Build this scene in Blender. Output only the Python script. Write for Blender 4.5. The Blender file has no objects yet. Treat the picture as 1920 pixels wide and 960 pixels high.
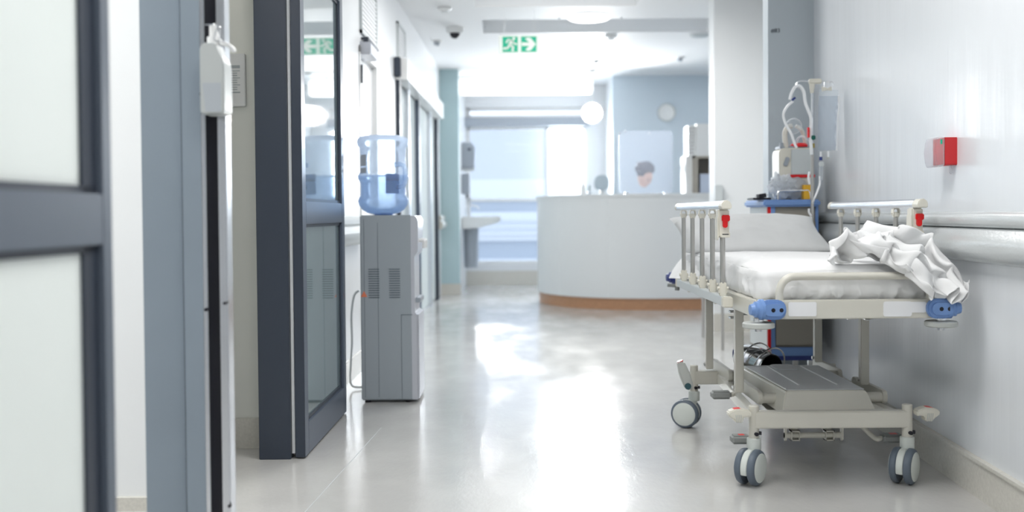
import bpy, bmesh, math, random
from mathutils import Vector, Matrix, noise
random.seed(7)
S = bpy.context.scene
C = S.collection
PI = math.pi
# ---------------------------------------------------------------- camera
F = 1900.0
PITCH = 0.021; ROLL = 0.008; PY = 401.5 + F * math.tan(PITCH)   # PY: row of the optical axis (rising front)
cd = bpy.data.cameras.new('camera'); cam = bpy.data.objects.new('camera', cd); C.objects.link(cam)
cd.sensor_width = 36; cd.lens = 36 * F / 1920; cd.shift_y = -(480 - PY) / 1920; cd.clip_start = .05; cd.clip_end = 200
CM = Matrix.Rotation(PI / 2 - PITCH, 4, 'X') @ Matrix.Rotation(-ROLL, 4, 'Z')
CM = Matrix.Translation((0, 0, 1.0)) @ CM
cam.matrix_world = CM
cd.dof.use_dof = True; cd.dof.focus_distance = 3.95; cd.dof.aperture_fstop = 1.65
S.camera = cam
def P(px, py, Y):
    d = CM.to_3x3() @ Vector(((px - 960) / F, -(py - PY) / F, -1))
    return Vector((0, 0, 1)) + d * (Y / d.y)
# ---------------------------------------------------------------- light
S.view_settings.view_transform = 'Standard'; S.view_settings.look = 'None'
S.view_settings.gamma = 1; S.view_settings.use_curve_mapping = False
S.view_settings.exposure = 0.12
w = bpy.data.worlds.new('sky'); S.world = w; w.use_nodes = True
w.node_tree.nodes['Background'].inputs[0].default_value = (.80, .89, 1.0, 1)
w.node_tree.nodes['Background'].inputs[1].default_value = 1.5
def area(name, loc, rot, sx, sy, power, col=(1, 1, 1)):
    l = bpy.data.lights.new(name, 'AREA'); l.shape = 'RECTANGLE'; l.size = sx; l.size_y = sy
    l.energy = power; l.color = col
    o = bpy.data.objects.new(name, l); C.objects.link(o); o.location = loc; o.rotation_euler = rot
    return o
# low sun outside the far windows; unseen area lamps added as fill at ceiling height; side room lamp for its bright wall
sl = bpy.data.lights.new('sun', 'SUN'); sl.energy = 2.2; sl.angle = math.radians(3); sl.color = (1, .98, .94)
so = bpy.data.objects.new('sun', sl); C.objects.link(so); so.rotation_euler = Vector((.07, -1, -.24)).to_track_quat('-Z', 'Y').to_euler()
for i, (x, y, z, sx, sy, p) in enumerate([(.3, .4, 2.76, 1.0, .6, 26), (.3, 3.0, 2.76, .9, .9, 34), (.4, 7.2, 2.98, 1.1, 1.4, 52), (2.9, 11.2, 2.76, .7, 1.6, 12)]):
    area('added_fill_%d' % i, (x, y, z), (0, 0, 0), sx, sy, p, (1, .985, .96))
area('window_glare', (.80, 14.52, 1.75), (math.radians(90), 0, math.radians(180)), .5, .95, 90, (.95, .98, 1))
area('side_room_light', (-1.9, 1.9, 2.6), (0, 0, 0), .9, 1.6, 38, (1, .99, .97))
area('cream_wall_fill', (-1.12, 3.85, 2.6), (0, 0, 0), .15, .5, 10.0, (1, .97, .9))  # lamp added to brighten the cream wall
# ---------------------------------------------------------------- materials
def mat(name, col, rough=.5, metal=0, spec=.5, bump=None, vary=None, trans=0, coat=0, sub=0, ior=1.45, emit=None, estr=0, alpha=1):
    m = bpy.data.materials.new(name); m.use_nodes = True
    nt = m.node_tree; b = nt.nodes['Principled BSDF']
    c = tuple(col) + (1,)
    b.inputs['Base Color'].default_value = c; b.inputs['Roughness'].default_value = rough
    b.inputs['Metallic'].default_value = metal; b.inputs['Specular IOR Level'].default_value = spec
    b.inputs['Transmission Weight'].default_value = trans; b.inputs['Coat Weight'].default_value = coat
    b.inputs['IOR'].default_value = ior; b.inputs['Alpha'].default_value = alpha
    if emit: b.inputs['Emission Color'].default_value = tuple(emit) + (1,); b.inputs['Emission Strength'].default_value = estr
    if bump or vary: tc = nt.nodes.new('ShaderNodeTexCoord')
    if vary:   # (scale, amount, (sx,sy,sz))
        mp = nt.nodes.new('ShaderNodeMapping'); mp.inputs['Scale'].default_value = vary[2] if len(vary) > 2 else (1, 1, 1)
        n = nt.nodes.new('ShaderNodeTexNoise'); n.inputs['Scale'].default_value = vary[0]; n.inputs['Detail'].default_value = 6
        nt.links.new(tc.outputs['Object'], mp.inputs[0]); nt.links.new(mp.outputs[0], n.inputs['Vector'])
        r = nt.nodes.new('ShaderNodeValToRGB')
        r.color_ramp.elements[0].position = .3; r.color_ramp.elements[1].position = .7
        k = 1 - vary[1]
        r.color_ramp.elements[0].color = (col[0] * k, col[1] * k, col[2] * k, 1); r.color_ramp.elements[1].color = c
        nt.links.new(n.outputs['Fac'], r.inputs[0]); nt.links.new(r.outputs[0], b.inputs['Base Color'])
    if bump:   # (scale, strength, (sx,sy,sz))
        mp = nt.nodes.new('ShaderNodeMapping'); mp.inputs['Scale'].default_value = bump[2] if len(bump) > 2 else (1, 1, 1)
        n = nt.nodes.new('ShaderNodeTexNoise'); n.inputs['Scale'].default_value = bump[0]; n.inputs['Detail'].default_value = 4
        bp = nt.nodes.new('ShaderNodeBump'); bp.inputs['Strength'].default_value = bump[1]; bp.inputs['Distance'].default_value = .01
        nt.links.new(tc.outputs['Object'], mp.inputs[0]); nt.links.new(mp.outputs[0], n.inputs['Vector'])
        nt.links.new(n.outputs['Fac'], bp.inputs['Height']); nt.links.new(bp.outputs[0], b.inputs['Normal'])
    return m
def clearmat(name, tint, t=.75, rough=.05, body=(.85, .9, 1)):
    """thin clear plastic: see-through share t, the rest a lit film with a gloss on top"""
    m = bpy.data.materials.new(name); m.use_nodes = True; nt = m.node_tree
    b = nt.nodes['Principled BSDF']; b.inputs['Base Color'].default_value = tuple(body) + (1,)
    b.inputs['Roughness'].default_value = rough; b.inputs['Specular IOR Level'].default_value = .8
    tr = nt.nodes.new('ShaderNodeBsdfTransparent'); tr.inputs[0].default_value = tuple(tint) + (1,)
    mx = nt.nodes.new('ShaderNodeMixShader'); fr = nt.nodes.new('ShaderNodeFresnel'); fr.inputs[0].default_value = 1.45
    mt = nt.nodes.new('ShaderNodeMath'); mt.operation = 'MULTIPLY_ADD'; mt.inputs[1].default_value = t; mt.inputs[2].default_value = 1 - t
    nt.links.new(fr.outputs[0], mt.inputs[0]); mt.use_clamp = True
    tl = nt.nodes.new('ShaderNodeBsdfTranslucent'); tl.inputs[0].default_value = tuple(body) + (1,)
    m2 = nt.nodes.new('ShaderNodeMixShader'); m2.inputs[0].default_value = .6
    nt.links.new(b.outputs[0], m2.inputs[1]); nt.links.new(tl.outputs[0], m2.inputs[2])
    nt.links.new(mt.outputs[0], mx.inputs[0]); nt.links.new(tr.outputs[0], mx.inputs[1]); nt.links.new(m2.outputs[0], mx.inputs[2])
    nt.links.new(mx.outputs[0], nt.nodes['Material Output'].inputs[0])
    return m
M = {}
M['wall'] = mat('wall_paint', (.80, .82, .84), .3, spec=.5, bump=(6, .25, (1, 1, .18)))
M['wall_right'] = mat('wall_gloss_paint', (.78, .81, .845), .27, spec=.8, bump=(2.2, .9, (1, 1.6, .16)), coat=0)
M['wall_cream'] = mat('wall_cream_paint', (.85, .86, .81), .5, bump=(30, .05))
M['wall_white'] = mat('wall_white_paint', (.86, .88, .89), .5, bump=(30, .05))
M['wall_blue'] = mat('wall_blue_paint', (.60, .68, .75), .5, bump=(20, .05))
M['wall_teal'] = mat('wall_teal_paint', (.47, .62, .65), .5, bump=(20, .05))
M['wall_grey'] = mat('wall_grey_paint', (.49, .545, .585), .55, bump=(25, .06))
M['ceiling'] = mat('ceiling_paint', (.86, .87, .88), .6, bump=(20, .04))
M['recess'] = mat('ceiling_recess_paint', (.86, .88, .90), .6, bump=(20, .04))
M['baseboard'] = mat('vinyl_baseboard', (.72, .70, .64), .25, bump=(40, .05), vary=(90, .12))
M['darkframe'] = mat('dark_steel_frame', (.035, .045, .065), .35, bump=(60, .03))
M['blueframe'] = mat('blue_grey_frame', (.27, .325, .38), .38, bump=(40, .04), vary=(3, .08))
M['leafframe'] = mat('dark_blue_grey_frame', (.115, .14, .18), .35, bump=(40, .03))
M['steelframe'] = mat('slate_frame', (.09, .115, .16), .3, spec=.6, bump=(50, .03))
M['alu'] = mat('brushed_aluminium', (.80, .82, .86), .22, 1, bump=(80, .05, (1, 1, .05)))
M['chrome'] = mat('chrome', (.80, .81, .83), .12, 1, bump=(10, .01))
M['tube'] = mat('satin_steel_tube', (.52, .51, .49), .33, 1, bump=(60, .04, (1, 1, .1)))
M['cream'] = mat('cream_enamel', (.66, .645, .58), .28, spec=.5, bump=(30, .02), vary=(8, .04))
M['creamplastic'] = mat('cream_plastic', (.72, .70, .62), .35, bump=(60, .02))
M['greyplastic'] = mat('grey_plastic', (.50, .52, .50), .45, bump=(60, .04))
M['rubber'] = mat('dark_grey_rubber', (.27, .285, .28), .6, bump=(80, .1))
M['tyre'] = mat('slate_tyre', (.12, .15, .19), .45, bump=(60, .03))
M['hub'] = mat('pale_wheel_hub', (.66, .70, .67), .35, bump=(50, .02))
M['bluep'] = mat('blue_plastic', (.17, .30, .60), .35, spec=.5, bump=(60, .02))
M['bluedark'] = mat('dark_blue_plastic', (.03, .05, .22), .3, bump=(60, .02))
M['black'] = mat('black_plastic', (.008, .008, .015), .35, bump=(60, .02))
M['red'] = mat('red_plastic', (.72, .01, .012), .3, bump=(60, .02))
M['redbox'] = mat('red_panel', (.62, .03, .035), .4, bump=(60, .02))
M['label'] = mat('white_label', (.82, .83, .85), .4, bump=(60, .01))
M['sheet'] = mat('white_cotton', (.86, .865, .87), .85, spec=.2, bump=(45, .10), vary=(30, .02))
M['pillow'] = mat('pale_grey_cotton', (.66, .67, .675), .85, spec=.2, bump=(12, .22), vary=(30, .02))
M['cushion'] = mat('dark_mesh', (.03, .035, .04), .6, bump=(60, .2))
M['silver'] = mat('silver_lid', (.68, .70, .72), .38, 0.1, bump=(70, .03, (1, .1, 1)))
M['whiteplastic'] = mat('white_plastic', (.82, .83, .83), .3, bump=(60, .01))
M['coolergrey'] = mat('grey_cabinet', (.37, .415, .455), .4, bump=(30, .03))
M['coolerdark'] = mat('grey_cabinet_slots', (.14, .17, .20), .5, bump=(30, .03))
M['coolerfront'] = mat('pale_cooler_front', (.58, .60, .66), .25, bump=(30, .02))
M['bottle'] = clearmat('blue_bottle_plastic', (.88, .94, 1), .74, .06, (.78, .86, .98))
M['water'] = clearmat('water', (.83, .90, .98), .80, .05, (.68, .79, .94))
M['clear'] = clearmat('clear_plastic', (.93, .95, .97), .80, .05, (.9, .93, .95))
M['bagfilm'] = clearmat('iv_bag_film', (.80, .84, .88), .70, .12, (.75, .79, .84))
M['glass'] = clearmat('window_glass', (.97, .985, 1), .96, .01, (.9, .95, 1))
M['screenglass'] = clearmat('guard_glass', (.94, .95, .97), .90, .08, (.85, .88, .95))
M['doorglass'] = mat('tinted_door_glass', (.25, .33, .35), .03, spec=.9, coat=1, bump=(2, .01))
M['frost'] = mat('frosted_glass', (.90, .93, .92), .12, spec=.6, bump=(3, .02))
_n = M['frost'].node_tree; _t = _n.nodes.new('ShaderNodeBsdfTranslucent'); _t.inputs[0].default_value = (.95, .98, .97, 1); _x = _n.nodes.new('ShaderNodeMixShader'); _x.inputs[0].default_value = .5
_n.links.new(_n.nodes['Principled BSDF'].outputs[0], _x.inputs[1]); _n.links.new(_t.outputs[0], _x.inputs[2]); _n.links.new(_x.outputs[0], _n.nodes['Material Output'].inputs[0])
M['desk'] = mat('counter_laminate', (.78, .80, .81), .35, bump=(20, .02))
M['wood'] = mat('warm_wood', (.55, .30, .17), .35, bump=(30, .1, (1, 1, 8)), vary=(20, .25, (1, 1, 6)))
M['greywood'] = mat('beige_wood', (.42, .39, .34), .5, bump=(30, .08), vary=(20, .12, (1, 6, 1)))
M['drawer'] = mat('beige_drawer', (.33, .31, .27), .5, bump=(30, .04))
M['panel'] = mat('pale_side_panel', (.60, .64, .65), .35, bump=(30, .02))
M['green'] = mat('sign_green', (0, .38, .22), .5, bump=(30, .01), emit=(0, .38, .22), estr=.25)
M['signwhite'] = mat('sign_white', (.78, .83, .78), .5, bump=(30, .01), emit=(.8, .85, .8), estr=.12)
M['lamp'] = mat('lamp_glow', (1, 1, 1), .5, bump=(30, .01), emit=(1, .99, .97), estr=2.2)
M['strip'] = mat('strip_glow', (1, 1, 1), .5, bump=(30, .01), emit=(1, 1, .98), estr=2.5)
M['globe'] = mat('globe_glow', (1, 1, 1), .5, bump=(30, .01), emit=(1, .99, .97), estr=330)
M['facade'] = mat('facade_white', (.74, .78, .84), .7, bump=(3, .05))
M['facadeglass'] = mat('facade_glass', (.42, .48, .57), .3, bump=(3, .05))
M['facadepale'] = mat('facade_pale', (.58, .62, .69), .6, bump=(3, .05))
M['ground'] = mat('pale_paving', (.5, .5, .5), .8, bump=(3, .05))
M['skin'] = mat('warm_skin', (.66, .38, .27), .55, bump=(60, .02), sub=.1)
M['hair'] = mat('dark_hair', (.03, .028, .045), .7, bump=(90, .5))
M['scrubs'] = mat('blue_scrubs', (.12, .38, .55), .8, bump=(30, .1))
M['trousers'] = mat('navy_trousers', (.03, .05, .12), .8, bump=(30, .1))
M['chairfab'] = mat('grey_blue_fabric', (.46, .52, .56), .8, bump=(60, .1))
M['yellow'] = mat('yellow_card', (.75, .42, .03), .45, bump=(30, .02))
M['tubing'] = mat('white_tubing', (.88, .90, .92), .25, bump=(30, .02))
M['beigehose'] = mat('beige_hose', (.74, .71, .64), .4, bump=(200, .3))
M['greenp'] = mat('green_plastic', (0, .12, .09), .3, bump=(30, .02))
M['paper'] = mat('paper', (.72, .74, .73), .7, bump=(30, .01))
M['ink'] = mat('grey_print', (.42, .46, .48), .7, bump=(30, .01))
M['orange'] = mat('orange_print', (.75, .22, .12), .6, bump=(30, .01))
M['dispenser'] = mat('grey_dispenser', (.36, .40, .45), .4, bump=(30, .02))
M['ceramic'] = mat('white_ceramic', (.80, .82, .82), .15, bump=(10, .01))
# floor: polished pale vinyl
fm = mat('polished_vinyl_floor', (.585, .58, .565), .14, spec=1.0, vary=(3.5, .10))
nt = fm.node_tree; b = nt.nodes['Principled BSDF']
tc = nt.nodes.new('ShaderNodeTexCoord')
n1 = nt.nodes.new('ShaderNodeTexNoise'); n1.inputs['Scale'].default_value = 55; n1.inputs['Detail'].default_value = 5
n2 = nt.nodes.new('ShaderNodeTexNoise'); n2.inputs['Scale'].default_value = 5; n2.inputs['Detail'].default_value = 8
mp = nt.nodes.new('ShaderNodeMapping'); mp.inputs['Scale'].default_value = (1, .45, 1)
nt.links.new(tc.outputs['Object'], mp.inputs[0]); nt.links.new(mp.outputs[0], n2.inputs['Vector']); nt.links.new(mp.outputs[0], n1.inputs['Vector'])
mr = nt.nodes.new('ShaderNodeMapRange'); mr.inputs['From Min'].default_value = .35; mr.inputs['From Max'].default_value = .7
mr.inputs['To Min'].default_value = .11; mr.inputs['To Max'].default_value = .22
nt.links.new(n2.outputs['Fac'], mr.inputs['Value']); nt.links.new(mr.outputs[0], b.inputs['Roughness'])
bp = nt.nodes.new('ShaderNodeBump'); bp.inputs['Strength'].default_value = .16; bp.inputs['Distance'].default_value = .004
nt.links.new(n1.outputs['Fac'], bp.inputs['Height']); nt.links.new(bp.outputs[0], b.inputs['Normal'])
M['floor'] = fm
# ---------------------------------------------------------------- mesh helpers
def BM(): return bmesh.new()
def merge(bm, t):
    me = bpy.data.meshes.new('t'); t.to_mesh(me); t.free(); bm.from_mesh(me); bpy.data.meshes.remove(me)
def box(bm, x0, x1, y0, y1, z0, z1, bev=0, seg=2, rot=None, piv=None):
    t = BM(); bmesh.ops.create_cube(t, size=1)
    for v in t.verts:
        v.co = Vector(((x0 + x1) / 2 + v.co.x * (x1 - x0), (y0 + y1) / 2 + v.co.y * (y1 - y0), (z0 + z1) / 2 + v.co.z * (z1 - z0)))
    if bev: bmesh.ops.bevel(t, geom=t.edges[:], offset=bev, segments=seg, affect='EDGES', clamp_overlap=True)
    if rot is not None:
        pv = Vector(piv) if piv else Vector(((x0 + x1) / 2, (y0 + y1) / 2, (z0 + z1) / 2))
        for v in t.verts: v.co = pv + rot @ (v.co - pv)
    merge(bm, t); return bm
def RZ(a): return Matrix.Rotation(a, 3, 'Z')
def RX(a): return Matrix.Rotation(a, 3, 'X')
def RY(a): return Matrix.Rotation(a, 3, 'Y')
def frame_of(ax):
    ax = Vector(ax).normalized(); u = ax.orthogonal().normalized(); return ax, u, ax.cross(u)
def lathe(bm, prof, o, axis=(0, 0, 1), seg=28, caps=True):
    ax, u, v = frame_of(axis); o = Vector(o); rings = []
    for r, h in prof:
        rings.append([bm.verts.new(o + ax * h + (u * math.cos(2 * PI * i / seg) + v * math.sin(2 * PI * i / seg)) * max(r, 1e-4)) for i in range(seg)])
    for a, b_ in zip(rings, rings[1:]):
        for i in range(seg):
            j = (i + 1) % seg; bm.faces.new((a[i], a[j], b_[j], b_[i]))
    if caps:
        bm.faces.new(rings[0][::-1]); bm.faces.new(rings[-1])
    return bm
def cyl(bm, p0, p1, r, seg=20, r2=None, bev=0):
    p0 = Vector(p0); p1 = Vector(p1); L = (p1 - p0).length; r2 = r if r2 is None else r2
    if bev: prof = [(r - bev, 0), (r, bev), (r2, L - bev), (r2 - bev, L)]
    else: prof = [(r, 0), (r2, L)]
    return lathe(bm, prof, p0, p1 - p0, seg)
def smooth_path(pts, n=8):
    pts = [Vector(p) for p in pts]; q = [pts[0]] + pts + [pts[-1]]; out = []
    for i in range(1, len(q) - 2):
        for k in range(n):
            t = k / n; a, b_, c, d = q[i - 1], q[i], q[i + 1], q[i + 2]
            out.append(.5 * ((2 * b_) + (c - a) * t + (2 * a - 5 * b_ + 4 * c - d) * t * t + (3 * b_ - a - 3 * c + d) * t ** 3))
    out.append(pts[-1]); return out
def tube(bm, pts, r, seg=12, n=8, sm=True, flat=1.0, rfun=None):
    ps = smooth_path(pts, n) if sm else [Vector(p) for p in pts]
    rings = []; u = None
    for i, p in enumerate(ps):
        d = (ps[min(i + 1, len(ps) - 1)] - ps[max(i - 1, 0)]).normalized()
        if u is None: u = d.orthogonal().normalized()
        u = (u - d * u.dot(d)).normalized(); v = d.cross(u)
        rr = rfun(i / (len(ps) - 1)) if rfun else r
        rings.append([bm.verts.new(p + (u * math.cos(2 * PI * k / seg) + v * math.sin(2 * PI * k / seg) * flat) * rr) for k in range(seg)])
    for a, b_ in zip(rings, rings[1:]):
        for i in range(seg):
            j = (i + 1) % seg; bm.faces.new((a[i], a[j], b_[j], b_[i]))
    bm.faces.new(rings[0][::-1]); bm.faces.new(rings[-1]); return bm
def prism(bm, poly, fn, d0, d1, bev=0):
    """poly: 2D outline; fn(a,b,d)->xyz; d0..d1 depth"""
    t = BM()
    A = [t.verts.new(fn(a, b_, d0)) for a, b_ in poly]; B = [t.verts.new(fn(a, b_, d1)) for a, b_ in poly]
    t.faces.new(A); t.faces.new(B[::-1])
    for i in range(len(poly)):
        j = (i + 1) % len(poly); t.faces.new((A[i], B[i], B[j], A[j]))
    bmesh.ops.recalc_face_normals(t, faces=t.faces[:])
    if bev: bmesh.ops.bevel(t, geom=t.edges[:], offset=bev, segments=2, affect='EDGES', clamp_overlap=True)
    merge(bm, t); return bm
XY = lambda a, b_, d: (a, b_, d)      # plan outline, depth = z
XZ = lambda a, b_, d: (a, d, b_)      # elevation facing the camera, depth = y
YZ = lambda a, b_, d: (d, a, b_)      # side elevation, depth = x
def rrect(x0, x1, y0, y1, r, n=5):
    out = []
    for cx, cy, a0 in ((x1 - r, y1 - r, 0), (x0 + r, y1 - r, 90), (x0 + r, y0 + r, 180), (x1 - r, y0 + r, 270)):
        for k in range(n + 1):
            a = math.radians(a0 + 90 * k / n); out.append((cx + r * math.cos(a), cy + r * math.sin(a)))
    return out
def base_of(o):
    p = Vector((0, 0, 0))
    while o is not None: p += o.location; o = o.parent
    return p
def obj(name, bm, m, parent=None, smooth=True, sharp=35, label=None):
    bmesh.ops.recalc_face_normals(bm, faces=bm.faces[:])
    if parent is not None: off = base_of(parent); loc = Vector((0, 0, 0))
    else:
        xs = [v.co for v in bm.verts]
        off = Vector(((min(c.x for c in xs) + max(c.x for c in xs)) / 2, (min(c.y for c in xs) + max(c.y for c in xs)) / 2, min(c.z for c in xs))); loc = off
    for v in bm.verts: v.co -= off
    me = bpy.data.meshes.new(name)
    if smooth:
        for f in bm.faces: f.smooth = True
        for e in bm.edges:
            if len(e.link_faces) == 2 and e.calc_face_angle(0) > math.radians(sharp): e.smooth = False
    bm.to_mesh(me); bm.free()
    o = bpy.data.objects.new(name, me); C.objects.link(o); o.data.materials.append(M[m] if isinstance(m, str) else m)
    o.parent = parent; o.location = loc
    if label: o['label'] = label
    return o
def thing(name, label, cat, loc, group=None):
    o = bpy.data.objects.new(name, None); C.objects.link(o); o.location = loc; o.empty_display_size = .1
    o['label'] = label; o['category'] = cat
    if group: o['group'] = group
    return o
def tag(o, label, cat, group=None):
    o['label'] = label; o['category'] = cat
    if group: o['group'] = group
    return o
def struct(name, bm, m, label=None, smooth=True):
    o = obj(name, bm, m, None, smooth); o['kind'] = 'structure'
    if label: o['label'] = label
    return o
def sroot(name, loc, label=None):
    o = bpy.data.objects.new(name, None); C.objects.link(o); o.location = loc; o['kind'] = 'structure'
    if label: o['label'] = label
    return o
# ---------------------------------------------------------------- structure
def xr(y): return 1.43 + .056 * y            # right wall plane
def xl(y): return -1.0 + .0165 * (y - 5.5)   # left wall plane
struct('floor', box(BM(), -4, 4.2, -2.5, 14.6, -.1, 0), 'floor', 'polished pale vinyl floor')
# ceiling with two recesses (openings); boxes tile the slab around them
bm = BM()
R1 = (-.30, 1.09, 6.2, 8.84); R2 = (-.27, 1.95, 9.42, 10.12)
H = 2.8
for x0, x1, y0, y1 in ((-4, 4.2, -2.5, 6.2), (-4, R1[0], 6.2, 8.84), (R1[1], 4.2, 6.2, 8.84), (-4, 4.2, 8.84, 9.42),
                       (-4, R2[0], 9.42, 10.12), (R2[1], 4.2, 9.42, 10.12), (-4, 4.2, 10.12, 14.6)):
    box(bm, x0, x1, y0, y1, H, H + .02)
struct('ceiling', bm, 'ceiling', 'white ceiling with two sunken trays', False)
for R in (R1, R2):
    bm = BM(); h = .22
    box(bm, R[0] - .02, R[1] + .02, R[2] - .02, R[3] + .02, H + h, H + h + .02)
    box(bm, R[0] - .02, R[0], R[2] - .02, R[3] + .02, H + .02, H + h); box(bm, R[1], R[1] + .02, R[2] - .02, R[3] + .02, H + .02, H + h)
    box(bm, R[0], R[1], R[2] - .02, R[2], H + .02, H + h); box(bm, R[0], R[1], R[3], R[3] + .02, H + .02, H + h)
    struct('ceiling_recess', bm, 'recess', None, False)
def fl(px, py):
    y = 3.0
    for _ in range(30):
        p = P(px, py, y); y *= 1 / (1 - p.z) if p.z < 1 else 1
    return P(px, py, y)
g0_ = fl(715, 802); g1_ = fl(572, 960); d_ = (g1_ - g0_).normalized(); n_ = Vector((d_.y, -d_.x, 0)) * .0013
bm = BM(); g1_ = g1_ + d_ * .8
prism(bm, [tuple((g0_ - n_)[:2]), tuple((g0_ + n_)[:2]), tuple((g1_ + n_)[:2]), tuple((g1_ - n_)[:2])], XY, 0, .0006)
struct('floor_weld_seam', bm, 'panel', 'thin welded seam in the vinyl floor')
# right wall and what continues it
struct('wall_right', prism(BM(), [(xr(-2.5), -2.5), (xr(5.9), 5.9), (xr(5.9) + .15, 5.9), (xr(-2.5) + .15, -2.5)], XY, 0, H), 'wall_right', 'glossy pale blue-grey wall beside the bed')
struct('wall_back', box(BM(), -3.1, 1.5, -2.5, -2.4, 0, H), 'wall', None)
struct('wall_pilaster', box(BM(), 1.494, 2.35, 5.9, 6.02, 0, H), 'wall_grey', 'grey end of wall behind the trolley')
struct('wall_niche', box(BM(), 2.3, 2.45, 6.0, 8.7, 0, H), 'wall', None)
struct('wall_column', box(BM(), 1.70, 2.45, 8.5, 8.72, 0, H), 'wall_white', 'white column beside the reception counter')
struct('wall_reception_right', box(BM(), 3.4, 3.55, 8.6, 14.4, 0, H), 'wall_blue', None)
struct('wall_reception_return', box(BM(), 2.4, 3.5, 8.5, 8.62, 0, H), 'wall_blue', None)
struct('wall_reception', box(BM(), 1.33, 3.5, 13.3, 13.42, 0, H), 'wall_blue', 'blue-grey wall behind reception')
struct('wall_reception_corner', box(BM(), 1.33, 1.40, 13.4, 14.3, 0, H), 'wall', None)
# left wall: solid portion beyond the sliding door leaf
def lwall(y0, y1, z0=0, z1=H, m='wall', name='wall_left', t=.12, off=0):
    return struct(name, prism(BM(), [(xl(y0) + off, y0), (xl(y1) + off, y1), (xl(y1) - t, y1), (xl(y0) - t, y0)], XY, z0, z1), m)
lwall(4.42, 6.58); lwall(6.58, 7.36, 2.10, H, name='wall_left_over_door'); lwall(7.36, 8.40); lwall(8.40, 11.95, 2.12, H, name='wall_left_over_entrance')
lwall(11.95, 12.66)
struct('wall_left_header', box(BM(), -1.16, -1.02, -2.5, 4.44, 2.35, H), 'wall', None)
struct('wall_teal', box(BM(), -1.05, -.655, 12.6, 12.78, 0, H), 'wall_teal', 'teal end wall at far left')
struct('wall_alcove', box(BM(), -.80, -.65, 12.78, 14.3, 0, H), 'wall', None)
struct('wall_side_room', box(BM(), -3.0, -1.22, 3.45, 3.55, 0, H), 'wall_white', 'bright white side room wall')
struct('wall_side_room_return', box(BM(), -1.32, -1.22, 3.55, 4.36, 0, H), 'wall_cream', None)
struct('wall_cream', box(BM(), -1.32, -.985, 4.36, 4.44, 0, H), 'wall_cream', 'cream wall carrying the framed notice')
struct('wall_side_room_far', box(BM(), -3.1, -3.0, -2.5, 3.55, 0, H), 'wall_white', None)
struct('baseboard_cream', box(BM(), -1.22, -.985, 4.345, 4.36, 0, .13), 'baseboard', None)
struct('baseboard_side_room', box(BM(), -3.0, -1.22, 3.43, 3.45, 0, .045), 'baseboard', None)
bm = BM()
prism(bm, [(xr(-2.5) - .014, -2.5), (xr(5.9) - .014, 5.9), (xr(5.9), 5.9), (xr(-2.5), -2.5)], XY, 0, .125)
t = BM(); prism(t, [(xr(-2.5) - .022, -2.5), (xr(5.9) - .022, 5.9), (xr(5.9), 5.9), (xr(-2.5), -2.5)], XY, .125, .137); merge(bm, t)
struct('baseboard_right', bm, 'baseboard', 'beige vinyl baseboard under the glossy wall')
struct('baseboard_left', prism(BM(), [(xl(5.2) + .014, 5.2), (xl(6.55) + .014, 6.55), (xl(6.55), 6.55), (xl(5.2), 5.2)], XY, 0, .13), 'baseboard', None)
struct('baseboard_teal', box(BM(), -1.05, -.64, 12.585, 12.6, 0, .14), 'baseboard', None)
struct('baseboard_column', box(BM(), 1.685, 2.45, 8.485, 8.5, 0, .15), 'baseboard', None)
struct('baseboard_window', box(BM(), -.65, 1.33, 14.28, 14.3, 0, .20), 'baseboard', None)
# far window wall, built round two openings
WY = 14.3
bm = BM()
for x0, x1, z0, z1 in ((-.8, 1.40, 0, .30), (-.8, -.62, .30, H), (1.06, 1.40, .30, H), (-.62, 1.06, 2.23, 2.36), (-.62, 1.06, 2.50, H)):
    box(bm, x0, x1, WY, WY + .2, z0, z1)
struct('wall_window', bm, 'wall', 'far wall around the windows', False)
def window(name, x0, x1, z0, z1, mull, trans_):
    r = sroot(name, ((x0 + x1) / 2, WY + .1, z0))
    bm = BM(); f = .035
    box(bm, x0, x1, WY + .06, WY + .12, z0, z0 + f); box(bm, x0, x1, WY + .06, WY + .12, z1 - f, z1)
    box(bm, x0, x0 + f, WY + .06, WY + .12, z0, z1); box(bm, x1 - f, x1, WY + .06, WY + .12, z0, z1)
    for x in mull: box(bm, x - .02, x + .02, WY + .06, WY + .12, z0, z1)
    for z in trans_: box(bm, x0, x1, WY + .06, WY + .12, z - .02, z + .02)
    obj('window_frame', bm, 'whiteplastic', r)
    obj('window_pane', box(BM(), x0 + .01, x1 - .01, WY + .085, WY + .093, z0 + .01, z1 - .01), 'glass', r)
    return r
window('window_1', -.62, 1.06, .30, 2.23, (.50,), (1.20,))
window('window_2', -.62, 1.06, 2.36, 2.50, (), ())
struct('trim_window_head', box(BM(), -.65, 1.10, 14.24, 14.3, 2.235, 2.36), 'dispenser', None)
# building across the street, seen overexposed through the glass
r = sroot('exterior_building', (0, 22, -4), 'pale office building across the street')
bm = BM(); box(bm, -14, 14, 22, 23, -4, .03); box(bm, -14, 14, 22, 23, .42, 1.05); box(bm, -14, 14, 22, 23, 1.3, 1.75); box(bm, 1.15, 14, 22, 23, 1.75, 3.0)
for z in (.55, .70, .85): box(bm, -14, 14, 21.93, 22, z, z + .05)
obj('facade_slabs', bm, 'facade', r, False)
bm = BM(); box(bm, -14, 14, 22.1, 22.9, .03, .42); box(bm, -14, 14, 22.1, 22.9, 1.05, 1.3)
obj('window_band', bm, 'facadeglass', r, False)
obj('facade_panel', box(BM(), -14, 1.15, 22.05, 23, 1.75, 3.0), 'facadepale', r, False)
struct('exterior_ground', box(BM(), -20, 20, 14.7, 40, -4.2, -4), 'ground', None)
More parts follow.
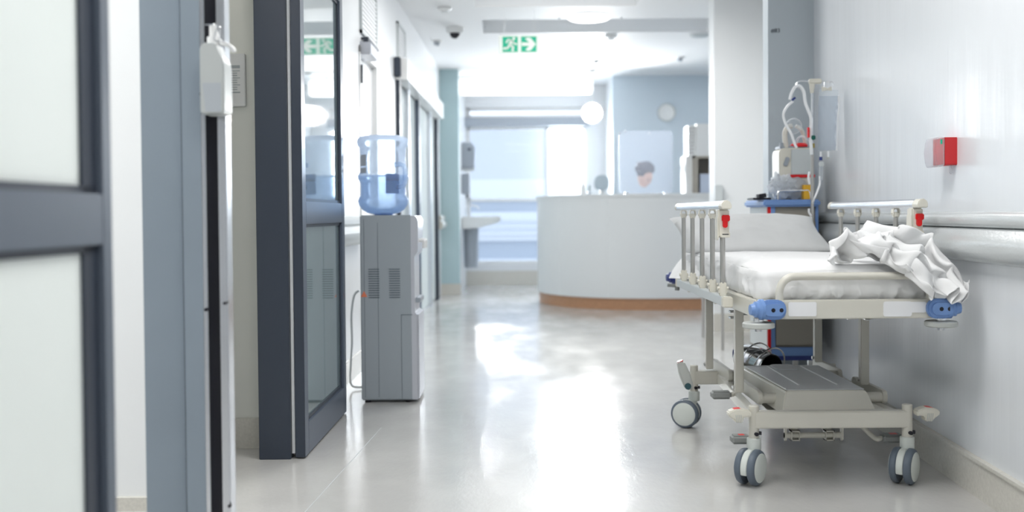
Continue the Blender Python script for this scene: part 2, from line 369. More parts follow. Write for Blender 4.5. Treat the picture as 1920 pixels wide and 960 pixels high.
# ---------------------------------------------------------------- left side doors and frames
# near leaf (door_1), far leaf (door_2)
def leaf(name, x0, y0, x1, y1, top, rails, panes, label, stile=.075, m='blueframe', th=.04, bead=.014, gm=('frost', 'frost')):
    """leaf lying along the corridor from (x0,y0) to (x1,y1)"""
    r = sroot(name, ((x0 + x1) / 2, (y0 + y1) / 2, 0), label)
    d = Vector((x1 - x0, y1 - y0, 0)); L = d.length; d.normalize(); nrm = Vector((d.y, -d.x, 0))   # nrm points to the corridor (+X)
    o = Vector((x0, y0, 0))
    def lb(bm, s0, s1, n0, n1, z0, z1, bev=0):
        t = BM(); box(t, s0, s1, n0, n1, z0, z1, bev)
        for v in t.verts: v.co = o + d * v.co.x + nrm * v.co.y + Vector((0, 0, v.co.z))
        merge(bm, t)
    bm = BM()
    lb(bm, 0, stile, 0, th, 0.006, top, .002); lb(bm, L - stile, L, 0, th, 0.006, top, .002)
    for z0, z1 in rails: lb(bm, stile, L - stile, 0, th, z0, z1, .002)
    obj('door_frame', bm, m, r)
    for k, (z0, z1) in enumerate(panes):
        t = BM()
        lb(t, stile - .002, stile + .014, .010, .03, z0, z1); lb(t, L - stile - bead, L - stile + .002, .010, .03, z0, z1)
        lb(t, stile, L - stile, .010, .03, z0 - .002, z0 + .014); lb(t, stile, L - stile, .010, .03, z1 - .014, z1 + .002)
        obj('glazing_bead', t, 'darkframe', r)
        t = BM(); lb(t, stile, L - stile, .016, .023, z0, z1); obj('glass_pane', t, gm[k], r)
    return r, lb
r, lb = leaf('door_1', -.851, .55, -.818, 1.97, 2.2, ((.006, .12), (.948, 1.045), (2.1, 2.2)), ((.12, .948), (1.045, 2.1)),
             'near sliding door leaf with frosted panes', .042, 'leafframe', .042, bead=.058)
t = BM(); lb(t, 1.40, 1.425, .008, .034, 1.06, 1.19, .003); obj('latch_plate', t, 'alu', r)
t = BM(); lb(t, 1.4205, 1.4265, .016, .026, 1.085, 1.165); obj('latch_slot', t, 'black', r)
t = BM(); lb(t, 1.4206, 1.424, .004, .038, .01, 2.19); obj('edge_strip', t, 'alu', r)
r, lb = leaf('door_2', -.897, 4.15, -.885, 5.12, 2.12, ((.006, .14), (.965, 1.06), (2.06, 2.12)), ((.14, .965), (1.06, 2.06)),
             'open glazed door leaf beside the water cooler', .07, 'steelframe', .04, gm=('doorglass', 'doorglass'))
t = BM(); lb(t, -.003, .0005, .0, .04, .008, 2.118, .001); obj('edge_dark_strip', t, 'darkframe', r)  # dark strip covering the near edge face of the leaf
# jamb of the far leaf
r = sroot('door_frame_far', (-.97, 4.2, 0), 'dark steel door post beside the cream wall')
obj('post', box(BM(), -1.045, -.915, 4.14, 4.34, 0, 2.35, .002), 'darkframe', r)
obj('seal', box(BM(), -.914, -.901, 4.16, 4.18, .02, 2.2, .001), 'recess', r)
struct('trim_door_header', box(BM(), -1.10, -.84, -2.5, 4.3, 2.22, 2.36), 'blueframe', None)
# near jamb group at Y = 2.7
r = sroot('door_frame_near', (-.87, 2.72, 0), 'blue-grey sliding door post carrying the sanitiser bottle')
obj('post', box(BM(), -.985, -.876, 2.70, 2.90, 0, 2.22, .002), 'blueframe', r)
obj('groove', box(BM(), -.878, -.862, 2.700, 2.73, 0, 2.22), 'darkframe', r)
obj('stop_plate', box(BM(), -.864, -.811, 2.66, 2.71, 0, 2.22, .002), 'blueframe', r)
obj('edge_strip', box(BM(), -.8115, -.800, 2.655, 2.71, 0, 2.22, .003), 'alu', r)
obj('track_channel', box(BM(), -.8005, -.769, 2.69, 2.712, 0, 2.22), 'black', r)
obj('edge_strip', box(BM(), -.770, -.748, 2.66, 2.712, 0, 2.22, .003), 'alu', r)
for px, py in ((388, 580), (423, 568), (432, 947)):
    p = P(px, py, 2.655); obj('screw', cyl(BM(), (p.x, 2.656, p.z), (p.x, 2.644, p.z), .0045, 14, bev=.001), 'black', r)
# flush door and entrance on the left wall
r = sroot('door_3', (xl(6.97), 6.97, 0), 'white flush door beyond the cooler')
obj('door_panel', prism(BM(), [(xl(6.60) - .03, 6.60), (xl(7.34) - .03, 7.34), (xl(7.34) - .07, 7.34), (xl(6.60) - .07, 6.60)], XY, .01, 2.06), 'wall', r)
bm = BM()
for a, b_, z0, z1 in ((6.58, 6.62, 0, 2.1), (7.32, 7.36, 0, 2.1), (6.58, 7.36, 2.06, 2.1)):
    prism(bm, [(xl(a) + .008, a), (xl(b_) + .008, b_), (xl(b_) - .1, b_), (xl(a) - .1, a)], XY, z0, z1)
obj('door_frame', bm, 'whiteplastic', r)
obj('hinge', box(BM(), xl(6.62) - .005, xl(6.62) + .02, 6.60, 6.63, 1.86, 1.98), 'darkframe', r)
obj('hinge', box(BM(), xl(6.62) - .005, xl(6.62) + .02, 6.60, 6.63, .3, .42), 'darkframe', r)
bm = BM(); box(bm, xl(6.7) - .03, xl(6.7) + .07, 6.62, 6.95, 2.05, 2.13, .006); obj('door_closer', bm, 'coolerfront', r)
bm = BM(); box(bm, xl(6.7) + .02, xl(6.7) + .05, 6.66, 6.68, 2.13, 2.17); box(bm, xl(6.7), xl(6.7) + .05, 6.68, 7.2, 2.155, 2.17); obj('closer_arm', bm, 'darkframe', r)
def grille(name, y0, y1, z0, z1, label):
    bm = BM()
    for a, b_, c, d in ((y0, y1, z0, z0 + .02), (y0, y1, z1 - .02, z1), (y0, y0 + .02, z0, z1), (y1 - .02, y1, z0, z1)):
        prism(bm, [(xl(a) + .018, a), (xl(b_) + .018, b_), (xl(b_), b_), (xl(a), a)], XY, c, d)
    n = int((z1 - z0) / .03)
    r = thing(name, label, 'vent', (xl(y0), (y0 + y1) / 2, z0))
    obj('frame', bm, 'panel', r)
    bm = BM()
    for k in range(n):
        z = z0 + .02 + k * (z1 - z0 - .04) / n
        prism(bm, [(xl(y0) + .012, y0 + .01), (xl(y1) + .012, y1 - .01), (xl(y1) + .001, y1 - .01), (xl(y0) + .001, y0 + .01)], XY, z, z + .015)
    obj('slats', bm, 'recess', r)
grille('wall_vent', 6.62, 7.30, 2.19, 2.55, 'pale louvred vent above the white flush door')
grille('wall_vent', 8.5, 9.0, 2.30, 2.62, 'smaller louvred vent above the sliding glass entrance')
# entrance sliding doors (door_4)
r = sroot('door_4', (xl(10), 10, 0), 'glazed sliding entrance with white header')
bm = BM()
prism(bm, [(xl(8.4) + .10, 8.4), (xl(11.95) + .10, 11.95), (xl(11.95) - .05, 11.95), (xl(8.4) - .05, 8.4)], XY, 2.12, 2.30)
obj('track_header', bm, 'whiteplastic', r)
for y, m, wd in ((8.42, 'darkframe', .10), (9.05, 'alu', .09), (9.9, 'steelframe', .10), (11.05, 'alu', .1), (11.88, 'darkframe', .14)):
    obj('stile', prism(BM(), [(xl(y) + .03, y), (xl(y + wd) + .03, y + wd), (xl(y + wd) - .06, y + wd), (xl(y) - .06, y)], XY, 0, 2.12), m, r)
for y0, y1 in ((8.52, 9.05), (9.14, 9.9), (10.0, 11.05), (11.15, 11.88)):
    obj('glass_pane', prism(BM(), [(xl(y0) - .01, y0), (xl(y1) - .01, y1), (xl(y1) - .018, y1), (xl(y0) - .018, y0)], XY, .02, 2.12), 'frost', r)
o = tag(obj('motion_sensor', box(BM(), xl(8.3), xl(8.3) + .055, 8.28, 8.36, 2.13, 2.29, .008), 'darkframe'), 'small dark sensor box on left wall at the sliding entrance', 'sensor')
# left wall hand rails (two visible lengths)
def lrail(y0, y1, label):
    r = thing('handrail', label, 'handrail', (xl(y0), (y0 + y1) / 2, .82))
    def seg(a, b_, prof, m, nm):
        bm = BM(); A = [bm.verts.new((xl(a) + o_, a, z)) for o_, z in prof]; B = [bm.verts.new((xl(b_) + o_, b_, z)) for o_, z in prof]
        bm.faces.new(A); bm.faces.new(B[::-1])
        for i in range(len(prof)): j = (i + 1) % len(prof); bm.faces.new((A[i], B[i], B[j], A[j]))
        obj(nm, bm, m, r)
    pr = [(0, .995), (.04, .993), (.06, .975), (.06, .95), (.045, .935), (.055, .92), (.075, .895), (.075, .865), (.055, .835), (.03, .82), (0, .815)]
    seg(y0 + .03, y1 - .03, pr, 'panel', 'rail_profile')
    seg(y0, y0 + .03, [(o_ * 1.02, z) for o_, z in pr], 'creamplastic', 'end_cap'); seg(y1 - .03, y1, [(o_ * 1.02, z) for o_, z in pr], 'creamplastic', 'end_cap')
lrail(5.25, 6.5, 'pale wall handrail behind the water cooler'); lrail(12.0, 12.55, 'short pale handrail end beside the teal wall')
# right wall guard rail
r = thing('wall_guard_rail', 'long glossy grey handrail and bumper guard along right wall', 'handrail', (xr(4), 4, .8))
def rseg(y0, y1, prof, m, nm, sub=1):
    bm = BM(); rows = []
    for y in (y0, y1): rows.append([bm.verts.new((xr(y) - o_, y, z)) for o_, z in prof])
    bm.faces.new(rows[0]); bm.faces.new(rows[1][::-1])
    for i in range(len(prof)): j = (i + 1) % len(prof); bm.faces.new((rows[0][i], rows[1][i], rows[1][j], rows[0][j]))
    return obj(nm, bm, m, r, sharp=50)
M['rail'] = mat('grey_rail_vinyl', (.56, .59, .60), .12, spec=1.0, bump=(120, .12))
rseg(-2, 5.88, [(0, .998), (.022, .997), (.036, .99), (.043, .975), (.043, .955), (.036, .944), (.02, .94), (0, .94)], 'rail', 'hand_grip')
rseg(-2, 5.88, [(0, .94), (.03, .938), (.036, .93), (.044, .915), (.056, .90), (.062, .88), (.06, .86), (.052, .84), (.035, .825), (.02, .82), (0, .82)], 'rail', 'bumper_guard')
# ---------------------------------------------------------------- bed
bed = thing('hospital_bed', 'cream wheeled hospital bed with steel side rails against the right wall', 'bed', (1.17, 4.4, 0))
HY = 5.26
bm = box(BM(), .845, 1.50, 3.485, 3.525, .630, .695, .003); obj('foot_beam', bm, 'cream', bed)
bm = box(BM(), .845, 1.50, HY - .04, HY, .630, .695, .003); obj('head_beam', bm, 'cream', bed)
for x in (.84, 1.465): obj('side_frame', box(BM(), x, x + .035, 3.53, HY - .04, .632, .692, .003), 'cream', bed)
bm = BM()
for k in range(9): box(bm, .876, 1.464, 3.56 + k * .19, 3.56 + k * .19 + .15, .672, .684, .003)
obj('mattress_platform', bm, 'cushion', bed)
# corner bumpers
def bumper(cx, y, side, fy, m='bluep'):
    """side -1 left / +1 right ; fy -1 faces the camera"""
    b = obj('corner_bumper', prism(BM(), rrect(cx - .046, cx + .046, .630, .699, .030), XZ, y, y + fy * .022, .005), m, bed, label='light blue plastic corner bumper' if m == 'bluep' else 'dark blue corner bumper')
    bm = prism(BM(), rrect(cx - .033, cx + .038, .643, .686, .021), XZ, y + fy * .02, y + fy * .030, .003)
    obj('raised_pad', bm, m, b)
    bm = BM(); s = side
    xx = cx + s * .030
    lathe(bm, [(.036, 0), (.036, .012), (.031, .016), (.028, .02), (.028, .028), (.022, .032), (.018, .045), (.0, .046)], (xx, y + .004, .664), (s, -.1, 0), 24, False)
    obj('side_buffer', bm, m, b)
    if fy < 0:
        for dx in (-.002, .026):
            bm = cyl(BM(), (cx + dx, y - .0305, .664), (cx + dx, y - .026, .664), .0072, 18); obj('bolt_hole', bm, 'black', b)
    return b
bumper(.893, 3.486, -1, -1); bumper(1.468, 3.486, 1, -1)
bumper(.875, HY, -1, 1, 'bluedark'); bumper(1.47, HY, 1, 1, 'bluedark')
for cx, cy in ((.853, 3.51), (1.487, 3.51)):
    bm = BM(); lathe(bm, [(.0, 0), (.050, 0), (.055, .003), (.055, .016), (.051, .020), (0, .020)], (cx, cy, .598), seg=36, caps=False)
    w_ = obj('bumper_wheel', bm, 'greyplastic', bed)
    bm = BM(); lathe(bm, [(.012, 0), (.012, .012)], (cx, cy, .586), seg=6); cyl(bm, (cx, cy, .618), (cx, cy, .632), .018)
    obj('wheel_bolt', bm, 'chrome', w_)
# foot hoop
zt = .776
obj('foot_hoop', tube(BM(), [(.925, 3.505, .69), (.925, 3.505, .725), (.934, 3.505, .752), (.955, 3.505, .770), (.985, 3.505, zt), (1.1, 3.505, zt), (1.3, 3.505, zt), (1.385, 3.505, zt), (1.420, 3.505, .769), (1.438, 3.505, .75), (1.446, 3.505, .722), (1.446, 3.505, .69)], .0135, 16), 'cream', bed)
# blank labels on the foot beam
obj('label_plate', prism(BM(), rrect(.950, 1.047, .640, .689, .006), XZ, 3.4845, 3.483), 'label', bed, label='blank white label patch')
bm = prism(BM(), rrect(1.277, 1.375, .637, .689, .008), XZ, 3.4845, 3.483); prism(bm, rrect(1.34, 1.428, .650, .687, .012), XZ, 3.4843, 3.4828)
obj('label_plate', bm, 'label', bed, label='blank white label patch')
# side rails
def side_rail(X, s):
    r = bpy.data.objects.new('side_rail', None); C.objects.link(r); r.parent = bed; r.location = (X - 1.17, 4.3 - 4.4, .64); 
    R = r
    prof = [(-.016, 1.013), (.016, 1.013), (.019, 1.020), (.017, 1.032), (.010, 1.042), (-.002, 1.045), (-.012, 1.040), (-.018, 1.030), (-.019, 1.020)]
    obj('top_bar', prism(BM(), [(X + a, z) for a, z in prof], XZ, 3.83, 4.82), 'alu', R)
    obj('end_cap', prism(BM(), [(X + a * 1.06, 1.029 + (z - 1.029) * 1.08) for a, z in prof], XZ, 3.775, 3.832, .003), 'creamplastic', R)
    obj('end_cap', prism(BM(), [(X + a * 1.06, 1.029 + (z - 1.029) * 1.08) for a, z in prof], XZ, 4.82, 4.86, .003), 'creamplastic', R)
    bm = box(BM(), X - .013, X + .018, 3.80, 4.85, .648, .682, .002); obj('base_channel', bm, 'panel', R)
    obj('channel_cap', box(BM(), X - .016, X + .021, 3.765, 3.803, .645, .685, .004), 'creamplastic', R)
    obj('channel_cap', box(BM(), X - .016, X + .021, 4.848, 4.87, .645, .685, .004), 'creamplastic', R)
    xin = X + (.02 if s < 0 else -.02)
    for k, y in enumerate((4.72, 4.49, 4.265, 4.045, 3.85)):
        latch = k == 4
        obj('baluster', cyl(BM(), (X, y, .70), (X, y, .99 if not latch else .91), .0098, 18), 'tube', R)
        bm = BM(); box(bm, X - .013, X + .013, y - .013, y + .013, .682, .735, .004)
        box(bm, X - .017, X + .017, y - .010, y + .010, .690, .712, .004); cyl(bm, (X - .021, y, .712), (X + .021, y, .712), .007, 12)
        box(bm, X - .010, X + .010, y - .012, y + .012, .655, .69)
        obj('lower_bracket', bm, 'creamplastic', R)
        if not latch:
            bm = BM(); box(bm, X - .012, X + .012, y - .012, y + .012, .975, .996, .003)
            prism(bm, [(X - .014, .985), (X - .014, 1.004), (X - .009, 1.013), (X + .009, 1.013), (X + .014, 1.004), (X + .014, .985), (X + .0105, .985), (X + .0105, 1.002), (X + .007, 1.008), (X - .007, 1.008), (X - .0105, 1.002), (X - .0105, .985)], XZ, y - .012, y + .012)
            cyl(bm, (X - .017, y, .992), (X + .017, y, .992), .004, 10)
            obj('upper_bracket', bm, 'creamplastic', R)
    y = 3.85
    bm = BM(); box(bm, X - .020, X + .022, y - .022, y + .03, .905, 1.012, .005); box(bm, X - .023, X - .018, y - .02, y + .028, .895, .985, .002)
    box(bm, X - .012, X + .024, y - .026, y - .018, .905, .925, .002)
    h = obj('release_housing', bm, 'creamplastic', R)
    bm = BM(); box(bm, X - .008, X + .022, y - .033, y - .018, .966, .990, .003); prism(bm, rrect(X - .005, X + .013, .942, .972, .0088), XZ, y - .034, y - .018, .002)
    obj('release_lever', bm, 'red', h, label='red release lever')
    obj('slot_mark', box(BM(), X - .006, X + .018, y - .0275, y - .026, .916, .919), 'black', h)
side_rail(.800, -1); side_rail(1.532, 1)
# brackets joining rails to the side frames
for x0, x1 in ((.80, .842), (1.498, 1.53)):
    for y in (4.0, 4.6): obj('rail_bracket', box(BM(), x0, x1, y, y + .04, .638, .67, .002), 'cream', bed)
# lift posts
for X in (.914, 1.42):
    for Y in (4.09, 4.71):
        p = obj('lift_post', box(BM(), X - .017, X + .017, Y - .017, Y + .017, .272 if X < 1 else .30, .64, .003), 'cream', bed)
        obj('post_bolt', cyl(BM(), (X - .027, Y, .292 if X < 1 else .32), (X - .015, Y, .292 if X < 1 else .32), .008, 6), 'chrome', p)
# hydraulic strut and rod under the frame
bm = cyl(BM(), (.93, 4.32, .655), (.955, 4.2, .585), .012); cyl(bm, (.935, 4.20, .582), (.975, 4.20, .582), .009)
obj('gas_strut', bm, 'rubber', bed)
obj('strut_bracket', box(box(BM(), .90, .93, 4.18, 4.22, .56, .567), .90, .93, 4.18, 4.22, .585, .592), 'chrome', bed)
bm = tube(BM(), [(1.19, 3.60, .618), (1.24, 3.60, .622), (1.26, 3.60, .615), (1.30, 3.62, .62)], .004, 8); obj('cable_clip', bm, 'chrome', bed)
# head end clamp lever
bm = BM(); cyl(bm, (.80, 5.22, .628), (.862, 5.22, .622), .009); cyl(bm, (.85, 5.22, .60), (.85, 5.22, .63), .012); obj('clamp_lever', bm, 'rubber', bed)
# base
obj('base_beam', box(BM(), .886, 1.455, 3.705, 3.75, .204, .266, .004), 'cream', bed)
obj('base_beam', box(BM(), .845, 1.49, 4.70, 4.745, .200, .262, .004), 'cream', bed)
for xa, xb in ((.905, .965), (1.435, 1.39)):
    d = Vector((xb - xa, .97, 0)).normalized(); nn = Vector((d.y, -d.x, 0)) * .015
    a = Vector((xa, 3.745, 0)); c = Vector((xb, 4.705, 0))
    obj('base_side_member', prism(BM(), [tuple((a - nn)[:2]), tuple((a + nn)[:2]), tuple((c + nn)[:2]), tuple((c - nn)[:2])], XY, .205, .25, .002), 'cream', bed)
def caster(X, Y, ax, wc, nm='caster'):
    """column at X,Y ; wheel centre wc ; ax = wheel axis direction"""
    R = bpy.data.objects.new('caster', None); C.objects.link(R); R.parent = bed; R.location = (X - 1.17, Y - 4.4, 0)
    obj('column', cyl(BM(), (X, Y, .165), (X, Y, .288), .0187, 24, bev=.003), 'cream', R)
    obj('socket', cyl(BM(), (X, Y, .122), (X, Y, .168), .026, 24, bev=.003), 'hub', R)
    a = Vector(ax).normalized(); w0 = Vector((wc[0], wc[1], .0665)); r_ = .0655
    for s in (-1, 1):
        o_ = w0 + a * s * .013
        bm = BM(); lathe(bm, [(.045, 0), (r_ - .004, 0), (r_, .004), (r_, .016), (r_ - .003, .022), (r_ - .010, .026), (.045, .0265)], o_, a * s, 40)
        t_ = obj('tyre', bm, 'tyre', R)
        bm = BM(); lathe(bm, [(0, .020), (.050, .0265), (.0535, .0275), (.052, .0285), (.02, .0305), (0, .031)], o_, a * s, 40, False)
        obj('hub_cap', bm, 'hub', t_)
    # centre housing: an arch between the wheels
    u = Vector((0, 0, 1)).cross(a).normalized(); prof = []
    for k in range(17):
        an = math.radians(-20 + 220 * k / 16); prof.append((math.cos(an) * .062, math.sin(an) * .0625))
    prof += [(-.035, -.028), (.035, -.028)]
    bm = prism(BM(), prof, lambda p, q, dd: tuple(w0 + u * p + Vector((0, 0, q)) + a * dd), -.0125, .0125, .002)
    obj('housing', bm, 'hub', R)
    top = w0 + Vector((0, 0, .055)); bm = cyl(BM(), (X, Y, .126), (top.x * .6 + X * .4, top.y * .6 + Y * .4, .10), .022)
    obj('fork', bm, 'hub', R)
    for dx, dy in ((.004, -.0185), (.0185, -.004)):
        v = Vector((dx, dy, 0)).normalized()
        p0 = Vector((X, Y, .185)) + v * .016; obj('grub_screw', cyl(BM(), p0, p0 + v * .012, .0072, 14, bev=.001), 'black', R)
    return R
axf = (.79, -.62, 0)
caster(.887, 3.725, axf, (.868, 3.70)); caster(1.453, 3.725, axf, (1.432, 3.70))
caster(.845, 4.72, (-.42, -.9, 0), (.806, 4.71)); caster(1.49, 4.72, (.3, .9, 0), (1.478, 4.75))
# front side brake levers (cream, red top), pointing outward
def lever(X, Y, s, nm='brake_lever'):
    f = lambda a, z, d: (X + s * a, d, z)
    out = [(0, .272), (.03, .283), (.06, .281), (.082, .272), (.086, .262), (.078, .252), (.062, .243), (.058, .232), (.030, .232), (.030, .250), (.012, .255), (0, .25)]
    l = obj(nm, prism(BM(), out, f, Y - .022, Y + .022, .004), 'creamplastic', bed)
    obj('red_insert', prism(BM(), [(.036, .2800), (.056, .2785), (.070, .274), (.069, .2765), (.056, .2825), (.038, .2835)], f, Y - .012, Y + .018, .001), 'red', l, label='red pad')
    for k in range(4):
        a0 = .034 + k * .0062
        obj('rib', prism(BM(), [(a0, .232), (a0 + .0022, .232), (a0 + .006, .262), (a0 + .0038, .262)], f, Y - .0235, Y - .0205), 'greyplastic', l)
    return l
lever(.868, 3.70, -1); lever(1.472, 3.70, 1)
# grey rubber pedals with arms
def pedal(x0, x1, Y, z, armto, redtop=True):
    p = obj('foot_pedal', box(BM(), x0, x1, Y - .025, Y + .025, z - .016, z + .016, .008, 3), 'rubber', bed, label='grey rubber foot pedal')
    xa = x1 if abs(armto[0] - x1) < abs(armto[0] - x0) else x0
    obj('pedal_arm', tube(BM(), [(xa, Y, z), ((xa * 2 + armto[0]) / 3, Y, z + .002), armto], .0095, 12), 'cream', p)
    if redtop: obj('red_insert', box(BM(), x0 + .028, x1 - .018, Y - .012, Y + .015, z + .0135, z + .0165, .001), 'red', p, label='red pad')
q = P(1352, 740, 4.2); pedal(q.x - .042, q.x + .04, 4.2, q.z, (.93, 4.2, q.z + .012), False)
q = P(1388, 823, 3.80); pedal(q.x - .036, q.x + .034, 3.80, q.z, (.935, 3.84, .21))
q = P(1672, 821, 3.80); pedal(q.x - .038, q.x + .038, 3.80, q.z, (1.30, 3.84, .21))
# tilted rear brake pedal near the rear left caster
q0 = P(1290, 722, 4.66); q1 = P(1275, 680, 4.64)
bm = BM(); d = (q1 - q0)
prism(bm, [(-.022, -.012), (.0, -.026), (.022, -.012), (.026, .06), (.017, .118), (-.017, .118), (-.026, .06)], lambda a, b_, dd: tuple(q0 + Vector((a * .97 - b_ * .30, dd, b_ * .93 + a * .1))), -.02, .02, .006)
p = obj('brake_pedal', bm, 'greyplastic', bed)
obj('red_insert', cyl(BM(), q0 + Vector((-.034, 0, .106)), q0 + Vector((-.0365, 0, .113)), .013, 16), 'red', p)
obj('pedal_pivot', cyl(BM(), q0 + Vector((-.004, -.024, -.002)), q0 + Vector((-.004, -.018, -.002)), .015, 20), mat('dark_teal_cap', (.04, .10, .12), .4, bump=(30, .02)), p)
q = P(1556, 690, 4.7)
obj('brake_pedal', box(BM(), q.x - .03, q.x + .04, 4.66, 4.70, q.z - .03, q.z + .012, .012, rot=RY(.5)), 'greyplastic', bed)
# lift linkage arms and cross tubes
for X in (.955, 1.44):
    for ya, yb in ((3.93, 4.30), (4.47, 4.86)):
        obj('lift_arm', prism(BM(), rrect(ya, yb, .248, .300, .02), YZ, X, X + .018, .002), 'cream', bed)
for Y in (3.955, 4.50):
    bm = cyl(BM(), (.96, Y, .272), (1.455, Y, .272), .0205, 24)
    for x in (.962, 1.03, 1.36, 1.448): cyl(bm, (x, Y, .272), (x + .007, Y, .272), .026, 24)
    obj('cross_tube', bm, 'cream', bed)
# motor cover with silver lid
t = BM()
fr = [(1.015, .245), (1.02, .255), (1.037, .325), (1.045, .331), (1.338, .331), (1.346, .325), (1.375, .255), (1.378, .245)]
A = [t.verts.new((x, 3.845 + (.331 - z) * -.25, z)) for x, z in fr]; B = [t.verts.new((x if z < .3 else x, 4.47, z)) for x, z in [(1.0, .245), (1.005, .255), (1.012, .325), (1.018, .331), (1.35, .331), (1.357, .325), (1.375, .255), (1.378, .245)]]
for v in t.verts: v.co.z -= .012
t.faces.new(A[::-1]); t.faces.new(B)
for i in range(8): j = (i + 1) % 8; t.faces.new((A[i], A[j], B[j], B[i]))
bmesh.ops.recalc_face_normals(t, faces=t.faces[:]); bmesh.ops.bevel(t, geom=t.edges[:], offset=.004, segments=2, affect='EDGES')
cv = obj('motor_cover', t, 'cream', bed)
obj('cover_lid', prism(BM(), [(1.042, 3.855), (1.341, 3.855), (1.35, 4.465), (1.018, 4.465)], XY, .3195, .322, .001), 'silver', cv, label='silver-grey lid')
bm = BM()
for xa, xb in ((1.040, 1.018), (1.118, 1.117), (1.268, 1.262)):
    prism(bm, [(xa - .003, 3.86 if xa < 1.05 else 3.95), (xa + .003, 3.86 if xa < 1.05 else 3.95), (xb + .003, 4.44), (xb - .003, 4.44)], XY, .321, .326, .001)
obj('lid_ridge', bm, 'whiteplastic', cv)  # white colour stands in for the highlights along the ridges
bm = prism(BM(), rrect(1.13, 1.23, 4.33, 4.47, .03), XY, .322, .327, .001); box(bm, 1.06, 1.13, 4.44, 4.455, .322, .324); box(bm, 1.23, 1.31, 4.44, 4.455, .322, .324)
obj('lid_catch', bm, 'silver', cv)
obj('shadow_gap', box(BM(), 1.05, 1.35, 3.85, 4.45, .228, .236), 'black', cv)
# rack below the base beam
bm = BM()
for x in (1.03, 1.245): prism(bm, [(3.83, .225), (3.85, .225), (3.85, .135), (3.84, .128), (3.83, .135)], YZ, x, x + .008)
cyl(bm, (1.03, 3.84, .150), (1.253, 3.84, .150), .011, 16)
rk = obj('undercarriage_rack', bm, 'cream', bed)
for x in (1.07, 1.20):
    bm = BM(); s_ = .017
    for a, b_, c, d_ in ((x - s_, x + s_, .165, .169), (x - s_, x + s_, .131, .135), (x - s_, x - s_ + .004, .131, .169), (x + s_ - .004, x + s_, .131, .169)): box(bm, a, b_, 3.825, 3.86, c, d_)
    obj('square_bracket', bm, 'cream', rk)
    d0 = Vector((x, 3.86, .168)); d1 = Vector((x - .02, 4.65, .215))
    bm = prism(BM(), [(-.017, -.002), (.017, -.002), (.017, .002), (-.017, .002)], lambda a, b_, dd: tuple(d0 + (d1 - d0) * dd + Vector((a, 0, b_))), 0, 1)
    obj('rack_strip', bm, 'cream', rk)
# ---------------------------------------------------------------- mattress, pillow, blanket
def ridged(p, s): return 1 - abs(noise.noise(p * s)) * 2
def sheet_block(x0, x1, y0, y1, z0, z1, r, nx, ny, nz, fn):
    """rounded block grid displaced by fn(co,normal)"""
    t = BM(); bmesh.ops.create_cube(t, size=2)
    bmesh.ops.subdivide_edges(t, edges=t.edges[:], cuts=nx, use_grid_fill=True)
    c = Vector(((x0 + x1) / 2, (y0 + y1) / 2, (z0 + z1) / 2)); h = Vector(((x1 - x0) / 2, (y1 - y0) / 2, (z1 - z0) / 2))
    for v in t.verts:
        q = Vector((v.co.x * h.x, v.co.y * h.y, v.co.z * h.z))
        core = Vector([max(-h[i] + r, min(h[i] - r, q[i])) for i in range(3)])
        dd = q - core; n_ = dd.normalized() if dd.length > 1e-6 else Vector((0, 0, 0))
        q = core + n_ * min(r, dd.length) if dd.length > 1e-6 else q
        n2_ = n_ if n_.length > 0 else Vector((v.co.x if abs(v.co.x) > .99 else 0, v.co.y if abs(v.co.y) > .99 else 0, v.co.z if abs(v.co.z) > .99 else 0)).normalized()
        v.co = c + q + fn(c + q, n2_)
    return t
FOLDS = [((1.30, 3.54, .695), (1.43, 3.54, .80), .012, .010), ((1.375, 3.54, .695), (1.465, 3.56, .775), .010, .011), ((1.42, 3.54, .69), (1.44, 3.54, .74), .008, .008),
         ((1.12, 3.54, .69), (1.135, 3.54, .735), .008, .007), ((.97, 3.54, .69), (.985, 3.54, .74), .009, .008), ((1.04, 3.54, .69), (1.03, 3.54, .715), .007, .006),
         ((.87, 3.58, .70), (.99, 3.80, .812), .014, .010), ((.863, 3.66, .70), (.93, 3.95, .812), .013, .010), ((.93, 3.54, .70), (1.00, 3.64, .812), .012, .008),
         ((.90, 3.95, .812), (1.02, 4.30, .812), .012, .008), ((1.00, 4.05, .812), (1.13, 4.45, .812), .010, .006), ((.90, 4.25, .812), (1.35, 4.42, .812), .012, .006),
         ((1.1, 4.62, .812), (1.45, 4.55, .812), .012, .007), ((.92, 4.58, .812), (1.2, 4.70, .812), .012, .007), ((1.15, 3.60, .812), (.98, 3.72, .812), .012, .005),
         ((.863, 4.0, .70), (.88, 4.1, .80), .012, .009), ((.863, 4.4, .70), (.90, 4.5, .812), .012, .010)]
FOLDS = [(Vector(a), Vector(b_), w_, h_) for a, b_, w_, h_ in FOLDS]
def foldh(p):
    h = 0
    for a, b_, w_, h_ in FOLDS:
        ab = b_ - a; t = max(0, min(1, (p - a).dot(ab) / ab.length_squared)); q = a + ab * t
        q.x += .012 * math.sin(t * 5 + a.x * 40); d = (p - q).length
        if d < w_ * 3: h += h_ * math.exp(-(d / w_) ** 2) * math.sin(PI * min(1, max(.0, .15 + t * .8)))
    return h
def mdisp(p, n):
    d = noise.noise(Vector((p.x * 3, p.y * 1.6, 3))) * .006 if n.z > .5 else 0
    # radiating creases towards the foot corners and gathers along the lower edge
    low = max(0, min(1, (.76 - p.z) / .07))
    if n.z < .6:
        k = ridged(Vector((p.x * 1.0 + p.y * 1.0, p.z * .35, 1)), 16) ** 2
        d += .014 * low * k - .004 * low + .006 * ridged(Vector((p.x + p.z * .9, p.y, p.z)), 9)
    else:
        d += .0045 * max(0, ridged(Vector((p.x * .6 + p.y * .25, p.y * .8 - p.x * .3, 5)), 4.2)) ** 3
    d += foldh(p)
    return n * d
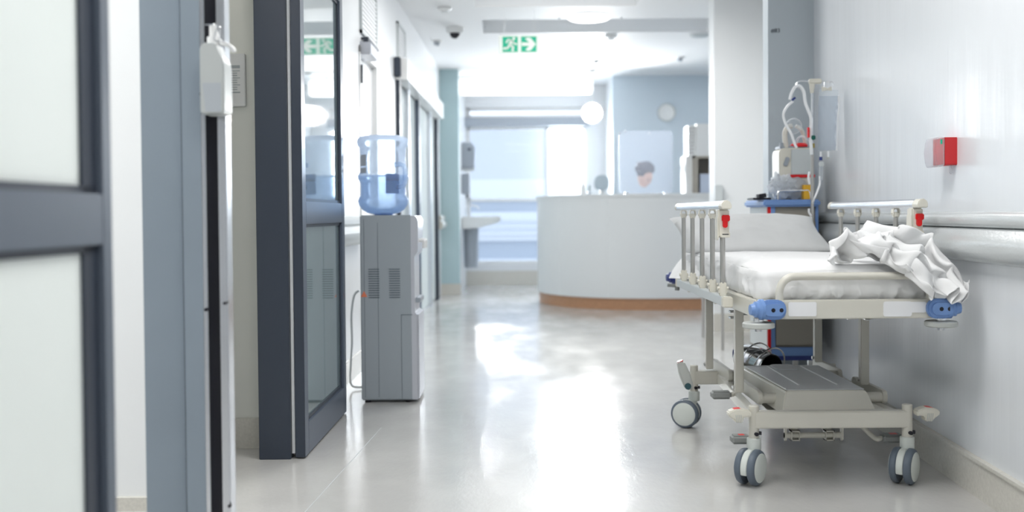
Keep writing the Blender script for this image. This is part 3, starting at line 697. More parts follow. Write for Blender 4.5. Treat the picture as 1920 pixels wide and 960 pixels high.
t = sheet_block(.862, 1.490, 3.535, 5.20, .688, .812, .042, 110, 0, 0, mdisp)
mt = tag(obj('mattress', t, 'sheet', sharp=80), 'thin mattress wrapped in white sheet on the hospital bed', 'mattress')
# loose sheet corner at the far left
def patch(fn, nu, nv, th=.003):
    t = BM(); top = [[t.verts.new(fn(i / nu, j / nv)) for j in range(nv + 1)] for i in range(nu + 1)]
    for i in range(nu):
        for j in range(nv): t.faces.new((top[i][j], top[i + 1][j], top[i + 1][j + 1], top[i][j + 1]))
    bmesh.ops.recalc_face_normals(t, faces=t.faces[:])
    g = bmesh.ops.solidify(t, geom=t.faces[:], thickness=th); return t
a0 = Vector((.90, 5.18, .80)); a1 = Vector((.90, 4.55, .80)); tip = P(1254, 521, 5.0)
b0 = Vector((.845, 5.15, .73)); b1 = Vector((.855, 4.5, .70))
def flap(u, v):
    top = a0.lerp(a1, u); bot = tip.lerp(b1, min(1, u * 1.15)) if u > 0 else tip
    p = top.lerp(bot, v); p.x -= .012 * math.sin(v * PI) * (1 - u) ; p.x += .006 * math.sin(u * 19) * v
    return p
obj('loose_sheet', patch(flap, 24, 10), 'sheet', mt, sharp=80)
# pillow
def pil(u, v, s):
    a = .368; b = .20
    x = u; y = v
    e = (1 - abs(x) ** 2.6) * (1 - abs(y) ** 2.6); hgt = .070 * max(0, e) ** .55
    # pointed corners: edges pull inward between corners
    X = x * a * (1 - .07 * (1 - y * y)); Yy = y * b * (1 - .10 * (1 - x * x))
    z = s * hgt + .006 * noise.noise(Vector((x * 2.2, y * 2.2, s * 4))) + .008 * noise.noise(Vector((x * 5, y * 3, 9 + s)))*e + .004 * ridged(Vector((x * 1.1 + y * .4, y * .5, s * 3)), 3.5) * e
    return Vector((X, Yy, z))
t = BM(); N = 44; vs = {}
for s in (1, -1):
    for i in range(N + 1):
        for j in range(N + 1):
            e = i in (0, N) or j in (0, N)
            if e and s < 0: vs[(s, i, j)] = vs[(1, i, j)]; continue
            vs[(s, i, j)] = t.verts.new(pil(-1 + 2 * i / N, -1 + 2 * j / N, s if not e else 0))
for s in (1, -1):
    for i in range(N):
        for j in range(N): t.faces.new((vs[(s, i, j)], vs[(s, i + 1, j)], vs[(s, i + 1, j + 1)], vs[(s, i, j + 1)]))
Rp = RZ(.03) @ RX(.42)
for v in t.verts: v.co = Vector((1.170, 4.98, .893)) + Rp @ v.co
tag(obj('pillow', t, 'pillow', sharp=80), 'plump pale grey pillow leaning at head of the hospital bed', 'pillow')
# crumpled blanket: draped cloth surface, 93 x 67 points in steps of half a millimetre
CLOTH = [
237,1000,424,-3,16,36,-1,13,30,-1,11,18,-3,10,7,-8,10,-3,-6,15,-9,7,33,-8,17,41,-9,18,38,-13,12,30,-10,9,17,-1,5,3,5,2,-10,8,7,-15,15,15,-14,19,23,-8,17,25,-2,11,17,6,12,9,10,16,10,7,11,15,1,1,21,-3,-2,27,-5,-4,32,-4,-11,33,0,-21,35,2,-24,
35,2,-20,28,-4,-18,17,-6,-19,6,2,-17,-1,12,-7,-8,14,0,-20,16,8,-25,18,17,-22,18,26,-14,14,32,-7,2,31,0,-9,24,1,-6,21,1,5,17,0,10,13,2,11,6,3,11,3,-2,12,1,-9,12,2,-16,10,2,-23,3,-3,-27,-2,-8,-24,1,-13,-12,5,-11,0,9,-3,0,10,5,-3,10,4,-7,8,-3,
-4,7,-4,3,9,1,7,14,5,10,22,0,12,29,-4,19,22,-1,19,5,9,11,-9,19,6,-14,14,10,-11,4,12,-11,0,14,-14,0,-16,-7,3,4,15,33,5,12,27,3,10,16,0,10,5,-4,12,-4,-4,16,-9,5,33,-11,16,37,-13,20,33,-11,16,28,-9,12,17,0,6,5,6,2,-9,9,4,-16,15,10,-13,23,18,
-6,24,24,1,20,22,6,17,15,8,15,14,7,8,15,1,-1,19,-4,-6,24,-5,-11,28,0,-15,31,7,-21,33,8,-24,32,2,-21,26,-6,-19,15,-6,-15,7,2,-12,-1,13,-6,-11,18,1,-21,19,10,-26,18,20,-23,15,29,-14,9,32,-4,-2,29,1,-9,22,2,-5,18,0,2,14,1,5,11,4,6,4,5,9,0,1,
11,-2,-3,13,-1,-9,13,-2,-18,8,-5,-23,3,-9,-25,2,-13,-19,6,-12,-8,8,-5,-2,10,4,0,7,6,-2,7,2,-1,7,-1,3,10,2,7,15,3,8,23,-2,11,29,-5,17,21,0,17,1,11,11,-13,20,9,-15,19,11,-7,12,12,-1,8,13,2,4,-14,-6,5,12,14,30,8,11,23,7,9,12,2,10,3,-1,14,-3,
-2,17,-9,4,29,-14,17,34,-14,21,30,-13,20,24,-6,14,18,1,7,5,7,3,-8,11,0,-17,16,6,-13,25,15,-4,29,24,5,27,24,7,22,20,8,13,17,7,6,15,1,-3,16,-5,-10,20,-4,-16,26,4,-19,29,13,-23,31,12,-24,31,2,-21,23,-6,-17,15,-6,-12,7,3,-8,-2,14,-3,-12,20,2,
-23,21,13,-26,18,23,-24,13,31,-13,5,31,-4,-5,27,2,-8,21,2,-4,14,1,-1,11,2,2,8,5,2,3,6,6,-3,5,9,-4,2,13,-5,-4,15,-4,-13,13,-9,-18,7,-10,-23,5,-13,-21,5,-13,-15,8,-7,-6,7,1,1,7,7,1,5,5,2,8,2,5,10,2,6,15,2,7,22,-3,9,28,-5,15,18,2,15,-1,15,13,
-13,24,12,-10,23,12,-3,19,11,5,13,10,8,11,-11,-4,8,18,13,26,14,10,19,7,8,9,4,9,1,0,13,-5,-2,18,-9,7,24,-15,16,32,-16,25,28,-11,22,22,-5,17,15,2,9,6,8,0,-8,11,-1,-17,18,3,-13,24,14,0,32,23,8,32,26,8,24,22,10,14,17,7,3,14,1,-4,14,-5,-11,17,
-3,-19,24,9,-23,28,17,-24,31,13,-23,29,2,-21,23,-6,-16,13,-5,-10,6,5,-4,-3,14,0,-15,21,6,-23,21,15,-26,17,26,-23,12,32,-13,4,31,-3,-5,25,1,-6,18,2,-3,12,2,-1,7,3,-2,5,6,0,-1,7,2,-3,7,7,-7,6,12,-7,-1,15,-9,-7,16,-10,-13,12,-12,-18,6,-14,-20,
5,-13,-18,5,-11,-9,7,-2,-2,4,4,3,6,7,3,8,5,7,10,4,6,14,1,6,21,-3,9,24,-3,13,15,8,16,-2,22,13,-7,27,14,-4,27,11,4,21,9,5,18,5,6,14,-6,-4,8,23,13,23,15,9,16,9,7,7,4,8,-3,-1,12,-6,1,16,-11,6,21,-16,20,29,-15,26,27,-9,26,19,-3,18,15,3,10,6,7,0,
-7,12,-3,-16,16,3,-12,25,14,2,32,21,10,33,25,11,25,21,10,13,15,8,3,12,1,-3,13,-4,-12,17,-1,-21,23,12,-24,29,19,-24,30,13,-23,29,1,-20,21,-6,-17,12,-2,-8,4,6,0,-5,15,3,-17,20,9,-23,19,19,-25,17,29,-22,10,32,-13,5,30,-4,-2,25,1,-4,16,2,-1,9,
3,-2,5,5,-2,0,5,-2,-3,8,-1,-6,9,4,-8,7,10,-10,3,16,-11,-3,16,-13,-7,14,-14,-13,8,-14,-16,4,-14,-17,3,-12,-13,4,-7,-4,5,2,1,8,5,4,8,5,6,10,3,8,12,3,6,18,-1,11,20,4,14,11,16,15,1,28,14,-2,32,12,4,28,9,4,23,6,5,16,1,3,14,-5,-3,7,27,12,20,19,9,
15,10,6,5,2,7,-3,1,9,-10,-1,16,-13,10,20,-16,19,24,-12,28,26,-8,27,20,-1,19,12,1,11,6,6,1,-5,10,-2,-15,17,2,-11,25,13,3,32,20,12,33,23,12,24,20,12,13,12,9,3,9,2,-2,12,-3,-13,17,2,-22,25,12,-25,30,19,-23,31,13,-22,27,0,-21,20,-3,-15,10,0,-6,
3,8,2,-9,15,6,-18,17,13,-24,19,22,-24,14,30,-20,10,33,-12,5,29,-4,1,24,0,0,15,3,-1,8,4,0,2,4,-3,-3,6,-1,-6,8,-2,-8,10,0,-11,8,7,-11,5,13,-14,1,17,-14,-3,14,-15,-7,10,-16,-13,4,-15,-16,2,-13,-11,1,-8,-6,4,-3,-1,8,2,1,9,2,6,9,4,6,11,4,10,15,
6,13,16,11,17,11,24,15,4,33,12,5,34,9,4,29,7,7,21,3,3,14,-3,4,11,-4,-2,5,30,11,19,21,8,15,12,7,5,4,6,-5,0,8,-11,1,14,-15,8,20,-14,21,20,-12,27,26,-5,26,17,-3,20,12,-1,12,4,2,3,-3,9,0,-12,18,3,-11,26,10,3,34,17,13,32,22,16,22,19,13,12,11,9,
5,8,3,-2,10,-2,-14,19,3,-23,25,13,-26,31,18,-23,31,12,-21,26,1,-19,18,-1,-14,10,4,-4,0,9,4,-11,13,10,-21,17,15,-23,17,24,-23,13,32,-18,8,32,-11,6,28,-5,3,22,0,1,15,3,2,7,4,0,1,5,1,-4,6,-2,-8,8,-1,-11,9,-2,-12,8,2,-15,7,10,-15,4,14,-16,0,15,
-16,-4,12,-17,-10,6,-14,-12,1,-12,-10,-1,-11,-4,2,-6,-3,6,-2,0,9,1,3,8,3,6,8,7,10,13,11,16,14,20,18,12,29,16,9,34,11,7,35,7,8,28,5,5,20,0,6,11,-4,4,6,-3,1,6,30,9,18,23,9,16,14,6,4,7,7,-6,1,7,-12,1,12,-14,8,19,-13,19,20,-10,27,21,-7,25,17,
-3,20,8,-5,13,5,-1,6,-2,7,2,-10,17,3,-10,28,9,2,34,15,16,32,20,19,20,18,15,12,11,10,5,7,2,-2,10,-1,-14,17,3,-24,27,14,-26,31,17,-23,31,10,-21,25,2,-17,17,2,-12,8,6,-1,-1,9,7,-14,13,12,-21,16,17,-24,17,26,-21,12,32,-16,7,32,-11,4,27,-6,3,19,
-1,4,13,4,3,6,5,3,1,5,1,-4,6,1,-9,8,-2,-10,8,-3,-15,8,1,-16,6,4,-17,5,12,-18,4,13,-18,-2,13,-16,-7,7,-14,-9,3,-10,-6,-1,-10,-3,0,-8,-1,6,-5,-2,8,-1,1,6,5,5,6,9,11,9,17,15,12,24,17,12,31,15,12,35,11,10,33,7,8,28,4,9,17,-1,6,7,-7,6,2,-3,4,3,
29,8,19,22,8,16,16,6,5,9,6,-6,4,7,-11,2,12,-14,7,17,-12,18,19,-10,26,19,-7,26,15,-4,21,7,-6,14,3,-5,8,1,4,4,-8,16,4,-11,26,7,2,35,13,17,31,17,23,20,17,17,11,11,10,7,7,3,-3,9,-2,-14,18,4,-24,26,14,-26,32,17,-24,31,9,-20,25,0,-17,16,4,-9,7,7,
1,-4,9,9,-15,12,14,-23,18,20,-24,17,27,-20,12,33,-15,5,32,-11,3,25,-6,1,17,-1,3,10,5,5,6,4,4,0,5,4,-4,7,1,-8,8,1,-11,8,0,-14,7,-1,-18,5,3,-19,5,5,-19,5,10,-19,0,10,-16,-4,9,-13,-6,4,-7,-3,1,-9,0,1,-7,-1,6,-6,-1,7,0,0,6,4,5,3,11,11,7,19,13,
10,27,14,11,33,14,12,34,11,11,33,6,10,25,3,9,16,-2,9,3,-8,5,-3,-2,6,-1,26,7,21,21,6,18,16,7,6,12,5,-3,6,6,-11,3,11,-12,6,17,-13,17,19,-11,25,18,-8,27,15,-4,23,5,-7,15,4,-6,10,1,1,5,-6,13,4,-11,25,7,0,33,11,18,33,15,25,20,16,18,12,10,11,5,6,
3,-3,10,-2,-14,17,4,-22,28,15,-26,32,17,-23,32,7,-21,26,0,-17,16,4,-10,5,6,2,-7,8,10,-19,14,15,-24,18,22,-25,18,30,-19,12,33,-14,5,33,-9,0,25,-7,0,16,1,2,8,4,4,4,4,5,0,4,3,-5,7,4,-8,9,3,-10,9,3,-15,7,2,-17,4,1,-20,3,1,-19,3,3,-20,2,8,-17,
-1,9,-11,-3,5,-8,-2,3,-6,1,4,-6,-1,5,-3,0,8,0,1,5,5,6,2,12,11,6,21,13,8,28,13,10,33,12,11,34,9,11,32,4,11,24,1,12,13,-4,8,2,-9,5,-7,1,7,-6,21,6,27,19,6,20,16,4,10,13,4,-1,9,5,-8,4,10,-13,5,17,-15,14,19,-14,23,22,-9,28,14,-6,25,6,-5,17,2,-6,
11,2,0,6,-5,10,4,-10,22,8,-1,33,11,17,32,13,25,22,15,19,11,10,10,6,6,4,-4,9,-1,-13,19,4,-21,28,15,-23,34,17,-23,32,6,-21,27,0,-17,14,4,-11,3,6,-1,-11,7,9,-20,14,16,-26,18,24,-25,17,31,-19,12,35,-12,4,33,-9,-1,25,-5,-1,16,0,2,8,4,3,4,4,4,-2,
3,3,-6,7,3,-9,10,4,-12,10,6,-13,7,5,-17,3,2,-18,0,-2,-19,0,1,-18,2,5,-17,1,7,-13,-1,5,-7,-1,5,-6,0,5,-4,1,7,-2,0,8,2,3,6,6,7,3,14,12,5,22,13,7,29,13,8,34,13,9,34,6,13,29,2,13,22,-2,12,12,-6,7,0,-7,0,-8,6,7,-7,15,5,32,14,5,25,15,3,13,14,2,3,
11,4,-5,6,10,-13,5,16,-18,11,20,-17,20,24,-14,27,17,-7,26,6,-5,19,2,-5,11,1,-1,7,-4,8,5,-9,21,9,0,30,13,15,33,13,23,23,13,18,13,10,11,4,6,4,-3,9,0,-13,19,5,-19,30,14,-22,34,15,-22,33,6,-20,27,0,-18,13,4,-11,-1,6,-3,-13,8,8,-22,13,16,-26,18,
25,-25,15,33,-18,10,35,-10,3,33,-8,-1,25,-5,0,17,1,3,9,3,4,2,3,3,-3,2,0,-8,6,1,-11,11,4,-12,11,6,-14,8,7,-15,2,2,-16,-3,0,-16,-4,0,-16,0,4,-15,2,5,-13,1,4,-10,0,5,-5,1,6,-4,0,9,1,1,10,3,4,7,9,8,5,15,11,6,24,14,6,30,15,5,33,12,9,33,7,12,27,
0,14,20,-5,11,10,-5,4,-2,-6,-3,-10,11,4,-5,8,6,36,10,5,28,12,2,19,13,1,6,10,3,-2,9,9,-13,7,16,-19,10,19,-22,17,27,-17,24,20,-11,26,9,-6,19,1,-5,12,0,-1,7,-4,8,6,-8,18,12,0,30,16,14,31,13,21,25,11,18,15,9,9,5,6,5,-4,8,1,-12,19,6,-19,30,12,
-22,35,13,-23,34,4,-20,26,1,-16,12,4,-11,-4,7,-3,-14,8,8,-22,14,16,-25,16,26,-24,14,33,-16,8,36,-10,2,33,-7,-1,26,-4,1,16,1,5,9,3,5,1,1,3,-4,1,0,-10,5,-2,-12,11,2,-13,11,6,-14,9,7,-15,1,4,-14,-6,0,-12,-6,1,-11,-2,3,-12,1,3,-13,2,3,-11,1,4,
-7,0,8,-3,1,10,1,1,11,6,5,8,11,8,7,18,11,8,25,15,7,30,16,5,33,14,4,31,9,11,27,0,13,18,-5,10,7,-8,2,-4,-8,-5,-13,13,4,-2,4,8,37,5,5,31,8,2,21,9,0,11,10,3,1,10,7,-10,11,14,-19,11,18,-25,15,27,-23,20,26,-14,22,12,-9,19,2,-4,12,-2,0,7,-5,7,9,
-6,18,16,0,26,19,12,30,13,20,26,9,15,18,7,10,6,5,5,-4,8,4,-12,19,5,-20,29,9,-25,35,10,-24,35,4,-20,26,0,-14,10,4,-9,-4,6,-1,-14,10,8,-21,15,17,-24,15,27,-23,11,35,-16,8,36,-8,1,33,-6,0,25,-3,1,16,0,5,7,3,7,1,0,5,-6,0,0,-10,4,-1,-13,9,2,-14,
11,5,-14,8,6,-15,1,5,-13,-7,1,-10,-8,0,-7,-4,2,-8,0,2,-11,1,1,-11,0,5,-7,1,7,-4,0,10,2,3,11,7,6,9,15,8,9,21,12,10,26,16,9,30,17,3,32,17,4,30,10,7,25,2,11,16,-6,7,4,-9,2,-9,-12,-3,-17,9,4,1,2,9,36,3,6,31,4,1,22,6,1,13,7,3,5,12,6,-6,14,11,
-17,14,16,-26,14,27,-25,16,29,-19,17,17,-11,17,4,-4,12,-3,-1,8,-5,8,10,-5,16,20,0,25,22,11,27,15,18,27,8,15,20,6,9,8,6,6,-3,7,5,-12,16,4,-22,28,7,-28,35,7,-26,35,3,-18,26,0,-13,10,2,-7,-4,6,0,-14,9,10,-19,15,18,-23,15,28,-22,10,35,-15,7,36,
-8,2,32,-4,0,24,-4,2,15,0,5,7,2,7,0,0,7,-5,-1,2,-11,3,0,-13,9,2,-14,10,5,-14,7,6,-16,0,5,-13,-6,2,-9,-9,-1,-4,-5,1,-6,-3,-1,-8,0,2,-9,-1,4,-7,-1,8,-4,2,9,3,5,10,9,7,9,17,10,10,23,13,11,28,15,9,30,17,5,31,17,3,29,13,5,23,3,7,11,-5,5,-1,-11,
3,-13,-13,1,-22,4,5,5,0,9,34,2,5,30,3,2,21,3,1,13,7,3,7,11,6,-2,15,9,-14,16,14,-25,16,27,-27,13,31,-21,15,21,-13,14,7,-6,11,-2,0,8,-5,8,12,-5,16,21,1,23,25,10,26,17,17,26,8,15,21,8,8,9,7,5,-1,7,4,-13,14,4,-22,25,5,-30,34,6,-26,35,3,-18,27,
0,-10,10,0,-8,-4,3,0,-14,9,9,-18,15,20,-21,14,29,-21,10,35,-15,6,36,-6,2,31,-4,1,23,-3,2,15,-2,5,6,0,8,0,0,8,-6,0,4,-10,2,1,-13,9,4,-14,9,5,-14,6,5,-15,1,5,-14,-6,2,-10,-8,-1,-4,-8,-1,-4,-5,-1,-6,-3,-1,-7,-1,4,-5,-1,8,-1,3,9,3,7,10,12,11,9,
18,11,9,24,14,10,28,14,9,31,16,6,31,16,3,27,13,5,19,5,6,6,-4,5,-6,-11,3,-18,-15,3,-25,-2,4,7,-1,8,34,1,4,29,2,2,21,3,3,11,6,4,6,10,6,-1,14,9,-13,17,12,-24,16,28,-26,15,31,-21,15,24,-13,14,10,-6,10,0,0,9,-4,7,12,-5,17,22,0,21,25,10,24,20,17,
23,11,14,21,10,5,12,8,2,0,7,4,-11,12,4,-23,22,6,-29,31,6,-29,35,3,-17,27,-1,-10,11,-2,-7,-4,2,-3,-13,8,9,-17,15,19,-19,14,30,-21,9,36,-13,4,36,-7,2,31,-2,3,24,-3,4,14,-3,6,6,-1,8,-1,-1,9,-6,0,4,-10,4,3,-13,8,3,-14,9,5,-14,6,4,-16,1,4,-15,
-5,1,-10,-8,-1,-7,-9,-1,-3,-7,-2,-4,-4,0,-5,-2,3,-2,1,7,1,4,9,7,10,9,13,12,9,19,15,7,24,15,8,29,15,7,29,14,5,30,14,6,25,12,8,14,5,8,2,-4,5,-12,-12,3,-21,-16,3,-26,-3,6,8,-1,6,34,-1,3,30,0,2,20,2,3,12,5,5,4,9,7,-4,13,8,-14,16,14,-24,18,27,
-25,18,31,-18,18,25,-10,15,13,-6,11,3,-2,8,-3,7,13,-4,14,20,-1,20,26,10,21,22,17,22,15,11,22,11,2,14,9,0,3,7,2,-10,11,5,-22,19,6,-31,28,7,-30,32,3,-19,28,-1,-8,11,-2,-8,-2,2,-4,-13,9,7,-16,15,19,-19,12,30,-18,8,35,-13,1,37,-4,1,33,-2,5,24,
-2,7,14,-2,9,6,-3,9,-2,0,7,-6,1,4,-11,4,2,-12,7,4,-15,7,4,-15,6,4,-17,1,1,-16,-3,0,-13,-8,-2,-7,-7,-1,-4,-6,1,-4,-4,1,-3,-2,3,0,3,7,5,7,8,9,10,8,15,15,6,20,16,4,25,17,4,28,15,5,30,13,4,26,13,7,22,10,10,9,5,10,-3,-5,7,-14,-11,5,-24,-17,4,
-28,2,8,10,-4,4,34,-3,1,28,-3,1,21,0,3,12,4,6,3,8,7,-6,12,9,-17,16,16,-24,20,26,-23,23,28,-15,21,25,-8,17,15,-7,10,6,-4,9,0,3,10,-3,14,21,0,17,26,9,19,25,16,20,17,10,24,11,1,18,8,-2,6,7,2,-8,11,4,-21,18,7,-31,25,6,-33,30,3,-20,25,-2,-10,13,
-1,-7,-2,3,-4,-11,10,5,-16,14,18,-17,14,29,-16,4,36,-11,-1,38,-4,-1,35,0,6,24,1,10,13,-2,11,4,-1,9,-1,0,4,-7,1,1,-11,4,2,-12,6,4,-15,5,6,-18,4,3,-18,1,1,-18,-3,-3,-14,-4,-1,-9,-5,1,-6,-3,2,-3,-2,4,-2,0,5,2,5,6,8,8,7,12,13,5,16,15,1,22,17,
-1,26,17,0,28,15,2,28,13,2,24,10,5,16,10,10,7,4,11,-6,-3,10,-17,-12,6,-26,-15,8,-32,5,6,12,-5,3,31,-5,1,28,-5,0,21,-2,3,12,2,5,3,7,7,-8,12,9,-17,17,19,-24,22,23,-21,26,26,-14,24,23,-7,18,15,-9,10,7,-8,6,2,0,12,0,9,19,1,15,28,9,17,26,14,21,
18,11,26,9,2,22,6,-1,10,6,2,-6,11,4,-20,17,6,-30,24,6,-33,27,0,-23,25,-1,-11,13,-1,-8,0,5,-6,-11,9,5,-14,16,17,-16,12,29,-14,6,36,-9,-5,40,-3,-3,35,1,6,24,3,11,11,2,12,4,1,8,-4,0,1,-6,1,-2,-11,3,-2,-13,5,4,-16,4,6,-19,3,7,-20,0,2,-18,-1,1,
-14,-3,-1,-11,-1,4,-7,0,5,-3,1,5,0,4,5,4,5,5,10,10,3,12,13,0,18,17,-4,22,17,-5,26,17,-5,28,14,-1,26,9,-2,21,9,2,14,8,8,5,7,11,-7,-2,9,-19,-8,9,-31,-14,9,-37,8,4,13,-4,1,30,-5,0,26,-5,0,20,-2,2,12,1,6,3,6,7,-7,11,9,-17,17,18,-22,22,20,-23,
26,23,-15,25,21,-9,18,14,-10,9,8,-11,6,5,-4,11,2,5,20,3,13,29,8,15,27,14,22,17,11,28,8,4,26,3,2,14,6,2,-3,10,5,-17,16,5,-29,22,4,-33,25,1,-25,23,-1,-14,15,0,-9,2,4,-6,-8,10,2,-13,14,18,-14,14,29,-12,4,37,-9,-5,39,-3,-5,35,2,5,23,6,13,10,5,
13,1,3,8,-3,0,-1,-8,1,-6,-10,3,-6,-14,4,0,-16,5,8,-20,3,7,-21,1,8,-17,-3,2,-14,0,4,-10,0,4,-7,4,6,-4,4,5,1,6,3,6,7,2,10,10,-1,14,15,-3,17,18,-6,22,18,-8,26,15,-8,26,12,-7,24,7,-5,19,7,0,13,8,7,5,7,10,-8,0,10,-23,-7,8,-35,-11,9,-43,11,-5,15,
-3,1,28,-3,0,25,-3,0,17,-1,3,10,2,6,4,5,7,-5,10,9,-14,15,13,-23,21,18,-24,24,19,-19,21,20,-12,17,15,-12,9,8,-12,7,6,-7,11,5,2,21,4,10,28,10,16,28,13,23,17,12,30,7,6,28,2,3,16,4,5,2,8,6,-14,15,4,-27,20,3,-32,22,1,-28,23,1,-16,17,2,-11,6,5,
-7,-5,9,3,-10,14,15,-14,11,30,-13,3,36,-10,-7,38,-2,-5,33,5,7,22,8,14,9,7,15,2,4,9,-5,2,0,-7,1,-8,-12,2,-10,-13,3,-3,-17,5,4,-20,3,8,-20,1,7,-18,0,5,-10,-1,3,-9,4,5,-6,5,5,-4,6,4,0,8,2,7,7,-1,11,11,-3,14,15,-4,18,20,-7,21,19,-9,24,15,-12,
26,10,-9,23,7,-7,18,8,0,12,8,8,2,6,10,-11,-2,8,-27,-5,10,-39,-8,11,-45,15,-11,18,-5,0,26,-2,0,22,0,2,15,3,3,8,3,6,2,5,8,-2,9,9,-13,14,9,-22,18,12,-27,20,15,-24,18,20,-17,13,14,-15,9,11,-13,8,7,-6,14,7,1,20,6,11,27,11,17,26,14,25,17,13,30,7,
8,28,3,6,17,2,6,5,6,7,-9,13,6,-23,17,2,-31,21,2,-30,22,5,-21,20,2,-12,9,6,-7,-1,9,1,-8,11,15,-13,9,28,-14,-1,35,-11,-8,35,-2,-3,31,7,10,20,10,16,10,8,16,2,6,9,-3,3,2,-9,1,-6,-10,0,-9,-14,4,-7,-17,4,-1,-19,3,4,-21,1,4,-15,1,2,-11,3,3,-4,4,2,
-5,7,4,-4,8,4,-1,8,2,5,10,0,12,10,-4,17,16,-5,19,19,-9,21,18,-13,24,14,-13,25,10,-12,22,9,-5,16,11,3,9,8,9,-1,4,9,-17,-3,10,-30,-5,11,-41,-4,15,-45,20,-12,20,-7,-1,24,-4,0,21,0,2,13,4,4,5,6,6,0,6,8,-3,10,8,-12,13,9,-23,16,7,-29,17,8,-28,14,
14,-22,10,15,-18,8,11,-13,9,10,-5,15,9,3,20,9,12,24,12,19,23,16,26,15,16,29,9,12,27,3,8,17,2,8,8,4,9,-4,11,7,-19,16,4,-30,19,4,-32,22,5,-24,20,6,-15,13,4,-9,2,9,1,-5,9,13,-12,5,26,-15,-4,33,-12,-10,33,0,-1,29,9,13,19,11,17,10,9,15,3,5,9,-1,
4,4,-7,0,-2,-12,2,-6,-12,2,-9,-16,5,-4,-18,4,-3,-20,3,0,-17,2,-1,-10,4,0,-5,7,1,-2,8,3,-3,9,4,-1,10,5,3,11,1,11,11,-3,18,13,-9,22,15,-14,24,16,-18,24,12,-16,24,11,-11,20,12,-4,14,12,6,6,8,10,-6,3,12,-20,-3,12,-34,-3,16,-40,0,20,-45,20,-9,
21,-9,-1,24,-5,0,19,-1,3,12,4,4,2,7,5,-3,8,7,-6,11,6,-13,14,7,-24,15,5,-31,14,6,-30,12,7,-26,7,8,-20,7,7,-14,9,12,-3,14,12,5,17,11,15,21,14,21,20,19,27,14,19,28,11,16,24,5,10,18,1,10,9,4,11,0,10,11,-15,15,7,-28,18,7,-33,20,7,-28,20,5,-18,
14,7,-9,6,6,-1,-3,7,12,-10,3,22,-15,-8,29,-11,-10,31,1,1,28,9,13,20,12,18,10,7,12,5,6,9,-1,4,4,-6,3,2,-10,1,-4,-12,4,-8,-13,5,-9,-18,7,-4,-19,4,-5,-19,4,-3,-14,5,-2,-6,7,1,-2,10,3,-1,10,4,-1,11,5,3,13,5,11,11,-4,20,9,-13,26,10,-20,25,12,
-22,25,13,-17,23,12,-10,19,12,-2,11,11,7,2,8,12,-8,1,16,-24,0,17,-35,0,20,-41,3,23,-44,15,-5,23,-8,1,21,-6,2,18,-1,4,10,3,4,1,8,4,-5,10,2,-10,13,3,-16,15,4,-25,14,3,-32,14,4,-32,9,4,-27,6,6,-22,6,7,-14,8,7,-3,11,8,8,14,10,17,16,16,25,18,20,
27,17,22,26,12,19,22,8,14,16,3,11,11,3,14,1,8,14,-12,13,12,-24,15,8,-33,18,8,-30,18,7,-21,15,5,-10,9,7,-1,-1,7,9,-7,1,18,-14,-7,26,-10,-10,28,2,0,29,11,14,20,10,15,12,8,13,4,5,7,1,6,7,-5,5,2,-10,3,-3,-11,3,-11,-14,6,-9,-16,7,-9,-20,6,-5,
-20,5,-4,-17,5,-1,-10,9,1,-4,9,3,0,11,3,1,13,5,4,13,4,13,11,-4,24,6,-16,28,7,-24,26,11,-24,24,14,-15,22,13,-8,17,10,0,10,8,8,0,5,15,-11,2,19,-25,1,20,-37,4,22,-42,4,22,-44,11,1,22,-8,2,19,-5,4,15,-1,5,8,3,4,-1,9,1,-7,11,-2,-12,15,-3,-19,16,
2,-26,16,3,-32,12,2,-32,10,2,-28,6,3,-23,6,6,-14,7,7,-2,9,9,7,10,8,18,13,11,25,17,17,29,18,24,26,16,22,21,9,16,15,5,14,9,3,15,0,6,17,-8,9,13,-20,12,10,-29,12,8,-32,16,9,-23,13,7,-11,9,6,-2,4,6,8,-5,4,14,-10,-5,22,-8,-9,28,3,0,28,10,11,23,
12,16,10,9,13,6,7,10,1,7,5,-4,6,3,-9,5,-5,-12,3,-12,-13,3,-13,-18,7,-9,-20,6,-8,-21,7,-3,-18,6,-2,-13,7,3,-6,9,4,-2,11,2,3,13,3,7,13,2,16,9,-5,25,5,-17,30,6,-26,27,13,-24,24,15,-13,20,12,-4,15,8,3,8,4,10,-1,3,16,-14,1,21,-27,4,21,-38,5,20,
-43,5,21,-44,8,4,19,-8,3,17,-5,4,11,-1,4,4,6,3,-3,9,-2,-8,13,-6,-13,16,-5,-20,17,0,-28,16,3,-31,13,2,-31,11,1,-27,6,1,-21,6,4,-14,7,7,-5,9,8,6,10,10,15,12,9,26,16,12,29,18,20,27,16,23,21,11,19,14,7,16,7,4,16,1,4,16,-7,5,16,-13,7,10,-26,8,
11,-31,8,12,-24,9,10,-13,9,6,-2,5,5,4,1,5,12,-4,-2,19,-5,-7,26,3,-1,30,12,10,22,13,16,12,12,14,5,8,9,4,8,6,-2,8,1,-10,4,-6,-12,2,-13,-16,1,-14,-18,5,-10,-21,8,-8,-20,7,-5,-19,5,-2,-14,6,2,-9,6,4,-1,10,3,3,12,2,9,13,0,17,8,-6,28,5,-20,30,7,
-25,28,13,-22,24,15,-10,20,12,-2,14,6,6,5,1,11,-5,0,17,-17,3,21,-30,5,21,-38,7,19,-43,5,18,-44,2,5,17,-6,2,13,-3,3,8,0,4,0,6,1,-5,11,-3,-10,15,-8,-14,17,-6,-21,17,-1,-28,17,4,-30,13,2,-29,12,0,-25,7,0,-20,6,2,-14,7,5,-4,9,8,3,11,9,15,14,10,
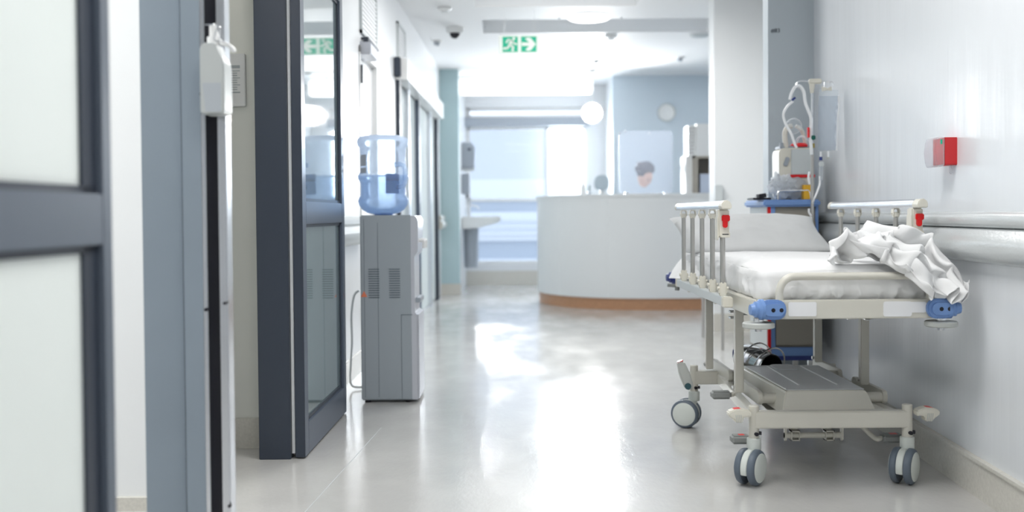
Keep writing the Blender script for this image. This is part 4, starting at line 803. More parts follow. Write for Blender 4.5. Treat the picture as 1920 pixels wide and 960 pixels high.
23,16,10,28,17,13,27,14,20,21,11,20,14,8,16,7,5,16,0,4,18,-4,5,17,-10,4,14,-20,2,13,-29,1,14,-25,2,14,-14,5,7,-4,7,6,3,5,4,7,2,0,16,0,-4,25,5,-2,28,13,9,24,16,13,13,13,14,7,11,9,4,8,4,0,8,1,-8,4,-7,-14,-1,-13,-16,-1,-12,-19,5,-10,-21,10,-7,
-21,7,-6,-18,4,-5,-16,1,0,-9,4,4,-3,8,5,4,12,3,10,12,0,20,8,-10,28,5,-20,31,8,-25,28,13,-19,25,13,-7,20,10,0,13,4,6,2,0,12,-9,-1,16,-21,2,20,-32,7,19,-40,8,18,-42,7,18,-42,-3,3,13,-3,1,10,0,3,5,2,4,-2,8,0,-9,11,-4,-11,16,-7,-16,18,-6,-22,
18,-1,-27,17,3,-30,14,2,-27,12,-1,-23,7,-1,-18,5,1,-11,6,3,-4,9,7,5,12,9,14,16,9,22,18,9,27,15,12,26,14,12,21,10,18,14,9,15,5,6,15,-2,5,19,-3,6,21,-8,4,18,-17,-1,13,-27,-6,14,-24,-4,14,-16,1,10,-5,6,7,1,7,5,5,6,1,11,4,-2,22,9,1,27,16,6,25,
17,14,16,15,11,10,11,8,6,10,2,1,6,-1,-8,2,-8,-13,-3,-11,-15,-2,-12,-20,7,-5,-21,10,-6,-22,8,-6,-19,2,-7,-16,-1,-1,-10,1,5,-3,6,7,4,11,4,13,12,-2,20,7,-12,28,5,-22,30,8,-24,30,11,-15,27,12,-5,20,8,1,11,2,6,-1,-2,11,-13,-1,16,-25,3,18,-34,7,
18,-40,10,16,-41,8,16,-40,-6,1,10,0,3,7,3,4,2,6,3,-5,9,0,-10,11,-5,-15,17,-6,-17,19,-4,-23,18,-1,-27,17,2,-28,14,1,-25,11,-1,-21,7,-2,-15,4,-1,-9,5,2,-1,8,5,7,12,8,16,18,8,22,19,9,25,17,10,25,15,11,20,12,11,12,8,12,4,6,13,-2,6,19,-7,7,23,
-7,5,21,-17,-2,16,-25,-9,12,-26,-9,13,-15,-2,10,-7,3,9,0,8,5,3,8,3,9,8,3,19,12,2,26,16,9,26,19,9,20,14,10,14,13,4,8,9,2,1,6,-3,-7,-1,-7,-11,-4,-10,-16,-2,-7,-20,7,-5,-23,13,-3,-21,7,-6,-20,2,-6,-16,-3,-1,-10,-1,7,-3,4,8,5,10,5,13,9,-4,22,7,
-16,27,4,-25,31,8,-21,31,11,-12,28,10,-2,19,6,3,9,0,6,-3,-3,11,-16,-2,14,-27,2,16,-36,9,15,-40,11,14,-40,11,13,-38,-6,2,6,3,4,3,6,5,0,8,3,-7,10,-1,-13,12,-4,-17,16,-5,-19,19,-3,-24,19,0,-25,15,1,-26,14,0,-23,10,-1,-18,6,-3,-13,3,-2,-6,5,0,
1,7,4,11,13,5,18,20,7,22,21,8,24,19,10,22,18,11,16,13,7,10,8,6,4,5,10,-4,7,17,-5,6,24,-11,6,25,-17,-2,18,-27,-8,14,-25,-10,11,-18,-6,10,-7,2,8,-1,6,6,4,11,6,7,10,5,18,13,6,27,16,5,28,15,9,23,15,5,18,11,3,9,10,0,1,5,-1,-5,0,-5,-11,-7,-7,-16,
-1,-6,-21,9,-3,-23,13,-2,-23,9,-4,-19,-1,-3,-16,-4,1,-9,-2,7,-2,3,10,6,8,3,15,8,-6,22,4,-20,27,4,-25,31,8,-20,31,11,-7,28,9,0,18,4,5,7,0,9,-4,-4,11,-18,-4,13,-28,3,13,-37,9,12,-40,13,9,-39,13,9,-36,-2,6,4,4,5,-1,7,4,-4,8,1,-9,10,-1,-15,13,
-3,-18,16,-4,-22,18,-2,-24,17,0,-26,15,1,-24,12,0,-19,10,-2,-15,6,-2,-9,4,-2,-4,4,-2,5,8,1,13,15,3,20,20,5,22,23,7,22,21,10,19,20,9,12,15,6,7,9,3,3,5,6,-1,4,13,-7,5,24,-11,4,26,-21,0,23,-26,-4,16,-27,-8,13,-19,-6,9,-10,1,7,-1,7,6,4,10,7,10,
11,8,18,12,3,27,11,6,30,13,3,28,13,4,20,13,1,10,10,1,3,6,0,-5,-3,-3,-9,-6,-4,-17,-3,-4,-22,10,-3,-24,15,-1,-23,8,0,-21,-1,0,-16,-7,3,-8,-3,8,0,3,9,9,8,3,16,6,-12,22,3,-21,28,3,-24,30,9,-14,30,12,-6,25,7,3,16,3,7,6,-2,11,-3,-4,14,-18,-1,13,
-30,4,11,-38,11,9,-40,11,5,-38,9,2,-33,0,8,2,3,2,-4,6,2,-8,7,0,-12,11,-1,-16,13,-2,-21,16,-1,-24,16,-2,-26,15,0,-25,14,1,-21,12,0,-16,10,-1,-10,7,-1,-7,5,-2,1,7,-1,6,9,-1,16,16,1,20,21,3,23,22,5,23,23,7,16,21,7,9,17,4,5,9,2,3,5,5,-3,3,9,-7,
3,21,-15,0,27,-22,1,23,-28,-1,20,-27,-3,15,-21,-1,11,-11,3,6,-1,6,6,6,10,10,10,11,7,20,8,3,28,8,0,33,10,3,30,13,-1,22,13,2,11,11,1,4,5,1,-3,-3,-1,-10,-9,-1,-16,-3,-1,-23,10,-2,-24,16,0,-24,8,2,-22,-4,4,-16,-8,6,-8,-4,9,4,3,8,12,8,-3,17,5,
-14,22,2,-23,26,4,-19,31,11,-12,28,11,-3,23,6,3,13,0,9,6,-2,14,-3,-1,16,-17,2,14,-32,7,10,-40,11,8,-40,8,2,-36,2,-1,-30,-1,4,0,1,1,-7,5,-1,-11,8,-1,-15,10,0,-20,14,1,-22,14,1,-27,15,0,-26,14,0,-24,14,0,-18,11,1,-12,10,-1,-7,8,0,-2,9,-1,3,8,
0,10,13,-1,15,17,0,22,21,1,24,22,2,23,21,5,17,22,4,8,17,2,3,11,1,0,5,4,-3,3,9,-11,-1,16,-16,0,24,-24,-1,23,-29,1,20,-28,2,18,-21,3,13,-11,5,8,-1,8,7,7,9,8,12,11,8,20,6,2,29,6,0,34,9,-3,32,12,1,23,12,-1,13,10,1,4,5,1,-4,-4,1,-9,-10,3,-16,-4,
1,-21,10,1,-24,15,2,-25,7,5,-22,-5,7,-18,-9,8,-6,-3,9,7,3,5,14,7,-5,19,4,-18,20,3,-23,27,6,-18,30,12,-9,28,11,-2,20,3,3,12,1,11,5,0,16,-4,1,17,-20,4,13,-34,9,10,-41,10,7,-40,5,3,-35,-3,-2,-28,-5,0,-3,2,0,-11,5,0,-15,9,-1,-18,12,1,-22,12,4,
-24,14,3,-25,15,2,-24,13,1,-21,13,0,-15,10,0,-9,9,-1,-4,9,0,1,11,1,5,13,1,10,15,-1,16,21,0,20,21,0,24,19,1,25,20,2,19,20,1,10,16,0,2,10,-1,-2,6,3,-7,3,7,-13,0,12,-19,-2,23,-25,0,21,-29,2,21,-28,4,19,-20,5,15,-11,7,8,0,7,7,8,11,7,13,11,6,20,
8,3,29,6,-2,35,8,-1,33,10,-3,25,9,-1,13,9,-1,4,4,1,-4,-3,5,-10,-10,6,-16,-4,6,-20,8,2,-24,13,4,-24,7,8,-23,-5,9,-18,-8,10,-5,-2,8,8,4,4,18,6,-9,18,3,-19,21,3,-24,26,10,-17,29,13,-9,27,10,-2,20,4,4,12,1,12,4,2,15,-8,2,15,-23,4,11,-36,7,9,
-43,10,7,-40,4,4,-35,-4,2,-27,-3,1,-7,3,1,-16,7,1,-18,10,0,-21,12,2,-22,14,4,-23,14,4,-22,15,4,-20,13,2,-15,10,1,-12,8,-1,-7,8,-1,-2,9,0,2,13,2,5,15,1,8,20,1,12,22,0,19,22,1,24,18,0,26,17,-1,23,16,-1,13,14,-2,4,9,-2,-3,5,0,-11,4,4,-16,1,10,
-22,1,18,-25,0,22,-29,4,20,-27,4,21,-20,6,16,-10,5,10,0,8,4,9,11,4,15,14,5,20,10,3,30,8,-1,34,7,-2,34,7,-4,25,6,-3,15,5,-2,4,4,2,-4,-2,7,-11,-8,11,-16,-4,8,-22,7,5,-24,12,5,-24,6,10,-22,-3,11,-17,-6,11,-5,-1,8,9,4,1,18,5,-9,20,4,-22,21,5,
-24,25,11,-19,28,14,-9,26,11,-2,21,6,5,12,3,10,2,1,13,-12,1,12,-26,2,9,-37,7,9,-42,8,7,-41,5,6,-35,0,4,-29,2,5,-9,6,2,-19,7,0,-20,10,1,-22,13,2,-22,15,3,-21,16,4,-18,14,4,-15,11,3,-13,9,1,-9,6,0,-5,7,0,-1,9,1,2,13,1,3,16,3,5,22,2,10,24,1,
17,22,0,23,17,2,27,14,-2,25,13,-3,17,12,-3,8,7,-3,-4,5,-3,-11,3,1,-20,2,6,-23,3,16,-28,2,20,-29,5,21,-27,6,21,-19,5,17,-12,6,9,0,7,3,9,12,1,18,14,4,23,14,3,29,10,1,35,7,-4,33,3,-5,26,1,-5,15,3,-3,6,3,4,-4,-1,10,-11,-5,14,-18,-3,10,-23,6,4,
-25,11,8,-23,6,11,-22,-3,12,-15,-3,11,-5,1,7,9,5,1,18,6,-11,20,3,-23,22,7,-27,25,13,-20,26,15,-11,24,13,-2,21,9,3,12,5,9,0,2,12,-12,-2,11,-27,1,12,-35,6,11,-41,8,10,-40,5,7,-36,2,5,-31,8,4,-11,7,1,-19,8,2,-21,10,1,-22,14,2,-21,17,1,-19,16,
2,-16,11,3,-12,10,3,-9,6,2,-9,5,1,-5,6,1,-2,9,2,3,13,2,4,16,6,5,20,5,10,25,3,16,22,4,21,18,2,26,13,-1,26,10,-6,21,8,-7,9,8,-6,-2,4,-4,-13,1,-2,-21,3,4,-26,3,12,-30,4,19,-30,6,20,-27,8,22,-20,6,16,-12,6,8,-1,8,0,11,11,0,20,16,3,25,15,6,30,
12,1,33,7,-4,33,1,-7,26,-2,-7,15,0,-2,5,1,6,-3,0,14,-12,-3,15,-19,-2,10,-23,7,4,-25,9,7,-23,5,13,-20,-1,12,-14,-2,10,-4,3,7,8,7,-1,16,6,-12,21,6,-25,23,10,-27,24,15,-23,23,17,-12,23,15,-4,19,12,4,11,9,8,2,3,13,-11,0,16,-23,-1,18,-33,4,16,
-38,6,14,-40,4,9,-34,2,6,-30,7,-2,-13,10,3,-18,10,2,-20,12,2,-20,15,0,-21,17,1,-18,13,0,-15,10,1,-10,6,1,-9,5,3,-6,4,2,-6,7,3,-1,8,3,3,11,4,6,15,7,9,20,8,12,23,6,16,24,6,20,18,5,24,12,-1,25,7,-7,20,6,-8,11,7,-6,-2,5,-6,-12,1,-4,-23,2,2,-28,
3,11,-32,4,16,-32,7,20,-27,8,20,-20,8,14,-11,7,6,-1,8,-1,12,11,-1,22,16,4,26,18,5,29,13,2,33,6,-4,31,1,-7,25,-4,-7,15,-3,-1,5,1,9,-3,0,16,-13,-2,17,-19,0,9,-24,6,3,-25,9,8,-22,3,12,-18,-2,11,-12,0,9,-4,5,5,8,8,-2,14,10,-15,19,10,-23,22,14,
-26,23,19,-21,22,19,-13,21,17,-2,16,15,3,12,12,9,3,7,15,-5,0,21,-19,0,23,-29,1,21,-38,3,15,-38,2,12,-33,-1,9,-28,6,-6,-15,12,3,-17,13,3,-18,14,1,-19,17,0,-19,15,0,-18,13,-1,-14,6,-1,-12,5,-1,-6,3,2,-6,5,3,-4,6,4,0,7,5,7,9,6,10,13,7,13,19,9,
15,24,10,16,23,10,18,18,6,21,11,1,22,5,-5,19,4,-7,10,7,-6,0,5,-5,-13,2,-4,-22,2,2,-30,3,9,-33,3,14,-33,6,18,-27,8,18,-20,9,12,-11,8,4,-1,9,-2,14,11,-2,23,16,4,27,19,5,28,15,2,31,6,-4,30,-1,-8,23,-4,-5,14,-4,2,6,-1,13,-3,1,17,-12,-2,16,-22,
2,7,-25,7,3,-24,7,8,-21,2,11,-16,-2,9,-11,2,7,-2,7,4,7,11,-5,12,13,-14,18,16,-21,20,19,-20,21,23,-17,21,21,-8,19,18,-1,15,16,5,10,14,7,5,10,15,-2,4,22,-12,0,25,-28,0,20,-37,0,15,-37,-2,11,-32,-4,10,-25,4,-7,-16,15,2,-16,15,1,-18,17,0,-17,
16,-1,-18,16,-1,-16,10,-1,-14,7,-2,-9,3,-2,-6,4,1,-3,4,3,-1,5,6,4,4,6,10,7,7,15,11,9,16,19,7,15,23,11,16,22,13,16,17,10,18,11,4,18,3,-3,15,4,-4,9,7,-4,0,5,-4,-11,2,-2,-22,3,3,-30,2,7,-33,3,14,-33,6,16,-27,8,16,-21,9,10,-11,8,3,0,9,-4,14,12,
-1,24,17,4,28,19,5,27,13,0,30,6,-5,28,0,-8,21,-4,-2,13,-4,6,7,-1,15,-2,-1,18,-14,1,12,-23,3,5,-27,7,4,-24,7,8,-19,2,9,-15,-1,6,-9,4,5,0,9,1,7,14,-6,12,18,-13,15,21,-14,17,25,-13,20,25,-10,20,22,-4,17,18,2,13,16,6,7,15,8,4,12,12,2,7,20,-8,1,
22,-23,0,19,-36,-2,11,-38,-4,8,-31,-6,6,-26,5,-8,-12,16,0,-19,18,-2,-17,18,-1,-18,18,-2,-15,14,-1,-15,12,-1,-10,7,-2,-7,5,-2,-2,3,1,1,4,3,3,2,5,7,1,7,13,4,8,17,9,8,17,17,9,16,21,10,14,20,12,15,17,13,15,10,7,14,4,1,11,5,-1,5,6,0,-1,4,-2,-12,
3,1,-20,2,4,-28,2,9,-32,4,13,-32,5,15,-27,7,12,-20,8,9,-12,9,2,-1,10,-3,14,13,0,24,17,4,28,18,4,29,13,-1,29,5,-7,27,-1,-6,19,-3,0,12,-3,10,7,-1,17,-3,0,15,-15,1,9,-26,6,3,-27,8,3,-24,6,7,-17,2,7,-13,3,3,-6,7,2,1,12,-2,9,18,-6,11,22,-10,14,
26,-8,15,29,-4,16,26,-3,18,21,-1,15,16,5,9,15,7,4,16,7,3,14,10,4,8,17,-5,3,22,-19,0,17,-34,-2,11,-36,-4,5,-32,-6,3,-26,12,-11,-9,17,-2,-21,18,-2,-19,19,-2,-15,17,-2,-14,16,-1,-9,11,1,-8,9,0,-4,6,0,0,4,1,2,1,3,6,0,4,9,1,5,14,1,5,18,7,7,18,
12,8,17,18,11,15,17,11,13,15,10,14,12,8,10,6,6,7,5,3,2,5,3,-5,4,3,-12,1,4,-21,2,9,-27,2,11,-30,3,13,-30,5,13,-26,6,10,-20,8,7,-10,9,2,-1,12,-3,14,14,0,23,17,6,29,17,5,29,11,-3,30,4,-6,25,0,-7,18,-2,3,12,-2,12,4,-1,16,-6,1,12,-19,4,6,-27,6,
1,-27,9,3,-21,6,5,-16,6,5,-9,6,0,-5,12,0,3,16,-3,9,21,-6,12,26,-7,13,29,-3,13,31,0,15,26,1,15,18,2,13,15,6,7,14,8,1,14,8,1,14,8,3,9,16,-4,2,20,-17,1,19,-29,0,13,-34,-2,6,-31,-5,4,-26,21,-11,-6,17,-2,-21,19,-1,-18,19,-2,-14,17,0,-10,14,1,-9,
11,3,-6,8,2,-4,6,3,-1,4,2,2,0,3,7,2,1,11,0,2,14,2,1,18,2,2,19,9,5,19,11,9,16,14,12,13,12,10,13,12,8,9,8,5,5,7,5,-1,4,6,-8,1,7,-15,0,10,-22,0,12,-26,1,15,-29,3,16,-28,5,13,-25,6,8,-17,8,5,-9,9,0,2,13,-3,13,15,0,24,18,7,28,15,6,30,10,0,29,5,
-6,24,0,-5,17,-3,4,10,-2,12,1,1,13,-11,2,8,-22,6,3,-28,9,0,-26,10,1,-20,9,5,-11,8,2,-6,13,0,-3,16,-1,2,20,-1,8,24,-4,13,28,-5,14,30,-3,13,31,0,14,25,2,16,17,4,13,12,7,7,13,9,1,12,6,-2,11,9,-3,5,13,-8,1,20,-17,1,21,-26,4,15,-31,1,9,-29,-1,6,
-24,28,-8,-6,17,-2,-20,18,0,-16,19,1,-13,17,2,-10,12,4,-8,8,4,-7,7,4,-5,5,4,-3,3,3,1,2,1,8,1,0,11,4,-1,14,0,-4,16,3,-2,20,3,-1,21,8,7,17,6,10,13,10,11,12,9,9,10,9,7,5,7,6,-2,3,6,-8,-1,7,-17,-1,13,-23,-1,17,-27,1,19,-29,2,19,-27,5,15,-22,6,
9,-15,8,3,-5,10,-1,5,13,-6,15,17,-1,23,17,8,29,15,9,29,10,2,27,4,-4,23,0,-2,16,-3,4,7,-1,9,-3,1,10,-14,5,5,-25,8,0,-27,11,-1,-25,14,0,-16,12,3,-9,15,1,-4,16,0,-1,20,3,0,23,1,7,25,1,11,28,-5,15,29,-3,15,29,-3,16,24,1,17,16,5,16,11,8,10,10,7,
1,10,6,-5,6,6,-10,1,12,-15,-4,20,-20,2,21,-24,7,15,-29,7,10,-26,3,7,-23,31,-3,-6,15,-4,-21,16,1,-17,18,3,-13,14,5,-11,11,6,-8,7,5,-8,6,4,-5,4,4,-2,3,1,2,2,0,8,3,-1,10,2,-3,11,4,-5,14,-1,-7,19,5,-3,21,2,2,17,4,8,14,3,11,11,5,9,9,7,8,6,7,6,0,
2,8,-7,-1,9,-16,-1,11,-22,-1,20,-28,0,21,-29,3,23,-26,4,17,-20,6,11,-12,8,4,-1,10,-3,10,15,-7,17,17,-3,24,17,9,28,13,11,29,11,5,26,5,-2,20,-1,0,13,-3,3,4,0,8,-6,4,6,-17,8,2,-23,12,-1,-26,14,-1,-22,16,-1,-14,18,1,-8,18,1,-3,20,2,-3,22,5,0,
23,8,5,25,1,11,27,-1,14,26,-6,16,27,-4,17,22,0,19,15,3,18,10,6,13,7,6,3,6,4,-7,2,5,-17,-5,11,-20,-6,20,-22,1,21,-24,11,14,-27,10,9,-25,7,8,-22,31,-2,-7,12,-4,-23,13,0,-19,13,5,-16,13,6,-11,9,7,-9,6,5,-7,6,4,-4,5,3,-1,3,0,4,1,-1,7,1,-1,9,4,
-3,9,2,-7,12,4,-8,18,3,-5,19,4,0,18,0,6,12,0,8,11,0,9,8,3,8,5,4,7,1,3,8,-5,0,11,-12,0,13,-21,0,16,-27,0,24,-29,2,22,-25,5,20,-18,5,13,-7,7,5,2,9,-3,13,14,-8,20,18,-2,26,15,10,28,13,12,28,11,6,24,6,1,18,0,1,10,-2,4,0,3,4,-9,8,4,-16,13,1,-21,
14,-1,-22,18,-1,-19,20,-1,-12,21,1,-8,21,1,-6,20,5,-5,21,9,-3,23,8,5,23,6,11,25,-4,14,24,-6,17,24,-6,18,21,-2,19,13,1,19,6,3,15,4,5,3,2,4,-9,-2,5,-18,-8,11,-24,-7,20,-23,3,21,-24,10,13,-26,13,8,-25,10,6,-21,29,-3,-6,9,-3,-25,10,1,-23,11,5,
-16,9,5,-11,8,5,-9,5,5,-6,6,4,-4,5,2,0,2,1,4,-2,0,7,1,-1,7,2,-3,9,7,-8,11,4,-7,16,8,-5,20,3,-1,17,1,3,13,-2,6,10,-3,7,6,0,8,3,1,8,0,2,9,-5,2,11,-11,2,14,-19,2,16,-24,0,21,-28,3,23,-22,3,18,-15,4,14,-6,5,7,6,7,-3,15,14,-8,23,15,0,28,14,11,
28,10,14,27,10,6,22,7,2,15,2,4,7,3,4,-3,7,2,-9,14,0,-15,16,1,-18,18,1,-19,21,0,-16,23,1,-11,22,1,-10,21,3,-9,19,7,-8,18,9,-4,19,11,4,22,4,12,22,-1,15,23,-10,18,21,-8,18,19,-4,20,10,-1,19,3,3,14,1,5,3,0,5,-10,-5,6,-19,-9,12,-24,-8,19,-23,3,
20,-25,11,12,-26,14,6,-24,11,4,-20,25,-5,-7,8,-1,-26,9,3,-23,8,4,-17,8,4,-10,4,3,-8,4,4,-6,4,3,-3,5,3,1,1,2,4,-2,2,5,-2,0,7,3,-3,7,6,-7,12,10,-7,15,7,-3,20,7,-2,18,1,1,15,0,1,12,-2,6,5,-2,7,0,0,8,-5,0,10,-8,2,12,-12,3,15,-19,6,15,-23,4,19,
-23,2,21,-20,3,18,-12,3,14,-5,2,7,7,5,-2,18,10,-7,25,13,1,28,10,12,28,9,14,25,8,6,20,6,3,12,6,5,4,6,4,-4,13,0,-9,18,1,-12,21,0,-15,22,3,-17,22,3,-16,23,2,-14,21,4,-11,19,4,-11,15,8,-9,14,10,-3,16,7,7,20,7,12,23,-4,17,20,-10,20,19,-12,20,15,
-5,19,7,0,18,1,3,12,-1,6,2,-2,7,-9,-5,8,-19,-10,12,-23,-7,20,-24,3,18,-26,11,12,-26,13,3,-23,11,0,-19,23,-7,-6,8,2,-26,8,4,-23,6,5,-17,3,3,-11,2,3,-8,2,2,-5,2,4,-2,4,3,2,2,3,5,-3,3,6,-2,2,5,2,-3,7,8,-7,10,10,-6,16,10,-3,19,6,-1,21,4,-2,18,
2,-1,12,1,1,7,1,6,-1,0,9,-7,-1,9,-13,0,12,-18,6,15,-20,8,17,-22,8,15,-22,6,22,-16,2,17,-12,1,14,-2,1,8,7,2,-1,18,7,-6,25,9,2,29,8,13,26,5,12,23,7,5,17,7,4,10,7,5,1,10,4,-6,16,2,-9,23,0,-10,25,3,-14,24,3,-15,21,5,-19,20,6,-16,17,6,-14,15,6,
-10,11,9,-6,10,6,3,14,8,11,20,2,16,22,-4,19,19,-13,21,15,-12,22,12,-5,20,5,1,17,-1,5,9,-2,8,0,-2,8,-9,-5,8,-17,-9,14,-22,-6,19,-25,3,19,-27,12,10,-27,12,2,-23,9,-4,-19,22,-6,-3,7,5,-26,5,5,-23,2,5,-18,0,3,-13,0,3,-8,0,4,-4,1,3,0,3,3,3,2,3,
6,-1,4,6,-3,2,5,2,-2,6,7,-6,10,11,-6,14,11,-3,20,7,-2,21,5,-3,19,4,-5,13,4,-1,6,4,4,1,3,7,-7,1,9,-14,2,11,-21,7,16,-23,11,17,-23,12,16,-20,7,16,-17,4,18,-9,0,15,-2,0,10,7,1,2,18,4,-3,24,5,3,26,5,10,24,3,10,20,6,5,16,7,5,6,9,7,-2,11,4,-8,18,
2,-10,24,3,-12,27,3,-12,25,5,-15,21,7,-17,15,8,-18,13,8,-14,10,8,-8,7,7,0,7,7,9,13,2,17,20,1,20,21,-8,21,16,-13,23,12,-12,23,9,-3,21,3,3,15,-1,7,6,-3,9,-3,-2,9,-9,-4,9,-15,-8,14,-21,-5,20,-25,4,17,-28,11,10,-28,11,0,-23,7,-5,-20,19,-1,-2,2,
4,-25,0,5,-24,-1,5,-20,-1,4,-14,-1,4,-8,1,4,-3,0,4,1,2,3,4,2,3,7,0,4,7,-2,3,5,1,-2,6,6,-6,9,10,-6,14,11,-3,19,9,-2,22,7,-4,17,4,-7,12,5,-4,6,6,1,1,5,4,-6,6,8,-14,7,12,-20,10,15,-23,15,17,-23,15,16,-20,10,14,-15,4,13,-10,1,16,-2,1,14,6,0,6,
17,2,0,22,3,4,25,2,9,21,3,9,18,5,5,12,7,8,4,8,7,-5,12,3,-11,17,3,-14,23,3,-13,27,5,-13,25,7,-13,19,8,-16,15,8,-14,9,8,-11,7,8,-4,2,9,4,4,5,15,11,4,21,20,-3,22,18,-10,24,13,-14,24,8,-9,25,6,-1,19,2,5,14,-1,8,2,-2,8,-6,-2,9,-11,-4,8,-14,-7,
15,-20,-5,19,-24,6,17,-28,12,9,-27,11,0,-23,6,-7,-21,11,0,-3,-3,4,-26,-5,3,-24,-3,5,-20,-2,4,-15,0,6,-8,2,6,-2,1,6,2,2,3,5,2,4,6,1,3,7,0,3,6,-2,-2,7,3,-6,10,8,-6,14,12,-3,19,11,-2,20,8,-5,18,6,-7,9,6,-7,5,6,-3,0,7,2,-6,10,7,-14,12,11,-19,
15,15,-21,19,16,-22,18,15,-19,12,13,-14,6,10,-8,3,12,-4,3,16,6,3,11,15,1,4,23,1,5,25,1,10,20,2,10,12,5,9,10,8,7,2,9,6,-7,11,1,-13,15,1,-16,21,6,-15,24,7,-14,22,9,-13,19,8,-12,12,6,-12,7,6,-6,2,7,0,0,9,8,1,7,16,11,3,22,18,-2,24,15,-11,25,8,
-13,26,6,-7,23,4,1,20,1,6,10,-2,7,0,-1,8,-8,-1,6,-13,-4,10,-15,-7,14,-19,-2,18,-25,7,16,-26,13,9,-25,11,-2,-22,7,-7,-20,3,-2,-4,-8,4,-27,-7,4,-24,-5,5,-20,-2,6,-14,1,7,-7,3,8,-1,3,7,3,2,5,4,3,4,5,3,3,6,0,2,5,-2,-2,9,-2,-6,11,5,-6,16,10,-5,
19,12,-2,21,11,-4,17,9,-7,10,7,-8,2,7,-5,-3,7,-1,-9,12,5,-15,16,10,-19,21,14,-20,23,15,-19,21,13,-16,14,11,-13,9,9,-9,5,10,-2,6,11,5,6,15,16,4,8,24,0,8,27,1,10,18,2,13,10,5,9,6,9,8,1,10,4,-5,11,0,-14,14,4,-16,18,7,-16,20,10,-15,20,8,-13,14,
7,-12,9,3,-9,2,3,-3,-2,6,2,-4,10,10,1,8,17,12,5,21,16,-3,24,13,-10,25,5,-10,25,5,-5,23,3,2,18,0,5,10,-2,7,-2,-1,5,-9,-1,7,-14,-3,8,-17,-5,14,-21,-1,16,-24,9,16,-26,12,8,-23,11,-2,-20,8,-7,-19,-3,-2,-3,-9,4,-27,-9,6,-24,-6,6,-19,-2,8,-13,2,
9,-5,3,9,0,4,8,2,3,6,3,3,5,3,3,2,2,4,2,5,-3,-3,8,-3,-5,15,1,-8,17,8,-5,21,12,-3,21,11,-3,19,10,-7,11,10,-7,2,7,-6,-6,9,-1,-13,12,3,-18,19,8,-21,25,12,-20,27,13,-18,23,11,-15,16,8,-11,10,7,-7,8,8,-1,9,11,6,11,11,16,7,12,26,2,9,28,1,11,19,2,
11,9,6,10,4,8,7,2,11,3,-7,12,5,-12,13,6,-16,16,11,-15,17,9,-17,16,8,-14,10,5,-12,3,3,-8,-2,1,-2,-7,6,4,-5,9,11,2,9,18,12,5,22,16,-2,22,10,-8,24,5,-7,23,6,-2,22,4,1,16,0,4,8,-2,4,-1,-1,5,-9,-2,5,-15,-3,10,-17,-4,12,-22,3,17,-24,9,14,-25,11,
6,-23,10,-3,-19,8,-7,-17,-8,0,-3,-9,5,-26,-8,7,-23,-6,9,-18,-1,10,-11,2,10,-5,4,9,-1,4,8,1,2,7,1,2,4,2,5,3,2,5,-1,3,2,-2,8,-4,-5,15,0,-7,19,7,-7,20,11,-2,22,10,-3,20,8,-5,14,9,-6,4,9,-5,-7,9,-2,-16,14,2,-22,20,7,-24,27,9,-22,28,10,-18,25,9,
-14,18,6,-10,12,5,-4,9,5,3,12,10,7,15,11,17,11,9,25,4,11,29,3,9,21,3,10,10,6,8,4,8,6,-1,12,6,-7,10,7,-14,13,11,-16,13,12,-17,14,10,-17,13,6,-16,6,6,-12,0,4,-7,-8,3,0,-10,5,6,-6,9,14,4,8,20,14,4,23,14,-1,22,9,-6,21,6,-5,21,8,-2,19,7,1,14,2,
2,7,-1,4,-1,-2,3,-10,-2,7,-14,-4,8,-18,-1,14,-21,5,15,-22,10,12,-24,11,5,-22,8,-3,-19,6,-5,-15,-7,3,-1,-8,7,-25,-7,8,-22,-5,10,-17,-1,10,-12,3,11,-6,3,8,-3,3,8,-1,1,6,0,2,5,3,5,2,4,10,-1,2,5,-3,7,0,-4,15,0,-8,18,4,-6,21,9,-2,21,8,-1,21,5,
-4,16,7,-4,6,9,-4,-5,11,-2,-17,14,3,-24,21,5,-27,27,7,-25,28,8,-20,25,8,-14,19,4,-8,13,2,-1,10,3,6,13,7,12,18,10,16,14,9,24,8,10,27,6,9,21,5,8,12,6,6,4,8,5,-2,10,5,-12,11,11,-16,9,13,-18,12,14,-18,12,9,-19,11,8,-16,4,8,-10,-4,7,-5,-11,3,3,
-12,6,9,-6,7,18,6,7,22,14,3,23,14,-1,20,9,-7,19,8,-5,19,9,-1,16,9,0,12,4,2,6,2,2,-3,-1,4,-9,-2,5,-15,-2,11,-16,2,14,-19,7,15,-21,11,11,-22,8,3,-22,6,-1,-18,4,-2,-14,-2,6,-1,-7,7,-24,-7,8,-21,-5,10,-17,-1,11,-12,1,10,-9,4,7,-5,2,7,-3,0,6,0,
2,4,4,7,2,3,12,-1,4,10,-3,7,3,-4,14,0,-8,19,3,-7,19,6,-1,21,5,1,21,3,-1,18,4,-3,8,9,-3,-4,12,0,-16,15,3,-25,21,5,-28,25,6,-27,27,7,-22,25,7,-14,19,3,-7,13,0,1,10,0,9,14,5,14,18,8,19,17,10,22,11,11,23,8,9,19,8,5,11,7,3,4,8,2,-5,9,6,-13,9,12,
-19,9,17,-19,11,14,-20,11,12,-18,9,10,-14,1,11,-8,-7,7,-1,-13,3,4,-11,3,13,-4,7,19,7,4,24,16,2,21,13,-4,19,9,-7,18,8,-6,17,10,-2,14,9,0,9,6,2,2,3,2,-4,2,3,-10,2,6,-12,2,11,-14,5,16,-17,9,16,-19,8,9,-23,7,4,-21,3,0,-18,1,2,-12,6,4,-3,-10,8,
